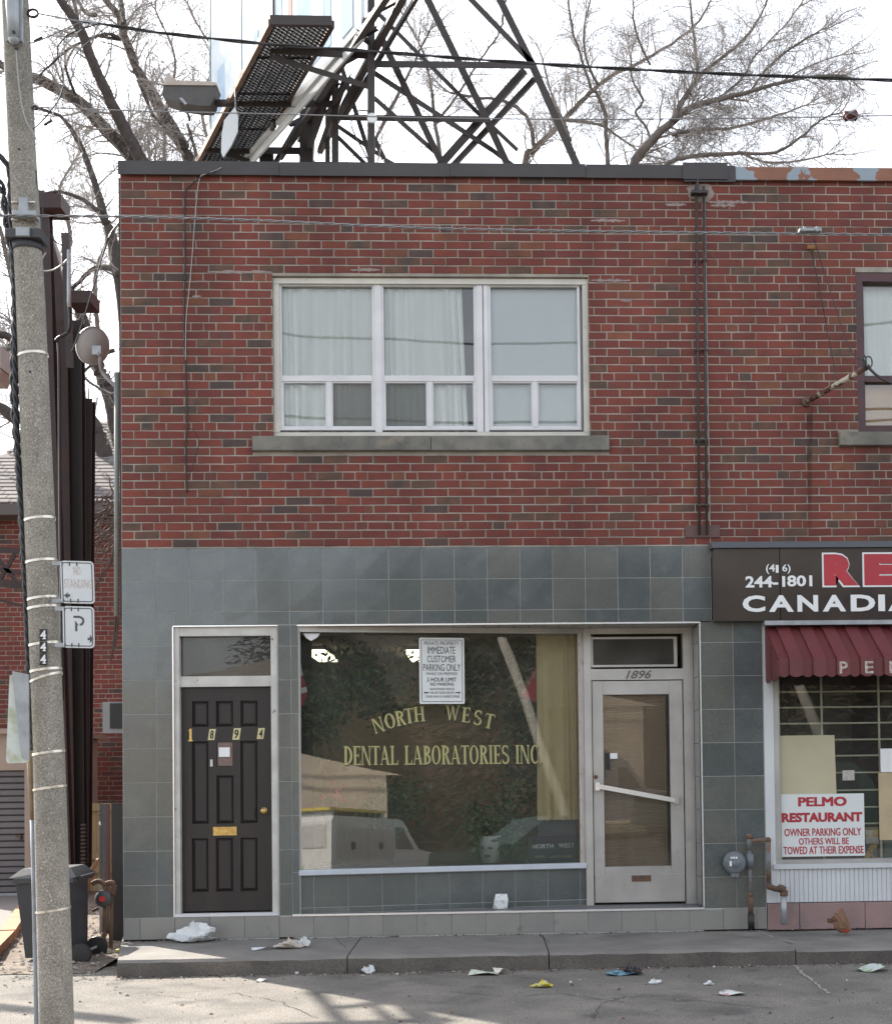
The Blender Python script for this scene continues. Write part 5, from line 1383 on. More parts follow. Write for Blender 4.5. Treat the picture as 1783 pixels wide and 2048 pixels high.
for (a, b, ya), (c_, d, yb), w in (((540, 98, 5.3), (738, 108, 5.1), 18), ((742, 127, 5.1), (1064, 130, 5.4), 13), ((432, 205, 6.7), (668, 207, 6.6), 14), ((672, 234, 6.5), (975, 238, 5.6), 12),
                               ((410, 299, 8.1), (606, 301, 8.1), 14), ((604, 326, 8.2), (1035, 332, 7.5), 8), ((540, 112, 5.3), (736, 172, 5.1), 11), ((445, 305, 8.1), (540, 335, 8.2), 10),
                               ((750, 20, 5.3), (945, 215, 5.8), 8), ((945, 215, 5.8), (1035, 300, 6.3), 8), ((760, 70, 5.2), (880, 320, 5.8), 13), ((851, -10, 5.5), (970, 232, 5.7), 14), ((970, 232, 5.7), (1022, 345, 6), 14), ((905, -40, 5.5), (1064, 125, 5.5), 11),
                               ((985, -30, 5.5), (1064, 128, 5.5), 14), ((1062, 124, 5.5), (1160, 345, 5.6), 15), ((1048, 138, 5.6), (868, 340, 6.0), 13), ((1068, 156, 5.7), (890, 345, 6.1), 10),
                               ((748, 145, 5.3), (985, 300, 6.0), 10), ((985, 300, 6.0), (1045, 345, 6.2), 9), ((748, 195, 5.3), (870, 304, 5.8), 9), ((676, 252, 6.5), (760, 310, 6.8), 8), ((674, 272, 6.6), (735, 332, 6.8), 8),
                               ((748, 276, 5.4), (768, 318, 5.5), 10), ((768, 318, 5.5), (808, 340, 5.6), 9), ((678, 118, 6.4), (745, 330, 6.6), 9), ((740, 80, 5), (716, 60, 4.6), 10), ((700, 150, 5.6), (650, 225, 6.9), 8)):
    member([(a, b, ya), (c_, d, yb)], w)
# two long chords carrying the panels
for q, w in (((((808, -10, 3.6), (640, 300, 8.4)), 16)), ((((775, -10, 3.6), (565, 305, 8.6)), 14)), ((((835, -10, 3.8), (690, 230, 6.7)), 9)), ((((730, 40, 4.6), (598, 280, 8.6)), 10))):
    member(q, w, t='bar', nm='chord')
for i in range(5):
    t0 = i/5; a = (790-190*t0, 0+270*t0, 3.8+4.5*t0); b = (752-190*(t0+.12), 0+270*(t0+.12), 3.8+4.5*(t0+.12))
    member([a, b], 7)
for q, w in ((((617, 222, 7.9), (612, 345, 7.9)), 26), (((700, 60, 5.2), (604, 330, 8.3)), 13), (((655, 150, 6.4), (548, 330, 8.5)), 9), (((600, 298, 8.1), (640, 345, 8.1)), 12), (((690, 160, 6.4), (640, 300, 7.6)), 10)):
    member(q, w, t='bar', nm='chord')
# roof-level tangle in shadow behind the catwalk
for i in range(3):
    member([(560+i*38, 318-i*6, 8.5), (600+i*38, 262-i*22, 8.3-i*.6)], 9)
# panels: one long face running back from the street
wp = mat('white_billboard_skin', (.72, .75, .78), (.66, .70, .74), .8, 1, spec=.02)
fa, fb = U(722, 50, 4.6), U(421, 386, 9.7)
z_ = fa.z; fb.z = z_
top = z_+3.6
pdir = (fb-fa); PL = pdir.length; pd = pdir.normalized(); pn = Vector((-pd.y, pd.x, 0)).normalized()
def face(t0, t1, z0, z1, m_, nm, off=0.0, th=.05):
    a, b = fa+pdir*t0, fa+pdir*t1; n_ = pn if pn.y < 0 else -pn
    a, b = a+n_*off, b+n_*off
    m = MB(); q = -n_*th
    vs = [(a.x, a.y, z0), (b.x, b.y, z0), (b.x, b.y, z1), (a.x, a.y, z1)]
    m.add(vs+[(v[0]+q.x, v[1]+q.y, v[2]) for v in vs], [(0,1,2,3),(7,6,5,4),(0,4,5,1),(1,5,6,2),(2,6,7,3),(3,7,4,0)])
    return m.build(nm, m_, RS)
# where the vertical joint at px 545 falls
def tface(px):
    r = ray(px, 0); n_ = pn; t = (fa-CAM).dot(n_)/r.dot(n_); return ((CAM+r*t)-fa).dot(pd)/PL
tj = tface(545); te = tface(421)
face(0, tj-.012, z_-.02, top, wp, 'panel'); face(tj+.012, te, z_-.02, top, wp, 'panel')
face(tj-.012, tj+.012, z_-.05, top, steel, 'panel_post', .03); face(te, te+.014, z_-.02, top, mat('teal_edge', (.05, .10, .11), rough=.5), 'panel_edge', .01)
face(.0, te, z_-.17, z_-.06, wp, 'skirt', -.02, .03)
ltb = mat('pale_blue_print', (.38, .48, .62), (.46, .55, .66), 3, 1, spec=.02); rdp = mat('pale_red_print', (.60, .40, .38), rough=1, spec=.02)
for k_, (t0, t1, za, zb, mm) in enumerate(((.16, .36, .2, 2.4, ltb), (.455, .500, .7, 2.6, ltb), (.39, .415, 1.1, 2.6, rdp), (.20, .27, .5, 1.9, mat('pale_print', (.62, .66, .70), rough=1, spec=.02)), (.04, .10, .1, .9, mat('paler_blue_print', (.45, .55, .68), rough=1, spec=.02)), (tj+.1, tj+.13, 1.2, 1.7, ltb), (te-.25, te-.01, .0, 2.9, mat('pale_grey_blue_print', (.48, .56, .64), (.66, .70, .75), 1.2, 1, spec=.02)), (te-.12, te-.06, .9, 1.9, ltb))):
    face(t0, t1, z_+za, z_+zb, mm, 'print', .006+.001*k_, .004)
# catwalk: rails, mesh bays
def cw(px, py): # point on the catwalk level
    r = ray(px, py); return CAM+r*((Zc-EYE)/r.z)
ca, cb, cc, cdx = cw(541, 50), cw(664, 52), cw(500, 332), cw(393, 332)
cl, cr_ = (cdx-ca), (cc-cb)
for A_, B_, m_ in ((ca, cdx+cl*.12, rustrail), (cb, cc+cr_*.12, rust)):
    m = MB(); m.bar(A_+Vector((0, 0, .03)), B_+Vector((0, 0, .03)), .09, .06); m.build('catwalk_rail', m_, RS)
m = MB(); m.bar(ca+Vector((0, -.03, .04)), cb+Vector((0, -.03, .04)), .12, .06); m.build('catwalk_rail', steel, RS)
meshm = mat('expanded_mesh', (.045, .04, .04), rough=.6, metal=.3)
bays_ = [(0.01, .20), (.205, .44), (.445, .70), (.705, 1.1)]
for t0, t1 in bays_:
    m = MB(); nl = int((t1-t0)*120)+1
    for i in range(nl+1):                       # cross strands, wavy
        t = t0+(t1-t0)*i/nl; A_ = ca+cl*t; B_ = cb+cr_*t; w_ = (B_-A_)
        for k in range(20):
            p = A_+w_*(k/20); q = A_+w_*((k+1)/20); o = Vector((0, .014*(1 if (k+i) % 2 else -1), 0)); o2 = -o
            m.add([p+o, q+o2, q+o2+Vector((0, .02, .045)), p+o+Vector((0, .02, .045))], [(0,1,2,3)])
    for k in range(13):
        A_ = ca+cl*t0+(cb+cr_*t0-ca-cl*t0)*(k/12); B_ = ca+cl*t1+(cb+cr_*t1-ca-cl*t1)*(k/12)
        m.bar(A_+Vector((0, 0, .02)), B_+Vector((0, 0, .02)), .014, .014)
    m.build('catwalk_mesh', meshm, RS)
    m = MB(); A_ = ca+cl*t1; B_ = cb+cr_*t1; m.bar(A_+Vector((0, 0, .03)), B_+Vector((0, 0, .03)), .03, .03); m.build('cross_rail', steel, RS)
# junction disc and loose wires on the post
m = MB(); p = U(744, 237, 4.85); m.lathe(tuple(p), [(.062, 0), (.062, .03)], 20, axis='y')
solo(m, 'junction_box', white_p, 'small round white junction box on the billboard post', 'junction box', smooth=False)
wire('loose_cable', [U(740, 222, 4.8), U(715, 222, 4.8), U(702, 245, 4.8), U(712, 275, 4.8), U(735, 318, 4.9), U(738, 345, 5)], .009, cable, 'black cable looping from the white junction box down towards the roof', 'cable')
wire('loose_cable', [U(752, 248, 4.8), U(764, 270, 4.8), U(760, 300, 4.8), U(750, 340, 5)], .008, greycable, 'grey cable hanging from the white junction box', 'cable')
# floodlight
FL = thing('floodlight', tuple(U(437, 205, 6.7)), 'large grey floodlight on an arm out from the rooftop catwalk', 'floodlight')
sc_ = scale_at(6.7); p0 = U(383, 190, 6.7)
m = MB(); top_ = [(-52, -10), (-49, -14), (45, -14), (53, -10), (52, -6)]
pr = [(-53, 9), (-51, 14), (-22, 25), (20, 31), (40, 31), (46, 22), (52, -4), (53, -9), (-50, -9)]
for (y0, y1, k0) in ((-.14, .14, 1.0),):
    m.prism([(p0.x+a/sc_, p0.z-b/sc_) for a, b in pr], 6.7+y0, 6.7+y1)
m.build('housing', mat('floodlight_grey', (.085, .078, .076), (.065, .06, .06), 6, .6), FL)
m = MB(); pr = [(-53, -9), (-49, -15), (-46, -17), (-42, -34), (-37, -32), (-34, -24), (-24, -18), (40, -17), (54, -14), (54, -9)]
m.prism([(p0.x+a/sc_, p0.z-b/sc_) for a, b in pr], 6.54, 6.86); m.build('lid', mat('pale_lid', (.50, .44, .38), (.4, .34, .30), 6, .6), FL)
m = MB(); m.tube([U(432, 207, 6.7), U(480, 206, 6.7)], .045, 10); m.build('arm', steel, FL, True)
m = MB(); m.prism([(p0.x+a/sc_, p0.z-b/sc_) for a, b in ((-20, 18), (-14, 16), (-4, 28), (-8, 30))], 6.54, 6.555); m.build('latch', galv, FL)
# hanging white blade plate
m = MB(); q = [(470, 213), (476, 232), (475, 262), (462, 290), (446, 314), (442, 305), (443, 270), (448, 240)]
m.prism([(v.x, v.z) for v in [U(a, b, 6.2) for a, b in q]], 6.2, 6.23)
solo(m, 'hanging_sign_plate', wp, 'white pointed plate hanging below the catwalk rail', 'sign plate')
wire('hanger_rod', [U(470, 178, 6.3), U(471, 215, 6.21)], .012, galv, 'short rod that holds the white pointed plate', 'rod', k=2)

# ================================================================== SIDE-YARD STEEL COLUMNS (second billboard)
CS = thing('steel_sign_columns', tuple(U(140, 1745, 1.2)[:2])+(LOT,), 'tall rust brown steel columns of a billboard between the pole and the brick building', 'billboard frame')
def col_(px0t, px1t, pyt, px0b, px1b, pyb, Y, m_, nm='column', d=.12):
    m = MB(); a, b, c_, e = U(px0t, pyt, Y), U(px1t, pyt, Y), U(px1b, pyb, Y), U(px0b, pyb, Y)
    fl = .012
    m.prism([(a.x, a.z), (b.x, b.z), (c_.x, c_.z), (e.x, e.z)], Y, Y+fl)
    m.prism([((a.x+b.x)/2-.008, a.z), ((a.x+b.x)/2+.008, b.z), ((c_.x+e.x)/2+.008, c_.z), ((c_.x+e.x)/2-.008, e.z)], Y+fl, Y+d)
    m.prism([(a.x, a.z), (b.x, b.z), (c_.x, c_.z), (e.x, e.z)], Y+d, Y+d+fl)
    return m.build(nm, m_, CS)
vdark = mat('near_black_steel', (.022, .018, .018), (.016, .014, .014), 4, .6)  # near-black steel of the darker columns, downspout and box cover
yb_ = 1760
col_(75, 89, 380, 112, 136, yb_, 1.5, steel); col_(84, 96, 400, 122, 142, yb_, 1.0, rust)
col_(122, 137, 465, 132, 146, 735, .9, steel, 'flat_bar', .02)
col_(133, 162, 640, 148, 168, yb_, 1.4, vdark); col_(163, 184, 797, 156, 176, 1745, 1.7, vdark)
col_(100, 134, 640, 124, 150, yb_, 1.3, rust)
for (a, b, c_, d) in ((75, 128, 395, 423), (141, 188, 588, 612)):
    m = MB(); p, q = U(a, (c_+d)/2, 1.0), U(b, (c_+d)/2, 1.0); m.box(p.x, q.x, .9, 1.2, U(a, d, 1.0).z, U(a, c_, 1.0).z); m.build('cross_beam', rust, CS)
m = MB(); m.prism([(v.x, v.z) for v in [U(a, b, 2.0) for a, b in ((84, 425), (92, 440), (120, 540), (140, 620), (150, 700), (120, 700), (96, 600))]], 2.0, 2.06); m.build('slanted_panel', rust, CS)
m = MB(); m.prism([(v.x, v.z) for v in [U(a, b, 2.1) for a, b in ((88, 425), (123, 512), (123, 545), (98, 450))]], 2.08, 2.12); m.build('slanted_panel_edge', cream_al, CS)
m = MB(); m.tube([U(138, 500, .8), U(138, 600, .8), U(139, 615, .8)], .02, 8); m.build('grey_conduit', galv, CS, True)
m = MB(); m.tube(curve([U(138, 610, .8), U(138, 660, .8), U(112, 680, .8), (U(118, 710, .8)), U(120, 1000, .8), U(125, 1400, .8)], 5), .016, 6); m.build('black_conduit', cable, CS, True)
for i in range(14):
    m = MB(); p = U(167, 1650+i*7.5, .98); m.box(p.x-.02, p.x+.02, .95, 1.0, p.z-.009, p.z+.009); m.build('bolt', rust, CS)
for (a, b, c_, d, w) in ((-20, 1098, 60, 1104, 11), (-20, 1165, 60, 1172, 14), (-10, 1108, 35, 1165, 8), (30, 1108, 0, 1160, 7), (-20, 1195, 120, 1232, 5), (-20, 1135, 60, 1150, 8)):
    m = MB(); m.bar(U(a, b, 2.4), U(c_, d, 2.4), w/scale_at(2.4)); m.build('brace_or_shadow_bar', rust, CS)
def shade_src(px, py, t):
    p = G(px, py, LOT); return p-Vector((LDIR.x*cos(SUN_EL), LDIR.y*cos(SUN_EL), -sin(SUN_EL)))*t
for (a, b, c_, d, w) in ((606, 1958, 700, 2062, .07), (655, 2018, 900, 1994, .07), (806, 2004, 880, 2062, .12), (740, 2004, 800, 2060, .05), (560, 2052, 900, 2040, .09), (-60, 2008, 250, 2042, .16)):  # unseen bars out of view, added to cast the lattice shadows on the lot
    m = MB(); m.bar(shade_src(a, b, 9.6), shade_src(c_, d, 9.6), w); m.build('brace_or_shadow_bar', steel, CS)
m = MB(); p = U(8, 742, 1.5); m.box(p.x-.2, p.x+.07, 1.2, 1.6, U(8, 752, 1.5).z, U(8, 710, 1.5).z); m.prism([(p.x-.2, U(8, 753, 1.5).z), (p.x+.06, U(8, 753, 1.5).z), (p.x+.02, U(8, 775, 1.5).z), (p.x-.1, U(8, 775, 1.5).z)], 1.25, 1.55)
solo(m, 'sign_lamp', mat('pale_lamp_housing', (.45, .44, .43), (.40, .37, .32), 4, .5), 'pale boxy sign lamp half hidden behind the pole', 'lamp')
wire('loose_cable', [U(92, 505, .6), U(84, 520, .6), (U(84, 540, .6)), U(105, 540, .6), U(125, 528, .6), U(137, 515, .7)], .008, greycable, 'pale cable loop slung between the steel columns', 'cable')

# satellite dish, mast and box on the side of the building
MS = thing('conduit_mast', (UX(233, 1230, .3), .3, UZ(233, 1232, .3)), 'grey green service conduit running up the side of the brick building', 'conduit')
m = MB(); m.tube([U(233, 1232, .3), U(233.5, 745, .3)], .023, 10); m.build('tube', mat('green_grey_pipe', (.24, .27, .26), (.20, .22, .21), 5, .5), MS, True)
SD = thing('satellite_dish', tuple(U(232, 775, .35)), 'grey satellite dish on a bent arm at the corner of the brick building', 'satellite dish')
ctr = U(189, 693, .3); nrm = Vector((-.60, .70, .36)).normalized()
m = MB(); u_ = nrm.cross(Vector((0, 0, 1))).normalized(); v_ = u_.cross(nrm); vs, fs = [], []
nr, nk = 6, 28
for s_ in (0, .012):
    for i in range(nr+1):
        rr_ = i/nr
        for k in range(nk):
            t = 2*pi*k/nk; vs.append(ctr+u_*(.16*rr_*cos(t))+v_*(.175*rr_*sin(t))+nrm*(.045*rr_*rr_-s_))
for o in (0, (nr+1)*nk):
    for i in range(nr):
        for k in range(nk):
            a, b = o+i*nk+k, o+i*nk+(k+1) % nk; fs.append((a, b, b+nk, a+nk))
for k in range(nk): a, b = nr*nk+k, nr*nk+(k+1) % nk; o = (nr+1)*nk; fs.append((a, b, b+o, a+o))
m.add(vs, fs); m.build('reflector', mat('dish_grey', (.36, .33, .32), (.32, .29, .29), 5, .5), SD, True)
m = MB(); m.tube(curve([ctr-nrm*.04, U(200, 715, .22), U(203, 740, .32), U(215, 757, .32), U(233, 774, .32)], 4), .018, 8); m.build('arm', mat('arm_grey', (.28, .26, .27), rough=.5), SD, True)
m = MB(); q = ctr-nrm*.05+Vector((.0, -.02, -.03)); m.box(q.x-.03, q.x+.05, q.y-.03, q.y+.04, q.z-.05, q.z+.03); m.build('mount', galv, SD)
m = MB(); m.tube([ctr-nrm*.0-v_*.16, ctr+nrm*.16-v_*.14], .009, 6); q = ctr+nrm*.18-v_*.12; m.box(q.x-.02, q.x+.02, q.y-.03, q.y+.03, q.z-.02, q.z+.025); m.build('feed_horn', galv, SD)
m = MB(); a = U(210, 1436, .5); m.box(a.x, XL-.0, .42, .62, U(210, 1467, .5).z, U(210, 1405, .5).z)
EB = solo(m, 'electric_box', mat('box_grey', (.26, .26, .26), (.22, .22, .22), 4, .5), 'grey electrical box on the side wall of the brick building', 'electric box')
m = MB(); m.box(a.x+.07, XL+0, .405, .419, U(210, 1458, .5).z, U(210, 1408, .5).z); m.build('cover', vdark, EB)
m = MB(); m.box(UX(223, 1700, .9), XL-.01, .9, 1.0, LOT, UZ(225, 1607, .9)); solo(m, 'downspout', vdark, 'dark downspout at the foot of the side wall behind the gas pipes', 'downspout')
m = MB(); m.tube([U(209, 1608, 1.6), (UX(209, 1608, 1.6), 1.6, LOT)], .055, 12); solo(m, 'fence_post', mat('grey_post', (.16, .17, .165), rough=.7), 'grey round post in front of the yellow timber fence', 'post', smooth=True)
# side gas riser
SG2 = thing('gas_riser', (UX(212, 1916, .15), .15, LOT), 'brown gas riser with dark dial and red centre at the corner of the building', 'gas meter')
gq = .15
for q, r in (([(208, 1918), (208, 1780)], .018), ([(221, 1914), (224, 1775)], .018)):
    pipe(SG2, [U(a, b, gq) for a, b in q], r, pipe_r)
pipe(SG2, curve([U(184, 1768, gq), U(195, 1763, gq), U(208, 1768, gq), U(210, 1785, gq)], 4), .022, pipe_r); pipe(SG2, curve([U(208, 1770, gq), U(220, 1766, gq), U(228, 1770, gq), U(226, 1790, gq)], 4), .024, pipe_r)
m = MB(); p = U(206, 1798, gq-.04); m.lathe((p.x, gq, p.z), [(.06, 0), (.075, .015), (.075, .045), (.05, .06)], 20, axis='y'); m.build('regulator', mat('dark_regulator', (.06, .06, .065), rough=.5), SG2, True)
m = MB(); m.lathe((p.x, gq-.06, p.z), [(.026, 0), (.026, .012)], 16, axis='y'); m.build('red_cap', redpaint, SG2)
for b in (1870, 1895): 
    m = MB(); m.ball(tuple(U(208, b, gq)), .028, 5); m.build('fitting', pipe_r, SG2, True)

# wheelie bin
by = -.15; bc = U(112, 1945, by)
BN = thing('wheelie_bin', (bc.x, by, LOT), 'dark grey wheeled rubbish bin standing behind the concrete pole', 'bin')
bx0, bx1 = UX(52, 1790, by), UX(160, 1790, by); tz = UZ(110, 1752, by)
m = MB(); ix = .05
vs = [(bx0+.06, by-.20, LOT+.05), (bx1-.02, by-.20, LOT+.05), (bx1-.0, by+.22, LOT+.05), (bx0+.06, by+.22, LOT+.05), (bx0, by-.27, tz), (bx1-.01, by-.27, tz), (bx1-.01, by+.27, tz), (bx0, by+.27, tz)]
m.add(vs, [(0,3,2,1),(4,5,6,7),(0,1,5,4),(1,2,6,5),(2,3,7,6),(3,0,4,7)])
plast = mat('dark_grey_plastic', (.036, .040, .046), (.030, .033, .038), 4, .45)
m.box(bx0-.015, bx1+.03, by-.29, by+.29, tz-.04, tz+.004); m.build('body', plast, BN)
m = MB(); lx_ = bx0-.05
m.add([(lx_, by-.28, tz+.005), (bx1+.05, by-.28, tz+.005), (bx1+.05, by+.28, tz+.005), (lx_, by+.28, tz+.005), (lx_+.08, by-.2, tz+.075), (bx1-.02, by-.2, tz+.085), (bx1-.02, by+.2, tz+.085), (lx_+.08, by+.2, tz+.075)],
      [(0,3,2,1),(4,5,6,7),(0,1,5,4),(1,2,6,5),(2,3,7,6),(3,0,4,7)]); m.build('lid', plast, BN)
m = MB(); m.tube([(bx1+.06, by-.2, tz-.0), (bx1+.06, by+.2, tz-.0)], .014, 8); m.build('handle', plast, BN)
for yy in (by-.27, by+.22):
    m = MB(); p = U(164, 1918, by-.25); m.lathe((p.x, yy, LOT+.09), [(.088, 0), (.092, .01), (.092, .04), (.088, .05), (.03, .052)], 24, axis='y'); m.build('wheel', black, BN)
m = MB(); m.tube([(p.x, by-.27, LOT+.09), (p.x, by+.25, LOT+.09)], .012, 8); m.build('axle', galv, BN)

# ================================================================== BACK HOUSE, GARAGE, FENCE, TIMBER
HY = 9.0
hx0, hx1 = UX(-120, 1300, HY), UX(330, 1300, HY)
HB = thing('brick_house', (hx0, HY, LOT), 'red brick house with grey shingled hip roof behind the side yard', 'house')
ze = UZ(120, 1040, HY)
m = MB(); m.box(hx0, hx1, HY-.0035, HY+6, LOT, ze); m.build('wall', mortar, HB)
zb2 = UZ(120, 1612, HY)
nb2 = int((ze-zb2)/.0746)
vis = lambda x, z: True
lay_bricks(HB, hx0, hx1, ze, zb2, HY, nb2, (), 300, rank=lambda b: abs(b[0]-UX(205, 1300, HY)) if b[2] > .15 else 50+abs(b[0]), seed=31)
m = MB(); m.box(hx0-.3, hx1+.3, HY-.45, HY-.40, ze+.0, ze+.17); m.box(hx0-.3, hx1+.3, HY-.40, HY, ze, ze+.03); m.build('eaves', mat('dark_gutter', (.09, .075, .07), rough=.6), HB)
ev = ze+.17; rz_ = UZ(150, 845, 12.5)
rl, rr2 = UX(130, 850, 12.5), hx1+.3
m = MB(); ex0 = hx0-.3
m.add([(ex0, HY-.45, ev), (rr2, HY-.45, ev), (rr2, 12.5, rz_), (rl, 12.5, rz_), (ex0, 15.5, ev)], [(0,1,2,3),(0,3,4)]); m.build('roof', mat('roof_under', (.14, .125, .12), rough=.9), HB)
m = MB(); nrow = 24; random.seed(8)
for i in range(nrow):
    t0, t1 = i/nrow, (i+1)/nrow+.01
    y0, y1 = HY-.45+(12.95-HY)*t0, HY-.45+(12.95-HY)*t1; z0, z1 = ev+(rz_-ev)*t0, ev+(rz_-ev)*t1
    xl_ = ex0+(rl-ex0)*t0; x = xl_+(.15 if i % 2 else 0)
    while x < rr2:
        wd = .30; m.add([(x+.006, y0, z0+.03), (x+wd-.006, y0, z0+.03), (x+wd-.006, y1, z1+.012), (x+.006, y1, z1+.012), (x+.006, y0, z0+.01), (x+wd-.006, y0, z0+.01)], [(0,1,2,3),(4,5,1,0)], random.randrange(3)); x += wd
tag(m.build('shingles', [mat('shingle_a', (.165, .145, .14), rough=.95, grain=.2), mat('shingle_b', (.20, .178, .17), rough=.95, grain=.2), mat('shingle_c', (.145, .128, .125), rough=.95, grain=.2)], HB), kind='stuff')
# garage
GY = 5.3
gx0, gx1 = UX(-160, 1600, GY), UX(60, 1600, GY)
GA = thing('garage', (gx0, GY, LOT), 'beige rendered garage with dark grey slatted roller door', 'garage')
gz1 = UZ(40, 1468, GY); dzt = UZ(20, 1541, GY); dxr = UX(49, 1650, GY); 
m = MB(); m.box(dxr, gx1, GY, GY+3, LOT, gz1); m.box(gx0, dxr-.001, GY, GY+3, dzt, gz1); m.box(gx0, gx1+.1, GY-.1, GY+3.1, gz1, gz1+.06); m.build('wall', mat('beige_render', (.40, .32, .26), (.35, .28, .23), 2, .9), GA)
ns_ = 19; zb_ = LOT+.12
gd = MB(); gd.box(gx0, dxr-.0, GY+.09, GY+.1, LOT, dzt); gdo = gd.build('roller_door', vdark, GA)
for i in range(ns_):
    z0 = zb_+(dzt-zb_)*i/ns_; z1 = zb_+(dzt-zb_)*(i+1)/ns_
    m = MB(); m.chbox(gx0, dxr-.002, GY+.06, GY+.088, z0+.006, z1-.006, .01); m.build('slat', mat('grey_slat', (.14, .13, .135), (.12, .11, .115), 3, .5), gdo)
m = MB(); m.box(gx0, dxr-.003, GY+.04, GY+.08, LOT, zb_-.002); m.build('bottom_bar', galv, gdo)
m = MB(); p = U(40, 1672, GY+.03); m.box(p.x-.06, p.x+.02, GY+.03, GY+.058, p.z-.008, p.z+.008); m.box(p.x-.01, p.x+.012, GY+.02, GY+.055, p.z-.05, p.z+.01); m.build('door_latch', pipe_r, gdo)
# fence
FY = 6.2
fx0, fx1 = UX(120, 1700, FY), UX(300, 1700, FY)
FN = thing('timber_fence', (fx0, FY, LOT), 'yellow new timber fence panel behind the rusty columns', 'fence')
x = fx0; ft1, fz_ = UZ(180, 1607, FY), UZ(180, 1760, FY)
fm = mat('new_timber', (.45, .36, .20), (.36, .28, .15), 3, .8, stretch=(8, 1, .6)); k = 0
while x < fx1:
    m = MB(); o = .03 if k % 2 else 0
    m.box(x, x+.135, FY-.02+o, FY+o, LOT, ft1); m.build('plank', fm, FN); x += .125; k += 1
for z in (LOT+.3, ft1-.75, ft1-.1):
    m = MB(); m.box(fx0, fx1, FY-.06, FY-.021, z, z+.09); m.build('rail', fm, FN)
# timber kerb pieces
tm = mat('orange_timber', (.36, .21, .11), (.28, .16, .09), 4, .85)
for (a, b), (c_, d), lb in (((-30, 1905), (14, 1862), 'near piece of orange timber edging beside the garage drive'), ((16, 1860), (50, 1808), 'far piece of orange timber edging running to the garage')):
    p, q = G(a, b, LOT+.12), G(c_, d, LOT+.12); m = MB(); m.bar(p-Vector((0, 0, .05)), q-Vector((0, 0, .05)), .10, .14); solo(m, 'timber_edging', tm, lb, 'timber edging')
m = MB(); m.quad((-14, -.9, LOT+.055), (UX(8, 1880, 0), -.9, LOT+.055), (UX(45, 1810, 4.9), 5.28, LOT+.09), (-14, 5.28, LOT+.09)); tag(m.build('drive', mat('drive_concrete', (.20, .185, .175), (.17, .16, .15), 1, .9), None), kind='structure')
# junk pile of branches and boards by the fence
JP = [((188, 1745), (160, 1800), .02), ((196, 1720), (170, 1760), .025), ((150, 1790), (172, 1840), .018), ((200, 1760), (165, 1772), .016), ((235, 1800), (185, 1822), .014)]
for i, (a, b, r) in enumerate(JP):
    m = MB(); m.tube([U(*a, 1.6+.2*i), U(*b, 1.3+.2*i)], r, 6)
    solo(m, 'scrap_wood', [tm, fm, barkpale, pipe_r, bark][i], ['orange scrap pole leaning low by the fence', 'pale timber batten leaning towards the grey post', 'dead branch lying behind the bin', 'thin rusty rod lying by the fence', 'dark stick on the gravel behind the gas riser'][i], 'scrap')

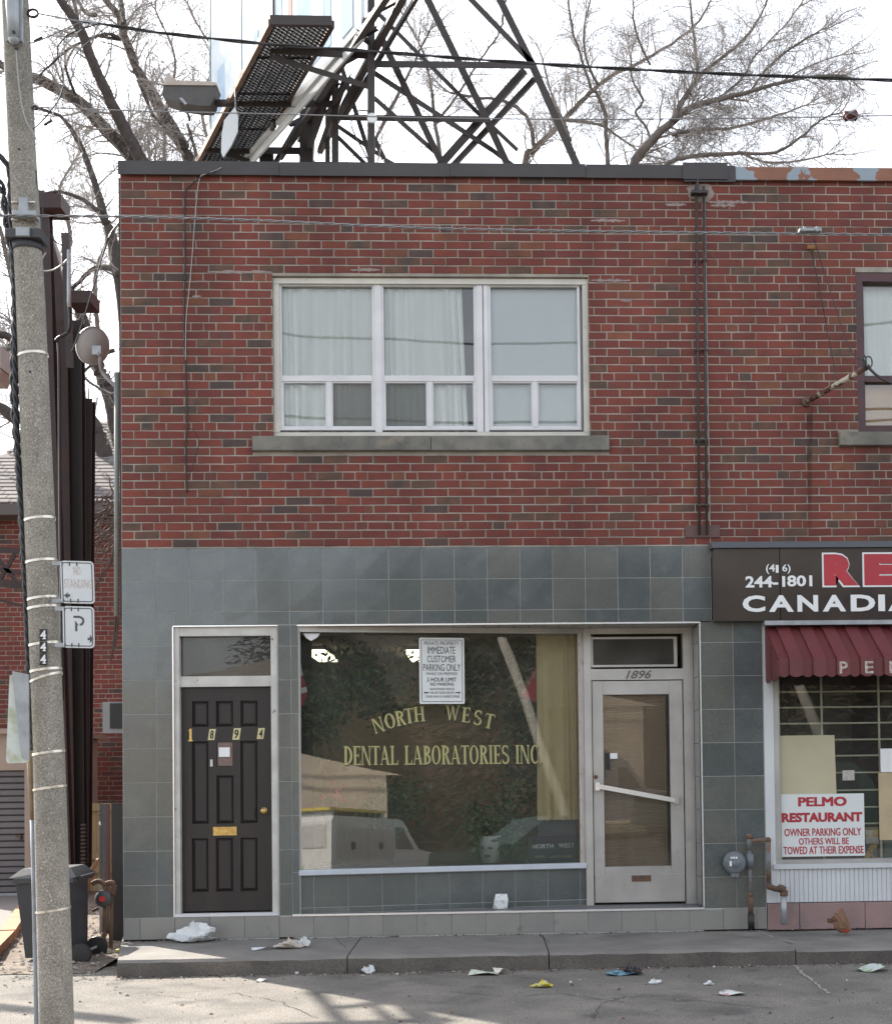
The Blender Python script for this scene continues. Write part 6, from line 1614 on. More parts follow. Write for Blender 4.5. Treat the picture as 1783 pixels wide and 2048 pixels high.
# ================================================================== TREES
def build_tree(label, limbs, Y, seed, cat='bare tree', crown_scale=1.0, base=None, dens=1.0, box=(-200, 2000, -260, 1100), avoid=None, tw=twig, group='bare trees behind the buildings'):
    rnd = random.Random(seed); sc = scale_at(Y)
    root = thing('bare_tree', base, label, cat, group)
    tr_ = MB(); cr = MB()
    def put(pts, dY):
        out = []
        for i, (x, y) in enumerate(pts): out.append(U(x, y, Y+dY[0]+(dY[1]-dY[0])*i/max(1, len(pts)-1)))
        return out
    def sprout(x, y, ang, L, lev, dy0, r0):
        if y < box[2] or y > box[3] or x < box[0] or x > box[1]: return
        n = [6, 5, 4, 3][lev]
        pts = [(x, y)]; a = ang; stepL = L/n
        curl = rnd.uniform(-.12, .12)
        for i in range(n):
            a += rnd.gauss(0, .17)+curl
            # gentle upward pull
            a += .05*sin(a-(-pi/2))*(-1)
            pts.append((pts[-1][0]+cos(a)*stepL, pts[-1][1]+sin(a)*stepL))
        dy1 = dy0+rnd.uniform(-.5, .5)*L/80
        rs = [r0*(1-.75*i/n) for i in range(n+1)]
        cr.tube(put(pts, (dy0, dy1)), rs, 4 if lev == 0 else 3, cap=False)
        if lev >= 3: return
        k = [int(L/7.5), int(L/6), int(L/5.5)][lev]*dens
        k = int(k+rnd.random())
        for j in range(k):
            t = (.12 + .88*(j+rnd.random())/max(k, 1)); i = min(int(t*n), n-1); f_ = t*n-i
            px = pts[i][0]+(pts[i+1][0]-pts[i][0])*f_; py = pts[i][1]+(pts[i+1][1]-pts[i][1])*f_
            aa = atan2(pts[i+1][1]-pts[i][1], pts[i+1][0]-pts[i][0])
            sgn = 1 if rnd.random() < .5 else -1
            sprout(px, py, aa+sgn*rnd.uniform(.35, 1.1), L*rnd.uniform(.25, .55)*(1.1-.4*t), lev+1, dy0+(dy1-dy0)*t, max(r0*.45*(1-.5*t), .0030))
    for lm in limbs:
        pts = [(a, b) for a, b, w_ in lm]; ws = [w_ for *_, w_ in lm]
        dY = (rnd.uniform(-.4, .4), rnd.uniform(-1.2, 1.2))
        q = []; qw = []; dd = []
        cp = curve([(a, b, w_) for a, b, w_ in lm], 5)
        for p in cp: q.append((p.x+rnd.uniform(-1.2, 1.2), p.y+rnd.uniform(-1, 1))); qw.append(max(p.z, 1.5))
        P3 = put(q, dY); tr_.tube(P3, [w_/2/sc for w_ in qw], 9)
        Ltot = sum(sqrt((a[0]-b[0])**2+(a[1]-b[1])**2) for a, b in zip(q, q[1:]))
        k = int(Ltot/13*dens)
        for j in range(k):
            t = (j+rnd.random())/k*(len(q)-1); i = int(t); f_ = t-i
            if i >= len(q)-1: continue
            px = q[i][0]+(q[i+1][0]-q[i][0])*f_; py = q[i][1]+(q[i+1][1]-q[i][1])*f_
            aa = atan2(q[i+1][1]-q[i][1], q[i+1][0]-q[i][0]); w_ = qw[i]
            if w_ > 15 and rnd.random() < .35: continue
            sgn = 1 if rnd.random() < .5 else -1
            sprout(px, py, aa+sgn*rnd.uniform(.3, 1.15), crown_scale*rnd.uniform(45, 130)*(.6+.4*min(1, w_/8)), 0, dY[0]+(dY[1]-dY[0])*t/len(q), min(max(w_*.16, 1.3), 3.2)/2/sc*1.6)
        e = q[-1]; aa = atan2(e[1]-q[-3][1], e[0]-q[-3][0])
        for s_ in (-.35, .1, .4): sprout(e[0], e[1], aa+s_, crown_scale*rnd.uniform(60, 110), 0, dY[1], 1.6/sc)
    # roots of the limbs down to the ground
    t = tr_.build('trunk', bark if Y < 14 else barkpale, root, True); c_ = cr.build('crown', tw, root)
    return root
def bpt(px, Y): return (UX(px, 600, Y), Y, LOT)
LT = [[(400, 700, 60), (330, 430, 44), (285, 338, 30), (215, 262, 26), (160, 205, 24), (110, 175, 22), (55, 150, 20), (0, 128, 15), (-60, 100, 10)],
      [(400, 700, 60), (350, 430, 40), (292, 338, 26), (255, 270, 25), (222, 205, 22), (190, 135, 20), (160, 60, 18), (122, 0, 16), (90, -70, 12), (70, -160, 8)],
      [(430, 700, 60), (410, 430, 40), (385, 335, 27), (352, 270, 26), (310, 200, 24), (275, 140, 20), (248, 70, 17), (236, 30, 15), (205, -10, 12), (170, -80, 8)],
      [(250, 50, 9), (242, 0, 9), (240, -70, 6)], [(190, 30, 8), (165, 20, 7), (140, -40, 5)], [(160, 60, 8), (148, 0, 7), (140, -60, 5)],
      [(275, 160, 7), (310, 235, 7), (350, 270, 6), (372, 310, 6)], [(200, 72, 6), (240, 78, 7), (210, 68, 6), (150, 90, 5), (100, 130, 4), (65, 165, 3)],
      [(190, 252, 7), (150, 185, 6), (130, 130, 5)], [(375, 250, 6), (390, 300, 6), (398, 335, 5)], [(380, 240, 5), (365, 210, 4), (330, 170, 3)]]
build_tree('bare tree with three dark leaning limbs rising from behind the brick roof', LT, 12.5, 5, base=bpt(430, 12.5), dens=1.0)
LT2 = [[(300, 1300, 60), (270, 1080, 40), (240, 985, 34), (215, 930, 33), (196, 870, 31), (178, 835, 28), (155, 810, 24), (110, 800, 18), (40, 835, 24), (0, 815, 20), (-60, 790, 14)],
       [(300, 1200, 50), (262, 960, 38), (238, 880, 34), (222, 800, 32), (205, 755, 30), (185, 700, 28), (165, 640, 24), (150, 600, 20), (120, 540, 12), (100, 470, 8)],
       [(270, 800, 30), (245, 600, 26), (233, 530, 24), (222, 475, 22), (206, 425, 18), (190, 370, 14), (170, 310, 12), (152, 275, 10), (120, 232, 7), (70, 215, 5)],
       [(206, 425, 10), (185, 412, 9), (160, 396, 8), (120, 383, 6), (84, 388, 5), (40, 400, 4)],
       [(240, 548, 15), (215, 535, 13), (190, 536, 10), (165, 556, 9), (140, 582, 7)],
       [(-20, 668, 16), (10, 670, 15), (27, 684, 13), (10, 700, 12), (-20, 715, 14)],
       [(228, 700, 9), (205, 712, 8), (190, 725, 7), (165, 745, 5)], [(155, 745, 5), (195, 775, 5), (228, 790, 5)]]
build_tree('thick bare tree glimpsed between the steel columns and the brick corner', LT2, 10.8, 9, base=bpt(300, 10.8), dens=.75, crown_scale=.7)
# broken brush by the wall
bm = MB(); random.seed(12)
for i in range(70):
    x, y = random.uniform(180, 232), random.uniform(985, 1130); pts = [(x, y)]; a = random.uniform(0, 6.28)
    for k in range(5): a += random.gauss(0, .4); pts.append((pts[-1][0]+cos(a)*11, pts[-1][1]+sin(a)*9))
    bm.tube([U(p[0], p[1], 4.0) for p in pts], [.012, .011, .009, .007, .005, .004], 4)
for q in ([(228, 1095), (220, 1130), (205, 1145), (190, 1180)], [(232, 1230), (228, 1280), (222, 1320)], [(230, 1180), (236, 1240), (228, 1300)]):
    bm.tube(curve([U(a, b, 1.5) for a, b in q], 4), .012, 5)
solo(bm, 'dead_vine', barkpale, 'tangle of pale dead vine beside the brick building', 'vine')
RT = [[(1300, 700, 40), (1290, 420, 26), (1266, 335, 20), (1300, 283, 18), (1350, 238, 15), (1385, 213, 13), (1430, 200, 11), (1500, 182, 8), (1560, 165, 7), (1630, 152, 5), (1690, 150, 4)],
      [(1345, 240, 13), (1362, 205, 12), (1382, 175, 10), (1410, 140, 8), (1450, 110, 7), (1490, 75, 6), (1520, 30, 5), (1540, -20, 4), (1550, -90, 3)],
      [(1388, 170, 8), (1394, 140, 7), (1390, 100, 6), (1384, 50, 5), (1378, -10, 4), (1360, -80, 3)],
      [(1250, 420, 16), (1330, 332, 10), (1370, 315, 9), (1420, 309, 9), (1480, 306, 7), (1550, 304, 6), (1600, 275, 5), (1640, 240, 4), (1680, 225, 3)],
      [(1480, 306, 5), (1540, 325, 5), (1600, 320, 4), (1650, 310, 3)],
      [(1500, 182, 5), (1540, 130, 5), (1590, 90, 4), (1640, 60, 3)], [(1430, 200, 6), (1480, 160, 5), (1510, 110, 4), (1560, 60, 3), (1600, 10, 3)],
      [(1345, 270, 8), (1400, 258, 7), (1460, 256, 6), (1540, 235, 5), (1610, 210, 3)], [(1560, 165, 4), (1620, 130, 3), (1680, 110, 3)]]
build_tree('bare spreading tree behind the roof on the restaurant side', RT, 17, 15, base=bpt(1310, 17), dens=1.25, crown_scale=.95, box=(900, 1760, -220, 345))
RT2 = [[(1060, 600, 30), (1050, 335, 14), (1066, 300, 13), (1100, 268, 12), (1135, 232, 11), (1170, 195, 10), (1215, 155, 8), (1270, 128, 7), (1330, 95, 6), (1390, 50, 5), (1420, 0, 4)],
       [(1215, 420, 12), (1216, 335, 10), (1212, 280, 8), (1210, 230, 8), (1195, 190, 7), (1180, 170, 6), (1160, 110, 5), (1145, 60, 5), (1136, 0, 4), (1130, -60, 3)],
       [(1066, 290, 9), (1060, 250, 8), (1040, 220, 8), (1000, 200, 7), (955, 195, 5), (900, 185, 4)],
       [(1150, 345, 8), (1140, 290, 8), (1130, 250, 7), (1112, 215, 6), (1100, 180, 5), (1085, 120, 4)],
       [(1120, 240, 6), (1200, 250, 5), (1260, 290, 4)], [(1195, 170, 6), (1170, 110, 5), (1170, 40, 4), (1190, -30, 3)],
       [(1302, 283, 6), (1290, 250, 5), (1270, 225, 5), (1285, 200, 5), (1265, 160, 4), (1260, 110, 4)], [(1300, 130, 5), (1270, 60, 4), (1265, 0, 3)], [(900, 420, 10), (870, 250, 8), (860, 160, 6), (840, 90, 5), (800, 20, 4)],
       [(870, 250, 6), (920, 180, 5), (960, 120, 4), (1000, 60, 4), (1010, 0, 3)], [(760, 400, 10), (745, 300, 9), (790, 200, 7), (830, 120, 5), (860, 60, 4)]]
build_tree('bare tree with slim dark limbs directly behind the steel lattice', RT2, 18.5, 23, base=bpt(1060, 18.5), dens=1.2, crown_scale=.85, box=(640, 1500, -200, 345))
LT3 = [[(60, 900, 16), (30, 600, 12), (10, 500, 9), (-10, 420, 6)], [(110, 620, 9), (140, 480, 8), (120, 380, 6), (150, 320, 4)], [(200, 700, 10), (190, 560, 8), (215, 470, 6), (190, 420, 5)], [(20, 1000, 14), (60, 760, 10), (20, 640, 7)], [(430, 400, 8), (420, 300, 7), (400, 200, 6), (430, 120, 5), (390, 40, 4)], [(330, 400, 8), (330, 250, 6), (350, 120, 5), (310, 20, 4)]]
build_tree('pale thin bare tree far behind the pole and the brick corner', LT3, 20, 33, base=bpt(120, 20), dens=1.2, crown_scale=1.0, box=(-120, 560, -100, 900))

# ================================================================== SHOP DISPLAY
def leaves(mb, px0, px1, py0, py1, Y0, Y1, n, s0, s1, mi=(0, 1), rnd=None):
    r = rnd or random
    for i in range(n):
        p = U(r.gauss((px0+px1)/2, (px1-px0)/4.2), r.gauss((py0+py1)/2, (py1-py0)/4), r.uniform(Y0, Y1)); s = r.uniform(s0, s1)
        a, b = r.uniform(0, 6.28), r.uniform(-.8, .8); d = Vector((cos(a)*cos(b), sin(b)*.7, sin(a)*cos(b))).normalized()*s
        e = Vector((-sin(a), r.uniform(-.5, .5), cos(a))).normalized()*s*.42
        mb.add([p-d, p-e+Vector((0, .3*s, 0)), p+d, p+e], [(0,1,2),(0,2,3)], r.choice(mi))
random.seed(77)
PLM = [leafg, leafg2, pink]
def plant(px0, px1, py0, py1, Y0, Y1, n, label, flowers=0, stems=(), s=(.02, .05)):
    t = thing('climbing_plant', (UX((px0+px1)/2, py1, Y0), Y0, UZ(880, py1, Y0)), label, 'plant', 'plants behind the shop glass')
    m = MB(); leaves(m, px0, px1, py0, py1, Y0, Y1, n, *s)
    leaves(m, px0, px1, py0, py1, Y0, Y1, flowers, .012, .022, (2,))
    m.build('foliage', PLM, t)
    m = MB()
    for q in stems: m.tube(curve([U(a, b, (Y0+Y1)/2) for a, b in q], 4), .005, 5)
    if stems: m.build('stem', barkpale, t)
    return t
plant(600, 690, 1320, 1500, .5, 1.2, 700, 'dense dark climbing plant filling the shop window beside the pier', 0, [[(640, 1740), (650, 1600), (640, 1450), (660, 1330)]])
plant(650, 850, 1285, 1440, .6, 1.6, 900, 'climbing plant trained under the shop ceiling around the lights', 6, [[(650, 1330), (700, 1310), (760, 1350), (820, 1340)], [(640, 1320), (690, 1380), (740, 1360)], [(735, 1440), (740, 1380), (735, 1300)]])
plant(1010, 1085, 1310, 1650, .9, 1.25, 800, 'tall climbing plant with pink flowers in front of the ochre drape', 10, [[(1050, 1720), (1060, 1600), (1045, 1500), (1060, 1400), (1050, 1310)]])
plant(720, 850, 1560, 1660, .5, .9, 420, 'low bushy plant on the shop window shelf behind the lettering', 0, [[(780, 1740), (790, 1680), (770, 1600)]])
plant(920, 1060, 1590, 1725, .5, .85, 420, 'low plant with pink flowers around the white bucket', 14, [[(990, 1740), (1000, 1680), (985, 1600)]])
plant(1080, 1140, 1330, 1400, .6, .9, 60, 'thin vine tip reaching across the top of the ochre drape', 0, [[(1050, 1330), (1090, 1360), (1140, 1355)]])
plant(860, 1010, 1300, 1420, 1.2, 2.4, 420, 'hanging plant in the dim back of the shop', 10)
# red flowers by the pier
m = MB(); leaves(m, 662, 692, 1570, 1605, .42, .5, 40, .012, .028, (2,)); leaves(m, 640, 652, 1590, 1602, .42, .5, 14, .01, .02, (2,))
FLW = thing('flower_stems', tuple(U(675, 1730, .5)), 'coral red artificial flowers on stems in the shop window near the pier', 'flowers')
m.build('petals', [leafg, leafg2, mat('coral_petal', (.65, .12, .12), rough=.6)], FLW); m = MB()
for a in (668, 676, 688, 645): m.tube([U(a, 1590, .46), U(a+4, 1735, .46)], .003, 4)
m.build('stem', leafg, FLW)
# white bucket
m = MB(); p = U(980, 1735, .5); m.lathe((p.x, .62, wz0-.02), [(.085, 0), (.11, .26), (.115, .27), (.105, .27), (.08, .02)], 20)
solo(m, 'bucket', mat('white_bucket', (.60, .62, .62), rough=.5), 'white plastic bucket on the window shelf among the low plants', 'bucket', smooth=True)
# box sign
NB = thing('display_board', tuple(U(1105, 1728, .62)), 'dark display board with crossed white instruments and company name in the shop window corner', 'sign')
Yb = .62
def q2(px, py): return UX(px, 1680, Yb), UZ(1105, py, Yb)
a, b = q2(1076, 1672), q2(1153, 1617); m = MB(); m.box(a[0], b[0], Yb, Yb+.02, a[1], b[1]); m.build('upper_board', mat('slate_board', (.055, .065, .075), (.10, .11, .12), 6, .5), NB)
a, b = q2(1057, 1726), q2(1155, 1673); m = MB(); m.box(a[0], b[0], Yb, Yb+.03, a[1], b[1]); m.build('lower_board', mat('navy_board', (.02, .025, .05), rough=.4), NB)
m = MB(); y = Yb-.002
for s_ in ([(1093, 1642), (1104, 1634), (1118, 1628), (1128, 1622)], [(1093, 1623), (1106, 1630), (1118, 1636), (1128, 1641)], [(1078, 1629), (1086, 1623)], [(1131, 1623), (1139, 1629)]):
    m.add([v for pl in band([q2(*p) for p in s_], [.014]*len(s_)) for v in [(x, y, z) for x, z in pl]], [tuple(range(4*i, 4*i+4)) for i in range(len(s_)-1)])
m.build('emblem', mat('pale_emblem', (.55, .65, .68), rough=.5), NB)
for body, x0, x1, p0, p1, nm, mm in (('NORTH', 1064, 1106, 1688, 1697, 'lettering', white_p), ('WEST', 1116, 1148, 1687, 1696, 'lettering', white_p), ('DENTAL', 1069, 1090, 1711, 1716, 'lettering', goldlet), ('LABORATORIES', 1098, 1142, 1711, 1716, 'lettering', goldlet)):
    m = MB(); a, b = q2(x0, p1), q2(x1, p0); text_into(m, body, a[0], b[0], a[1], b[1], Yb-.002, 0, .02); m.build(nm, mm, NB)
# pennant
PE = thing('pennant', tuple(U(1065, 1340, .55)), 'small red pennant with cheering words hanging in the shop window', 'pennant')
m = MB(); v3 = [U(a, b, .55) for a, b in ((1070, 1335), (1041, 1390), (1083, 1410))]
m.prism([(v.x, v.z) for v in v3], .55, .553); m.build('cloth', mat('red_cloth', (.45, .03, .05), rough=.8), PE)
a, b = U(1045, 1388, .54), U(1072, 1343, .54)
vs, fs = text_polys('GO CANADA!', .02); mxx = max(v[0] for v in vs); Lg = (b-a).length; dr_ = (b-a).normalized(); up_ = Vector((-dr_.z, 0, dr_.x))
m = MB(); m.add([a+dr_*(v[0]/mxx*Lg)+up_*(v[1]*.03-.005) for v in vs], fs); m.build('lettering', goldlet, PE)
# flag at the edge
FG = thing('flag', tuple(U(603, 1330, .3)), 'red and white flag hanging inside the glass at the pier', 'flag')
for k_, (q, mm) in enumerate((([(600, 1315), (603, 1335), (606, 1352), (600, 1352)], white_p), ([(600, 1353), (606, 1353), (612, 1372), (600, 1376)], _M['red_cloth']), ([(600, 1377), (612, 1373), (614, 1384), (600, 1388)], white_p), ([(600, 1389), (614, 1385), (606, 1412), (600, 1412)], _M['red_cloth']))):
    m = MB(); v3 = [U(a, b, .14) for a, b in q]; m.prism([(v.x, v.z) for v in v3], .14, .143); m.build('stripe', mm, FG)
m = MB(); m.tube([U(1150, 1540, .55), U(1138, 1625, .62)], .008, 6); solo(m, 'walking_stick', mat('black_orange_stick', (.03, .03, .03), (.35, .12, .03), 3, .4, lo=.55, hi=.6), 'dark stick leaning in the shop window corner above the display board', 'stick')

# ================================================================== LITTER
random.seed(31)
def crumple(px, py, wpx, hpx, z, name, m_, label, cat='litter', seed=1, group=None, flat=.6):
    r = random.Random(seed); p = G(px, py, z); s = FPX/(p.y+DIST); w_, h_ = wpx/s, hpx/s
    m = MB(); n = 13; vs, fs = [], []; hpx *= .85; h_ = hpx/s; ph_ = [r.uniform(0, 6.28) for _ in range(6)]
    off = [[.88+.2*sin(3*pi*k/n+ph_[0]+.5*i)+.12*sin(7*pi*k/n+ph_[1]-.9*i)+r.uniform(-.13, .13) for k in range(2*n)] for i in range(n+1)]
    for i in range(n+1):
        th = pi*i/n
        for k in range(2*n):
            ph = pi*k/n; f_ = off[i][k]; zz_ = max(0.0, cos(th)*.5+.5)
            vs.append((p.x+sin(th)*cos(ph)*w_/2*f_, p.y+sin(th)*sin(ph)*w_*.35*f_, z+.002+zz_*h_*(f_ if i < n-1 else .0)*(.75+.5*sin(ph*2+seed))))
    for i in range(n):
        for k in range(2*n): a, b = i*2*n+k, i*2*n+(k+1) % (2*n); fs.append((a, a+2*n, b+2*n, b))
    m.add(vs, fs); return solo(m, name, m_, label, cat, group)
def flyer(px, py, wpx, hpx, z, ang, m_, name, label, cat='paper', curl=.02, asp=.6):
    p = G(px, py, z); s = FPX/(p.y+DIST); w_ = wpx/s; h_ = w_*asp
    m = MB(); n = 6; vs = []; r = random.Random(int(px)); u_ = Vector((cos(ang), sin(ang), 0)); v_ = Vector((-sin(ang), cos(ang), 0))
    ph = r.uniform(0, 3)
    for j in range(n+1):
        for i in range(n+1):
            a, b = i/n-.5, j/n-.5; q = p+u_*a*w_+v_*b*h_
            vs.append((q.x, q.y, z+.004+curl*(.5+.5*sin(a*5+ph+b*3))+r.uniform(0, .002)))
    m.add(vs, [(j*(n+1)+i, j*(n+1)+i+1, (j+1)*(n+1)+i+1, (j+1)*(n+1)+i) for j in range(n) for i in range(n)])
    return solo(m, name, m_, label, cat)
crumple(388, 1884, 92, 34, 0, 'plastic_bag', trash_w, 'crumpled white plastic bag against the base tiles below door 1894', 'plastic bag', 3)
crumple(575, 1897, 58, 17, 0, 'foam_wrapper', mat('beige_foam', (.55, .49, .42), (.48, .42, .36), 9, .7), 'beige foam wrapper lying near the kerb edge', 'litter', 5)
crumple(606, 1894, 24, 18, 0, 'paper_cup', trash_w, 'pale cup end at the tip of the foam wrapper', 'cup', 6)
flyer(528, 1900, 50, 12, 0, .5, trash_w, 'paper_strip', 'white paper strip trailing over the kerb edge', 'paper', .02, .22)
CN = thing('milk_carton', TS(Vector((su(997, 1800), -.08, ZSTEP))), 'white carton with grey print leaning on the green tiles under the shop window', 'carton')
u0 = su(997, 1800); h_ = 30/222
m = MB(); m.T = lambda p: TS(Vector((u0+p.x*cos(.1)+p.z*.12, -.07+p.y, ZSTEP+p.z)))
m.box(-.06, .06, -.04, .04, .003, h_*.62); m.add([(-.06, -.04, h_*.62), (.06, -.04, h_*.62), (.06, .04, h_*.62), (-.06, .04, h_*.62), (-.055, 0, h_), (.05, 0, h_)], [(0,1,5,4),(2,3,4,5),(1,2,5),(3,0,4)]); m.build('carton_body', mat('carton_white', (.66, .68, .68), (.35, .38, .38), 25, .5, lo=.58, hi=.62), CN)
crumple(738, 1948, 26, 15, LOT, 'paper_ball', trash_w, 'small white paper ball on the asphalt below the kerb', 'paper', 8)
m = MB(); m.bar(G(590, 1946, LOT+.012), G(648, 1943, LOT+.012), .018, .012); solo(m, 'white_stick', trash_w, 'thin white stick lying at the foot of the kerb', 'stick')
flyer(968, 1949, 60, 12, LOT, -.15, mat('printed_flyer_a', (.62, .65, .54), (.35, .42, .30), 18, .6, lo=.55, hi=.62), 'paper_flyer', 'pale green printed flyer on the asphalt below the carton', asp=.75)
flyer(1000, 1946, 26, 12, LOT+.01, .4, mat('printed_flyer_b', (.60, .56, .52), (.55, .25, .10), 30, .6, lo=.6, hi=.64), 'paper_flyer', 'small folded flyer lying over the end of the pale green one', asp=.8, curl=.035)
crumple(1084, 1975, 44, 12, LOT, 'snack_packet', mat('yellow_wrapper', (.60, .52, .06), (.45, .45, .35), 25, .4, lo=.5, hi=.6), 'crushed yellow snack packet on the asphalt', 'packet', 11)
flyer(1238, 1950, 52, 12, LOT, .1, mat('blue_magazine', (.16, .34, .42), (.03, .06, .09), 30, .4, lo=.47, hi=.53), 'magazine', 'blue magazine lying open on the asphalt beside a black bag', 'magazine', asp=.8)
crumple(1268, 1950, 36, 17, LOT, 'black_bag', mat('black_plastic', (.02, .018, .022), rough=.35), 'small crumpled black bag beside the blue magazine', 'bag', 13)
crumple(1309, 1968, 26, 8, LOT, 'paper_ball', trash_w, 'flat white scrap between the black bag and the next scrap', 'paper', 15)
crumple(1417, 1971, 20, 9, LOT, 'paper_ball', trash_w, 'white scrap nearest the red edged flyer', 'paper', 17)
flyer(1462, 1990, 50, 14, LOT, -.25, mat('flyer_c', (.64, .66, .64), (.35, .33, .28), 24, .5, lo=.58, hi=.62, c3=(.5, .04, .06), s3=7, lo3=.6, hi3=.62), 'paper_flyer', 'white flyer with a red edge on the asphalt', asp=.7)
flyer(1742, 1942, 58, 22, LOT, -.5, mat('magazine_d', (.58, .64, .62), (.30, .42, .16), 16, .4, lo=.52, hi=.58), 'magazine', 'open magazine on the asphalt below the brown paper bag', 'magazine', asp=.9, curl=.04)
flyer(522, 1964, 22, 6, LOT, .2, mat('grey_scrap', (.5, .5, .48), rough=.8), 'paper_scrap', 'small curled grey scrap on the sunlit asphalt', 'paper', asp=.5)
m = MB(); p = G(1682, 1868, 0); a = Vector((p.x-.055, p.y, .165)); b = Vector((p.x+.05, p.y-.05, .03)); rb_ = random.Random(4)
axs = [b, b.lerp(a, .25), b.lerp(a, .5), b.lerp(a, .75), a]; rs_ = [.03, .06, .075, .07, .085]; nn = 14; vs = []; dd = (a-b).normalized(); uu = dd.cross(Vector((0, 1, 0))).normalized(); ww = dd.cross(uu)
for q, r_ in zip(axs, rs_):
    for k in range(nn): t = 2*pi*k/nn; f_ = rb_.uniform(.68, 1.2); vs.append(q+(uu*cos(t)+ww*sin(t)*.7)*r_*f_+dd*rb_.uniform(-.02, .02))
m.add(vs, [(i*nn+k, i*nn+(k+1) % nn, (i+1)*nn+(k+1) % nn, (i+1)*nn+k) for i in range(4) for k in range(nn)]+[tuple(range(nn))])
CP = solo(m, 'paper_bag', mat('brown_red_bag', (.19, .105, .065), (.36, .05, .03), 9, .85, lo=.56, hi=.6), 'crushed brown paper bag with red print on the walkway by the restaurant', 'paper bag', smooth=False)
crumple(1707, 1852, 30, 22, 0, 'napkin', trash_w, 'white napkin against the pink blocks beside the brown paper bag', 'napkin', 21)
crumple(1601, 1854, 26, 12, 0, 'foam_cup', trash_w, 'white foam piece by the foot of the grey gas pipe', 'cup', 22)
crumple(1768, 1850, 16, 18, 0, 'tissue', trash_w, 'small white tissue against the pink blocks at the photo edge', 'tissue', 23)
crumple(1565, 1856, 38, 8, 0, 'black_rag', mat('black_rag', (.03, .03, .03), rough=.9), 'black rag around the foot of the grey gas pipe', 'rag', 24)
crumple(222, 1912, 40, 12, LOT, 'plastic_bag', mat('grey_yellow_trash', (.45, .45, .40), (.5, .42, .10), 14, .6, lo=.5, hi=.6), 'grey and yellow plastic litter around the brown gas riser', 'plastic bag', 25)
crumple(62, 1935, 26, 8, LOT, 'paper_ball', trash_w, 'small pale scrap on the gravel near the pole', 'paper', 26)

# ================================================================== ACROSS THE STREET (what the glass reflects)
gr = MB(); gr.quad((-60, -60, LOT-.008), (60, -60, LOT-.008), (60, -19, LOT-.008), (-60, -19, LOT-.008)); tag(gr.build('far_verge', mat('dry_lawn', (.17, .15, .09), (.12, .12, .06), .7, .95), None), kind='structure')
OB = thing('brick_bungalow', (4, -36, LOT), 'brown brick house across the street, seen only as a reflection', 'house')
m = MB(); m.box(-6, 24, -42, -36, LOT, 6.6); m.build('wall', mat('brown_brick_far', (.11, .055, .042), (.08, .045, .038), 8, .9), OB)
m = MB(); m.prism([(-7, 6.5), (25, 6.5), (21, 9.6), (-3, 9.6)], -42.5, -35.5); m.build('roof', mat('roof_far', (.06, .055, .05), rough=.9), OB)
for x in (-2, 3, 8, 12): 
    m = MB(); m.box(x, x+1.4, -36.0, -35.95, .9, 2.3); m.build('window', mat('far_window', (.05, .06, .07), rough=.1), OB)
OB2 = thing('beige_house', (-4, -26, LOT), 'beige house with a pitched roof across the street, seen only as a reflection', 'house')
m = MB(); m.box(-12, 4.7, -31, -26, LOT, 3.3); m.prism([(-12.5, 3.3), (5.2, 3.3), (-4, 5.2)], -31, -26.2); m.build('wall', mat('beige_far', (.48, .40, .32), (.42, .35, .28), 2, .9), OB2)
for x in (-8, -3, 1.6): 
    m = MB(); m.box(x, x+1.3, -25.99, -25.9, .8, 2.2); m.build('window', _M['far_window'], OB2)
def bushy(px, py, r, h, n, label, seed, s=.15):
    t = thing('evergreen_tree', (px, py, LOT), label, 'tree', 'evergreens across the street'); rr_ = random.Random(seed)
    m = MB(); m.tube([(px, py, LOT), (px, py, h*.8)], [.2, .05], 7); m.build('trunk', bark, t)
    m = MB()
    for i in range(n):
        z = LOT+.4+h*rr_.random()**1.2; R = r*(1-(z/h)**2*.6)*rr_.uniform(.3, 1.15); a = rr_.uniform(0, 6.28); p = Vector((px+cos(a)*R, py+sin(a)*R, z))
        d = Vector((cos(a), sin(a), rr_.uniform(-.6, .3)))*s*rr_.uniform(.6, 1.4); e = Vector((-sin(a), cos(a), rr_.uniform(-.4, .4)))*s*.5
        m.add([p-d, p-e, p+d, p+e], [(0,1,2),(0,2,3)], rr_.randrange(2))
    m.build('crown', [mat('evergreen_a', (.022, .032, .017), rough=1, spec=.1), mat('evergreen_b', (.030, .040, .022), rough=1, spec=.1)], t)
for i, (x, y, r, h, n) in enumerate(((3.4, -34, 3.0, 10, 15000), (9.2, -29, 3.4, 10, 15000), (-2.0, -34.2, 2.6, 9, 10000), (13.5, -29, 3.6, 9.5, 10000), (-7, -34, 2.4, 7, 4000), (6.6, -24, 1.2, 2.1, 3500), (19, -28, 3.4, 9, 8000))):
    bushy(x, y, r, h, n, ['tallest evergreen across the street, in front of the brown brick house', 'evergreen across the street between the tallest one and the next', 'evergreen across the street in front of the beige house corner', 'evergreen across the street near the end of the brick house', 'smaller evergreen in front of the beige house', 'low round evergreen shrub on the far verge', 'last evergreen along the far verge'][i], 40+i)
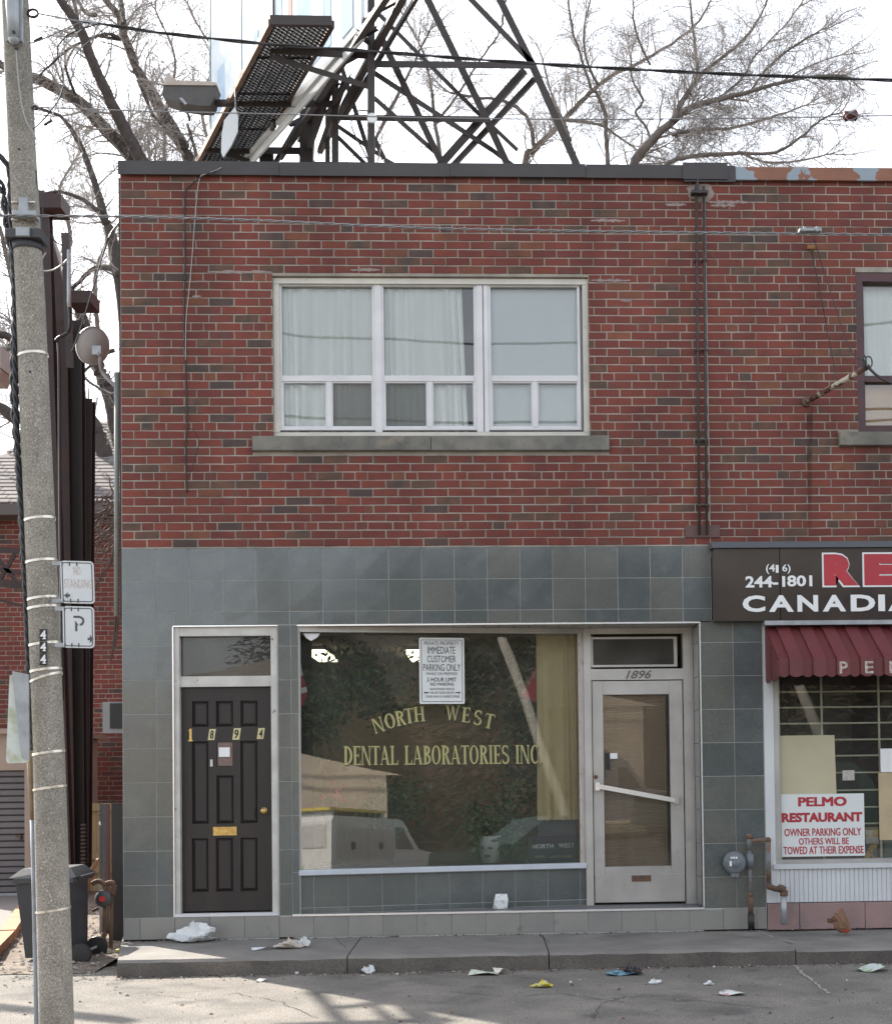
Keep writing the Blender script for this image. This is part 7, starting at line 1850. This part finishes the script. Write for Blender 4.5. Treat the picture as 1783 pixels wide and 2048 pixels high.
def vehicle(name, origin, ang, prof, glass, width, mbody, label, cat, wheels, extras=()):
    t = thing(name, tuple(origin), label, cat); ca_, sa_ = cos(ang), sin(ang)
    def T(p): return Vector((origin[0]+p.x*ca_-p.y*sa_, origin[1]+p.x*sa_+p.y*ca_, origin[2]+p.z))
    m = MB(); m.T = T; m.prism(prof, -width/2, width/2); m.build('body', mbody, t)
    for q in glass:
        for s_ in (-1, 1):
            m = MB(); m.T = T; y = s_*(width/2+.006); m.prism(q, min(y, y-s_*.004), max(y, y-s_*.004)); m.build('side_window', mat('car_glass', (.02, .025, .03), rough=.08), t)
    for (x, r) in wheels:
        for s_ in (-1, 1):
            m = MB(); m.T = T; m.lathe((x, s_*(width/2-.02)+.1, r), [(r*.5, -.02), (r*.9, 0), (r, .03), (r, .18), (r*.9, .21), (r*.5, .2)], 18, axis='y'); m.build('wheel', black, t)
    for nm, (x0, x1, y0, y1, z0, z1), mm in extras:
        m = MB(); m.T = T; m.box(x0, x1, y0, y1, z0, z1); m.build(nm, mm, t)
wcar = mat('white_truck_paint', (.68, .66, .64), rough=.3)
trk = [(-2.7, .45), (-2.7, 1.75), (-2.6, 1.85), (.2, 1.85), (.5, 1.8), (1.3, 1.15), (2.4, 1.05), (2.55, .9), (2.55, .45)]
vehicle('pickup_truck', (2.3, -18.0, LOT-.01), radians(-50), trk, [[(.1, 1.15), (.1, 1.65), (.45, 1.65), (1.05, 1.15)]], 1.85, wcar, 'white service pickup with boxed bed, seen only as a reflection in the shop glass', 'pickup truck', [(-1.8, .36), (1.7, .36)],
        [('tail_light', (-2.72, -2.701, -.9, -.65, .85, 1.15), redpaint), ('roof_rack', (-2.4, .1, -.7, .7, 1.98, 2.04), mat('yellow_ladder', (.55, .42, .06), rough=.5)), ('rack_post', (-2.3, -2.2, -.7, .7, 1.851, 1.979), galv), ('rack_post', (-.1, .0, -.7, .7, 1.851, 1.979), galv), ('side_door', (-2.5, -1.2, .926, .94, .95, 1.6), mat('truck_panel', (.50, .48, .47), rough=.35)), ('side_door', (-1.15, .0, .926, .94, .95, 1.6), _M['truck_panel']), ('door_handle', (-1.9, -1.75, .941, .96, 1.15, 1.3), black), ('door_handle', (-.7, -.55, .941, .96, 1.15, 1.3), black), ('rear_door', (-2.72, -2.701, -.8, .8, 1.2, 1.68), _M['truck_panel']), ('number_plate', (-2.73, -2.701, -.2, .25, .7, .85), mat('plate_yellow', (.5, .45, .2), rough=.5)), ('bumper', (-2.85, -2.7, -.9, .9, .4, .55), black)])
car = [(-2.2, .42), (-2.25, .98), (-2.1, 1.3), (-1.7, 1.66), (.2, 1.70), (1.0, 1.18), (2.1, 1.02), (2.2, .48)]
vehicle('parked_car', (5.3, -13.9, LOT-.01), radians(172), car, [[(-1.9, 1.14), (-1.6, 1.56), (-.35, 1.6), (-.35, 1.14)], [(-.25, 1.14), (-.25, 1.6), (.2, 1.6), (.8, 1.17)]], 1.75, mat('dark_green_paint', (.015, .035, .03), rough=.2), 'dark green estate car, seen only as a reflection in the shop glass', 'car', [(-1.4, .32), (1.35, .32)])
FP = thing('leaning_pole', (9.6, -22.5, LOT), 'grey leaning pole across the street, seen only as a reflection', 'pole'); m = MB(); m.tube([(9.6, -22.5, LOT), (7.0, -22.5, 7.5)], [.17, .12], 10); m.build('shaft', polec, FP, True)
for k, (z, s_) in enumerate(((10.1, .35), (10.5, .5), (12.9, .9), (9.7, .25))):
    wire('street_wire', [(-14, -20-.2*k, z+.2*k), (-4, -20, z-s_), (4, -20, z-s_*1.1), (16, -20-.2*k, z+.1)], .035, cable, ['lowest', 'third highest', 'second highest', 'highest'][[3, 0, 1, 2].index(k)]+' utility wire along the far side of the street', 'overhead wire')
